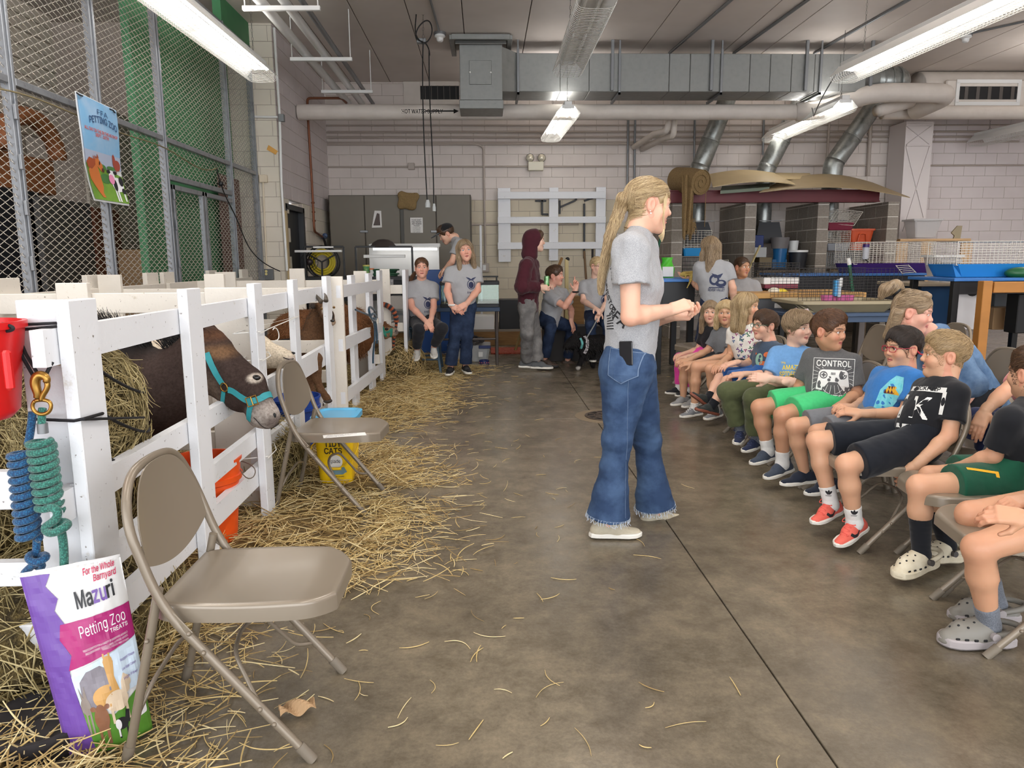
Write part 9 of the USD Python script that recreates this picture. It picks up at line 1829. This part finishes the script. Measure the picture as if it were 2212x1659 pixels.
p_=A(2136,607,7.6);q_=A(2122,800,7.6);part(tb4,'leg',box(p_[0]-.05,p_[0]+.05,7.6,7.7,0,p_[2],.005),MO);part(tb4,'leg',box(p_[0]+2,p_[0]+2.1,7.6,7.7,0,p_[2],.005),MO)
simple('cardboard_box','cardboard box under the table at the right edge','box',2146,664,2205,712,8.4,.4,mat('carton',(176,142,104),.8));simple('cardboard_box','paler cardboard box at the right edge under the table','box',2176,665,2240,712,8.35,.3,mat('carton_pale',(206,176,146),.8));simple('grey_tank','grey plastic tank behind the cardboard boxes','tank',2148,628,2200,664,8.6,.4,mat('tank_grey',(96,102,106),.5));simple('black_stand','black metal stand at the right edge','stand',2198,635,2240,720,8.0,.2,M_BLACK)
rc0=wire_cage('rabbit_cage','long white wire cage on a deep purple tray',1846,523,2020,570,10.7,.6,MW,TRAY('purple',(62,34,108)),592,22,11,.006)
wire_cage('rabbit_cage','long white wire cage on a bright blue tray at the right edge',2068,521,2300,572,8.1,.55,MW,TRAY('blue',(44,134,206)),598,26,9,.0045)
wb=Thing('water_bottle','clear water bottle with a purple cap clipped on the purple cage','bottle',A(1869,545,10.65));c=A(1869,560,10.64);part(wb,'bottle',lathe([(0,0),(.035,.0),(.042,.02),(.042,.17),(0,.17)],c,18),mat('bottle_frost',(214,216,224),.3,alpha=.7),smooth=30);part(wb,'cap',lathe([(0,.17),(.045,.17),(.045,.215),(0,.215)],c,18),TRAY('purple',(62,34,108)),smooth=30);part(wb,'spout',tube([c,c+V(.05,0,-.04)],.008,6),M_BLACK)
cd_=part(rc0,'hanging_door',cat([tube([A(1935,573,10.55),A(1950,592,10.5)],.006,5),tube([A(1962,572,10.55),A(1979,589,10.5)],.006,5)]+[tube([A(1937+3*i,574+4*i,10.55),A(1963+3.2*i,573+3.6*i,10.55)],.005,5)for i in range(5)]),MW,kind='stuff')
gb=Thing('feed_sack','green feed bag lying on the blue table at the right edge','bag',A(2200,590,7.95));part(gb,'sack',ball(A(2206,590,8.0),.16,3,(1.1,.7,.42)),mat('sack_forest',(24,92,52),.4,var=.2,vscale=12),smooth=True)
# middle tables: wooden top, cages, tan tray
wt=bench('butcher block table with a yellow cloth behind the children',1600,1872,634,8.3,1.0,mat('butcher',(206,158,92),.5,var=.5,vscale=10,stretch=(.3,2,1),col2=(182,134,72)),mat('cab_grey',(84,86,90),.5),tz=.06,ap=.25);pts_box(wt,'label_plate',1673,655,1704,668,8.32,.005,M_WHITE)
for k,(x,y)in enumerate(((1668,628),(1684,630))):solo('cloth_wad',ball(A(x+4,y+1,8.7),.055,3,(1.3,1,.8)),mat(f'wad_{k}',(236,232,214)if k==0 else(240,214,70),.7),('crumpled white paper beside the yellow cloth on the wooden table','crumpled yellow cloth on the wooden table')[k],'cloth',smooth=True)
ct_=Thing('cage_tray','white and maroon cage tray with a wire top on the wooden table','cage',A(1688,615,8.9));pts_box(ct_,'white_tray',1650,600,1727,614,8.9,.45,M_WHITE);pts_box(ct_,'maroon_base',1652,614,1725,623,8.91,.42,TRAY('maroon',(120,32,56)))
wp=Thing('exercise_pen','dark wire exercise pen set on the tan tray','cage',A(1840,640,7.4));
for k,(p,q)in enumerate((((1722,578,7.55),(1722,650,7.55)),)):
 a,b=A(1724,650,7.5),A(1945,650,7.5);z1=A(1830,580,7.5)[2];z0=a[2];S=[]
 for f_ in(0,.75):
  S+=[[(a[0]+(b[0]-a[0])*i/24,7.5+f_,z0),(a[0]+(b[0]-a[0])*i/24,7.5+f_,z1)]for i in range(25)]+[[(a[0],7.5+f_,z0+(z1-z0)*j/11),(b[0],7.5+f_,z0+(z1-z0)*j/11)]for j in range(12)]
 curves(wp,'wire_panel',S,.0038,MK)
tr=Thing('tan_tub','shallow tan plastic tub on the blue steel table behind the children','tub',A(1830,665,7.4));a,b=A(1728,652,7.4),A(1950,652,7.4);zb_=A(1830,676,7.4)[2];zt_=a[2]
pg=rrect(a[0],7.4,b[0],8.2,.12);part(tr,'tub',loft([pg.buffer(-.1),pg,pg.buffer(.02),pg.buffer(.02),pg.buffer(-.01),pg.buffer(-.1)],(zb_,zt_-.03,zt_-.03,zt_,zt_,zb_+.03)),mat('tub_tan',(168,154,124),.45,var=.3,vscale=6),smooth=30)
bt4=bench('blue steel table under the tan tub',1706,1962,678,7.35,.9,mat('table_blue',(58,78,106),.5),mat('table_blue',(58,78,106),.5),legs=mat('leg_rust',(104,96,92),.5,.4),ap=.06)
pk_=Thing('pink_feeder','pink plastic feeder tray inside the exercise pen','feeder',A(1810,650,7.6));
for k in range(4):part(pk_,'bowl',lathe([(0,0),(.055,0),(.065,.06),(.055,.06),(.045,.015),(0,.015)],A(1786+15*k,650,7.65+.05*(k%2))+V(0,0,.0),18),mat('feeder_pink',(206,104,158),.4),smooth=30)
bf=Thing('blue_feeder','blue and white feeder bottle standing in the pink tray','feeder',A(1810,645,7.6));pts_box(bf,'blue_half',1804,605,1811,640,7.58,.06,mat('feeder_blue',(62,156,214),.3));pts_box(bf,'clear_half',1811,603,1818,642,7.58,.06,mat('feeder_grey',(186,196,206),.3));pts_box(bf,'tag',1814,600,1821,620,7.57,.01,M_WHITE)
bgm=Thing('push_broom','green broom handle with a white grip standing behind the wooden table','broom',A(1842,600,9.2));part(bgm,'handle',cyl(V(A(1870,634,9.35)[0],9.35,0),A(1835,572,9.4),.022,8),mat('broom_green',(24,92,62),.5));part(bgm,'grip',cyl(A(1835,572,9.4),A(1832,558,9.4),.026,8),M_WHITE)
snk=solo('snack_bag',flat(Polygon([(0,0),(.16,-.01),(.13,.05),(.05,.03),(.01,.06)]),V(A(1717,674,7.38)[0],7.38,A(1834,678,7.35)[2]+.002),V(1,0,0),V(0,.3,1),.02),mat('snack',(150,70,46),.35,var=.8,vscale=30,col2=(200,200,204)),'crumpled snack bag lying at the edge of the blue steel table','bag')
bcab=simple('blue_cabinet','dark blue cabinet behind the leaning woman','cabinet',1985,618,2060,790,9.2,.5,mat('cab_blue',(28,72,116),.5));simple('work_counter','grey counter top on the blue cabinet','counter',1975,611,2066,619,9.15,.9,mat('counter',(170,156,136),.6))
# ------------------------------------------------------------------ more folding chairs
for(x,y,rz,lab)in((1.98,3.40,176,'folding chair under the boy in the black tee with salmon shoes'),(2.08,3.90,172,'folding chair under the boy in the blue shark tee'),(2.12,4.37,174,'folding chair under the boy in the grey control tee'),(2.12,4.88,176,'folding chair under the blond boy in the light blue tee'),(2.1,5.38,178,'folding chair under the boy with green glasses'),(2.16,5.9,178,'folding chair under the girl in the flowered tee'),(2.16,6.4,180,'folding chair under the child with the blond fringe'),(2.2,6.9,180,'folding chair under the girl in pink leggings'),(2.1,2.93,172,'folding chair under the boy with cream clogs'),(1.98,2.46,170,'folding chair under the child in the lower right corner'),(2.62,3.5,176,'folding chair under the girl in the pink tee'),(2.92,4.3,176,'folding chair under the woman in the denim jacket'),
(3.0,5.9,178,'empty folding chair behind the boy with the flat-top, left of two'),(2.95,5.35,176,'empty folding chair just right of the flat-top boy'),(3.05,5.0,174,'empty folding chair before the leaning woman'),(3.7,6.0,178,'empty folding chair right of the leaning woman, under the counter'),(3.35,4.5,176,'empty folding chair at the right, farther of two by the edge'),(3.2,4.0,172,'empty folding chair at the right, nearer of two by the edge'),(2.35,7.8,200,'empty folding chair behind the standing woman, beside the girl in pink leggings')):chair(x,y,rz,lab,.9 if x<2.3 and y<7.5 else 1.0)
# ------------------------------------------------------------------ floor drain, litter
dr=Thing('floor_drain','round cast iron drain grate set in the floor behind the standing woman','drain',V(1.07,6.28,0));c=V(1.07,6.3,0);MI=mat('cast_iron',(92,80,72),.6,.4,var=.4,vscale=20)
part(dr,'surround',lathe([(.21,.0015),(.3,.0015),(.3,-.005),(.21,-.005)],c,36),mat('drain_ring',(132,116,94),.6));part(dr,'pit',lathe([(0,.0015),(.2,.0015),(.2,-.002),(0,-.002)],c,32),M_DARK);part(dr,'rim',lathe([(.19,.001),(.19,.008),(.215,.008),(.215,.001)],c,36),MI)
for k in range(12):a=k*pi/6;part(dr,'spoke',bar(c+V(.05*math.cos(a),.05*math.sin(a),.004),c+V(.195*math.cos(a),.195*math.sin(a),.004),.02,.008,.001),MI)
for q in(.06,.13):part(dr,'ring',tube([c+V(q*math.cos(a),q*math.sin(a),.004)for a in np.linspace(0,2*pi,32,endpoint=False)],.008,6,closed=True),MI)
pp=solo('crumpled_paper',panel_surface(lambda u,v:atZ(606,1556,.01)+(atZ(684,1540,.01)-atZ(606,1556,.01))*u[...,None]+V(-.02,.05,0)*v[...,None]+V(0,0,1)*(.012+.012*np.sin(u*9+v*5)+.016*np.sin(v*pi))[...,None],14,8,.002),mat('kraft',(176,142,104),.8),'crumpled strip of brown paper on the floor in front of the near chair','paper',smooth=False)
# ------------------------------------------------------------------ things in the store behind the wire
sl=Thing('slat_panel','stack of pale horizontal boards in the store behind the wire','panel',V(-4.7,8,2.7))
for k in range(9):za=2.66+.15*k;part(sl,'slat',box(-4.74,-4.7,7.2,8.8,za,za+.138,.004),mat('slat',(206,196,184),.6))
for(n_,lab,c_,b_,m)in(('tall_cabinet','black tall cabinet in the store behind the wire','cabinet',(-4.9,-4.45,6.7,7.8,0,2.05),mat('store_black',(30,30,36),.5)),('dark_board','dark grey board leaning in the store behind the wire','board',(-4.3,-4.24,7.4,8.35,0,1.98),mat('store_grey',(66,64,62),.6)),('brown_door','reddish brown door panel leaning in the store','door',(-4.3,-4.25,8.42,9.0,0,1.95),mat('store_brown',(116,66,44),.6,var=.4,vscale=6)),('cardboard_box','tall cardboard carton in the store behind the wire','box',(-4.2,-3.8,8.75,9.4,0,1.5),mat('carton',(176,142,104),.8)),('beige_panel','beige panel in the store beside the green wall','panel',(-4.36,-4.32,8.5,9.9,1.5,3.1),mat('store_beige',(192,182,168),.6)),('wood_stack','stack of brown wooden furniture parts on the black cabinet','furniture',(-4.9,-4.5,6.7,8.2,2.052,2.4),mat('store_wood',(150,92,54),.6,var=.6,vscale=7)),('maroon_board','wine coloured board beside the green wall in the store','board',(-3.36,-3.32,9.75,10.5,0,2.45),mat('store_wine',(122,92,84),.7))):solo(n_,box(*b_,.01),m,lab,c_)
aw=solo('wooden_arch',tube([V(-4.45,7.75+.45*math.cos(a),2.41+.36*math.sin(a))for a in np.linspace(0,pi,16)],.09,8),mat('store_wood',(150,92,54),.6),'curved brown wooden arch piece in the store','furniture',smooth=True)
struct('wall_green',box(-3.5,-3.42,7.78,10.62,0,4.0),mat('green_wall',(76,140,96),.6,var=.5,vscale=2,col2=(64,118,82)))
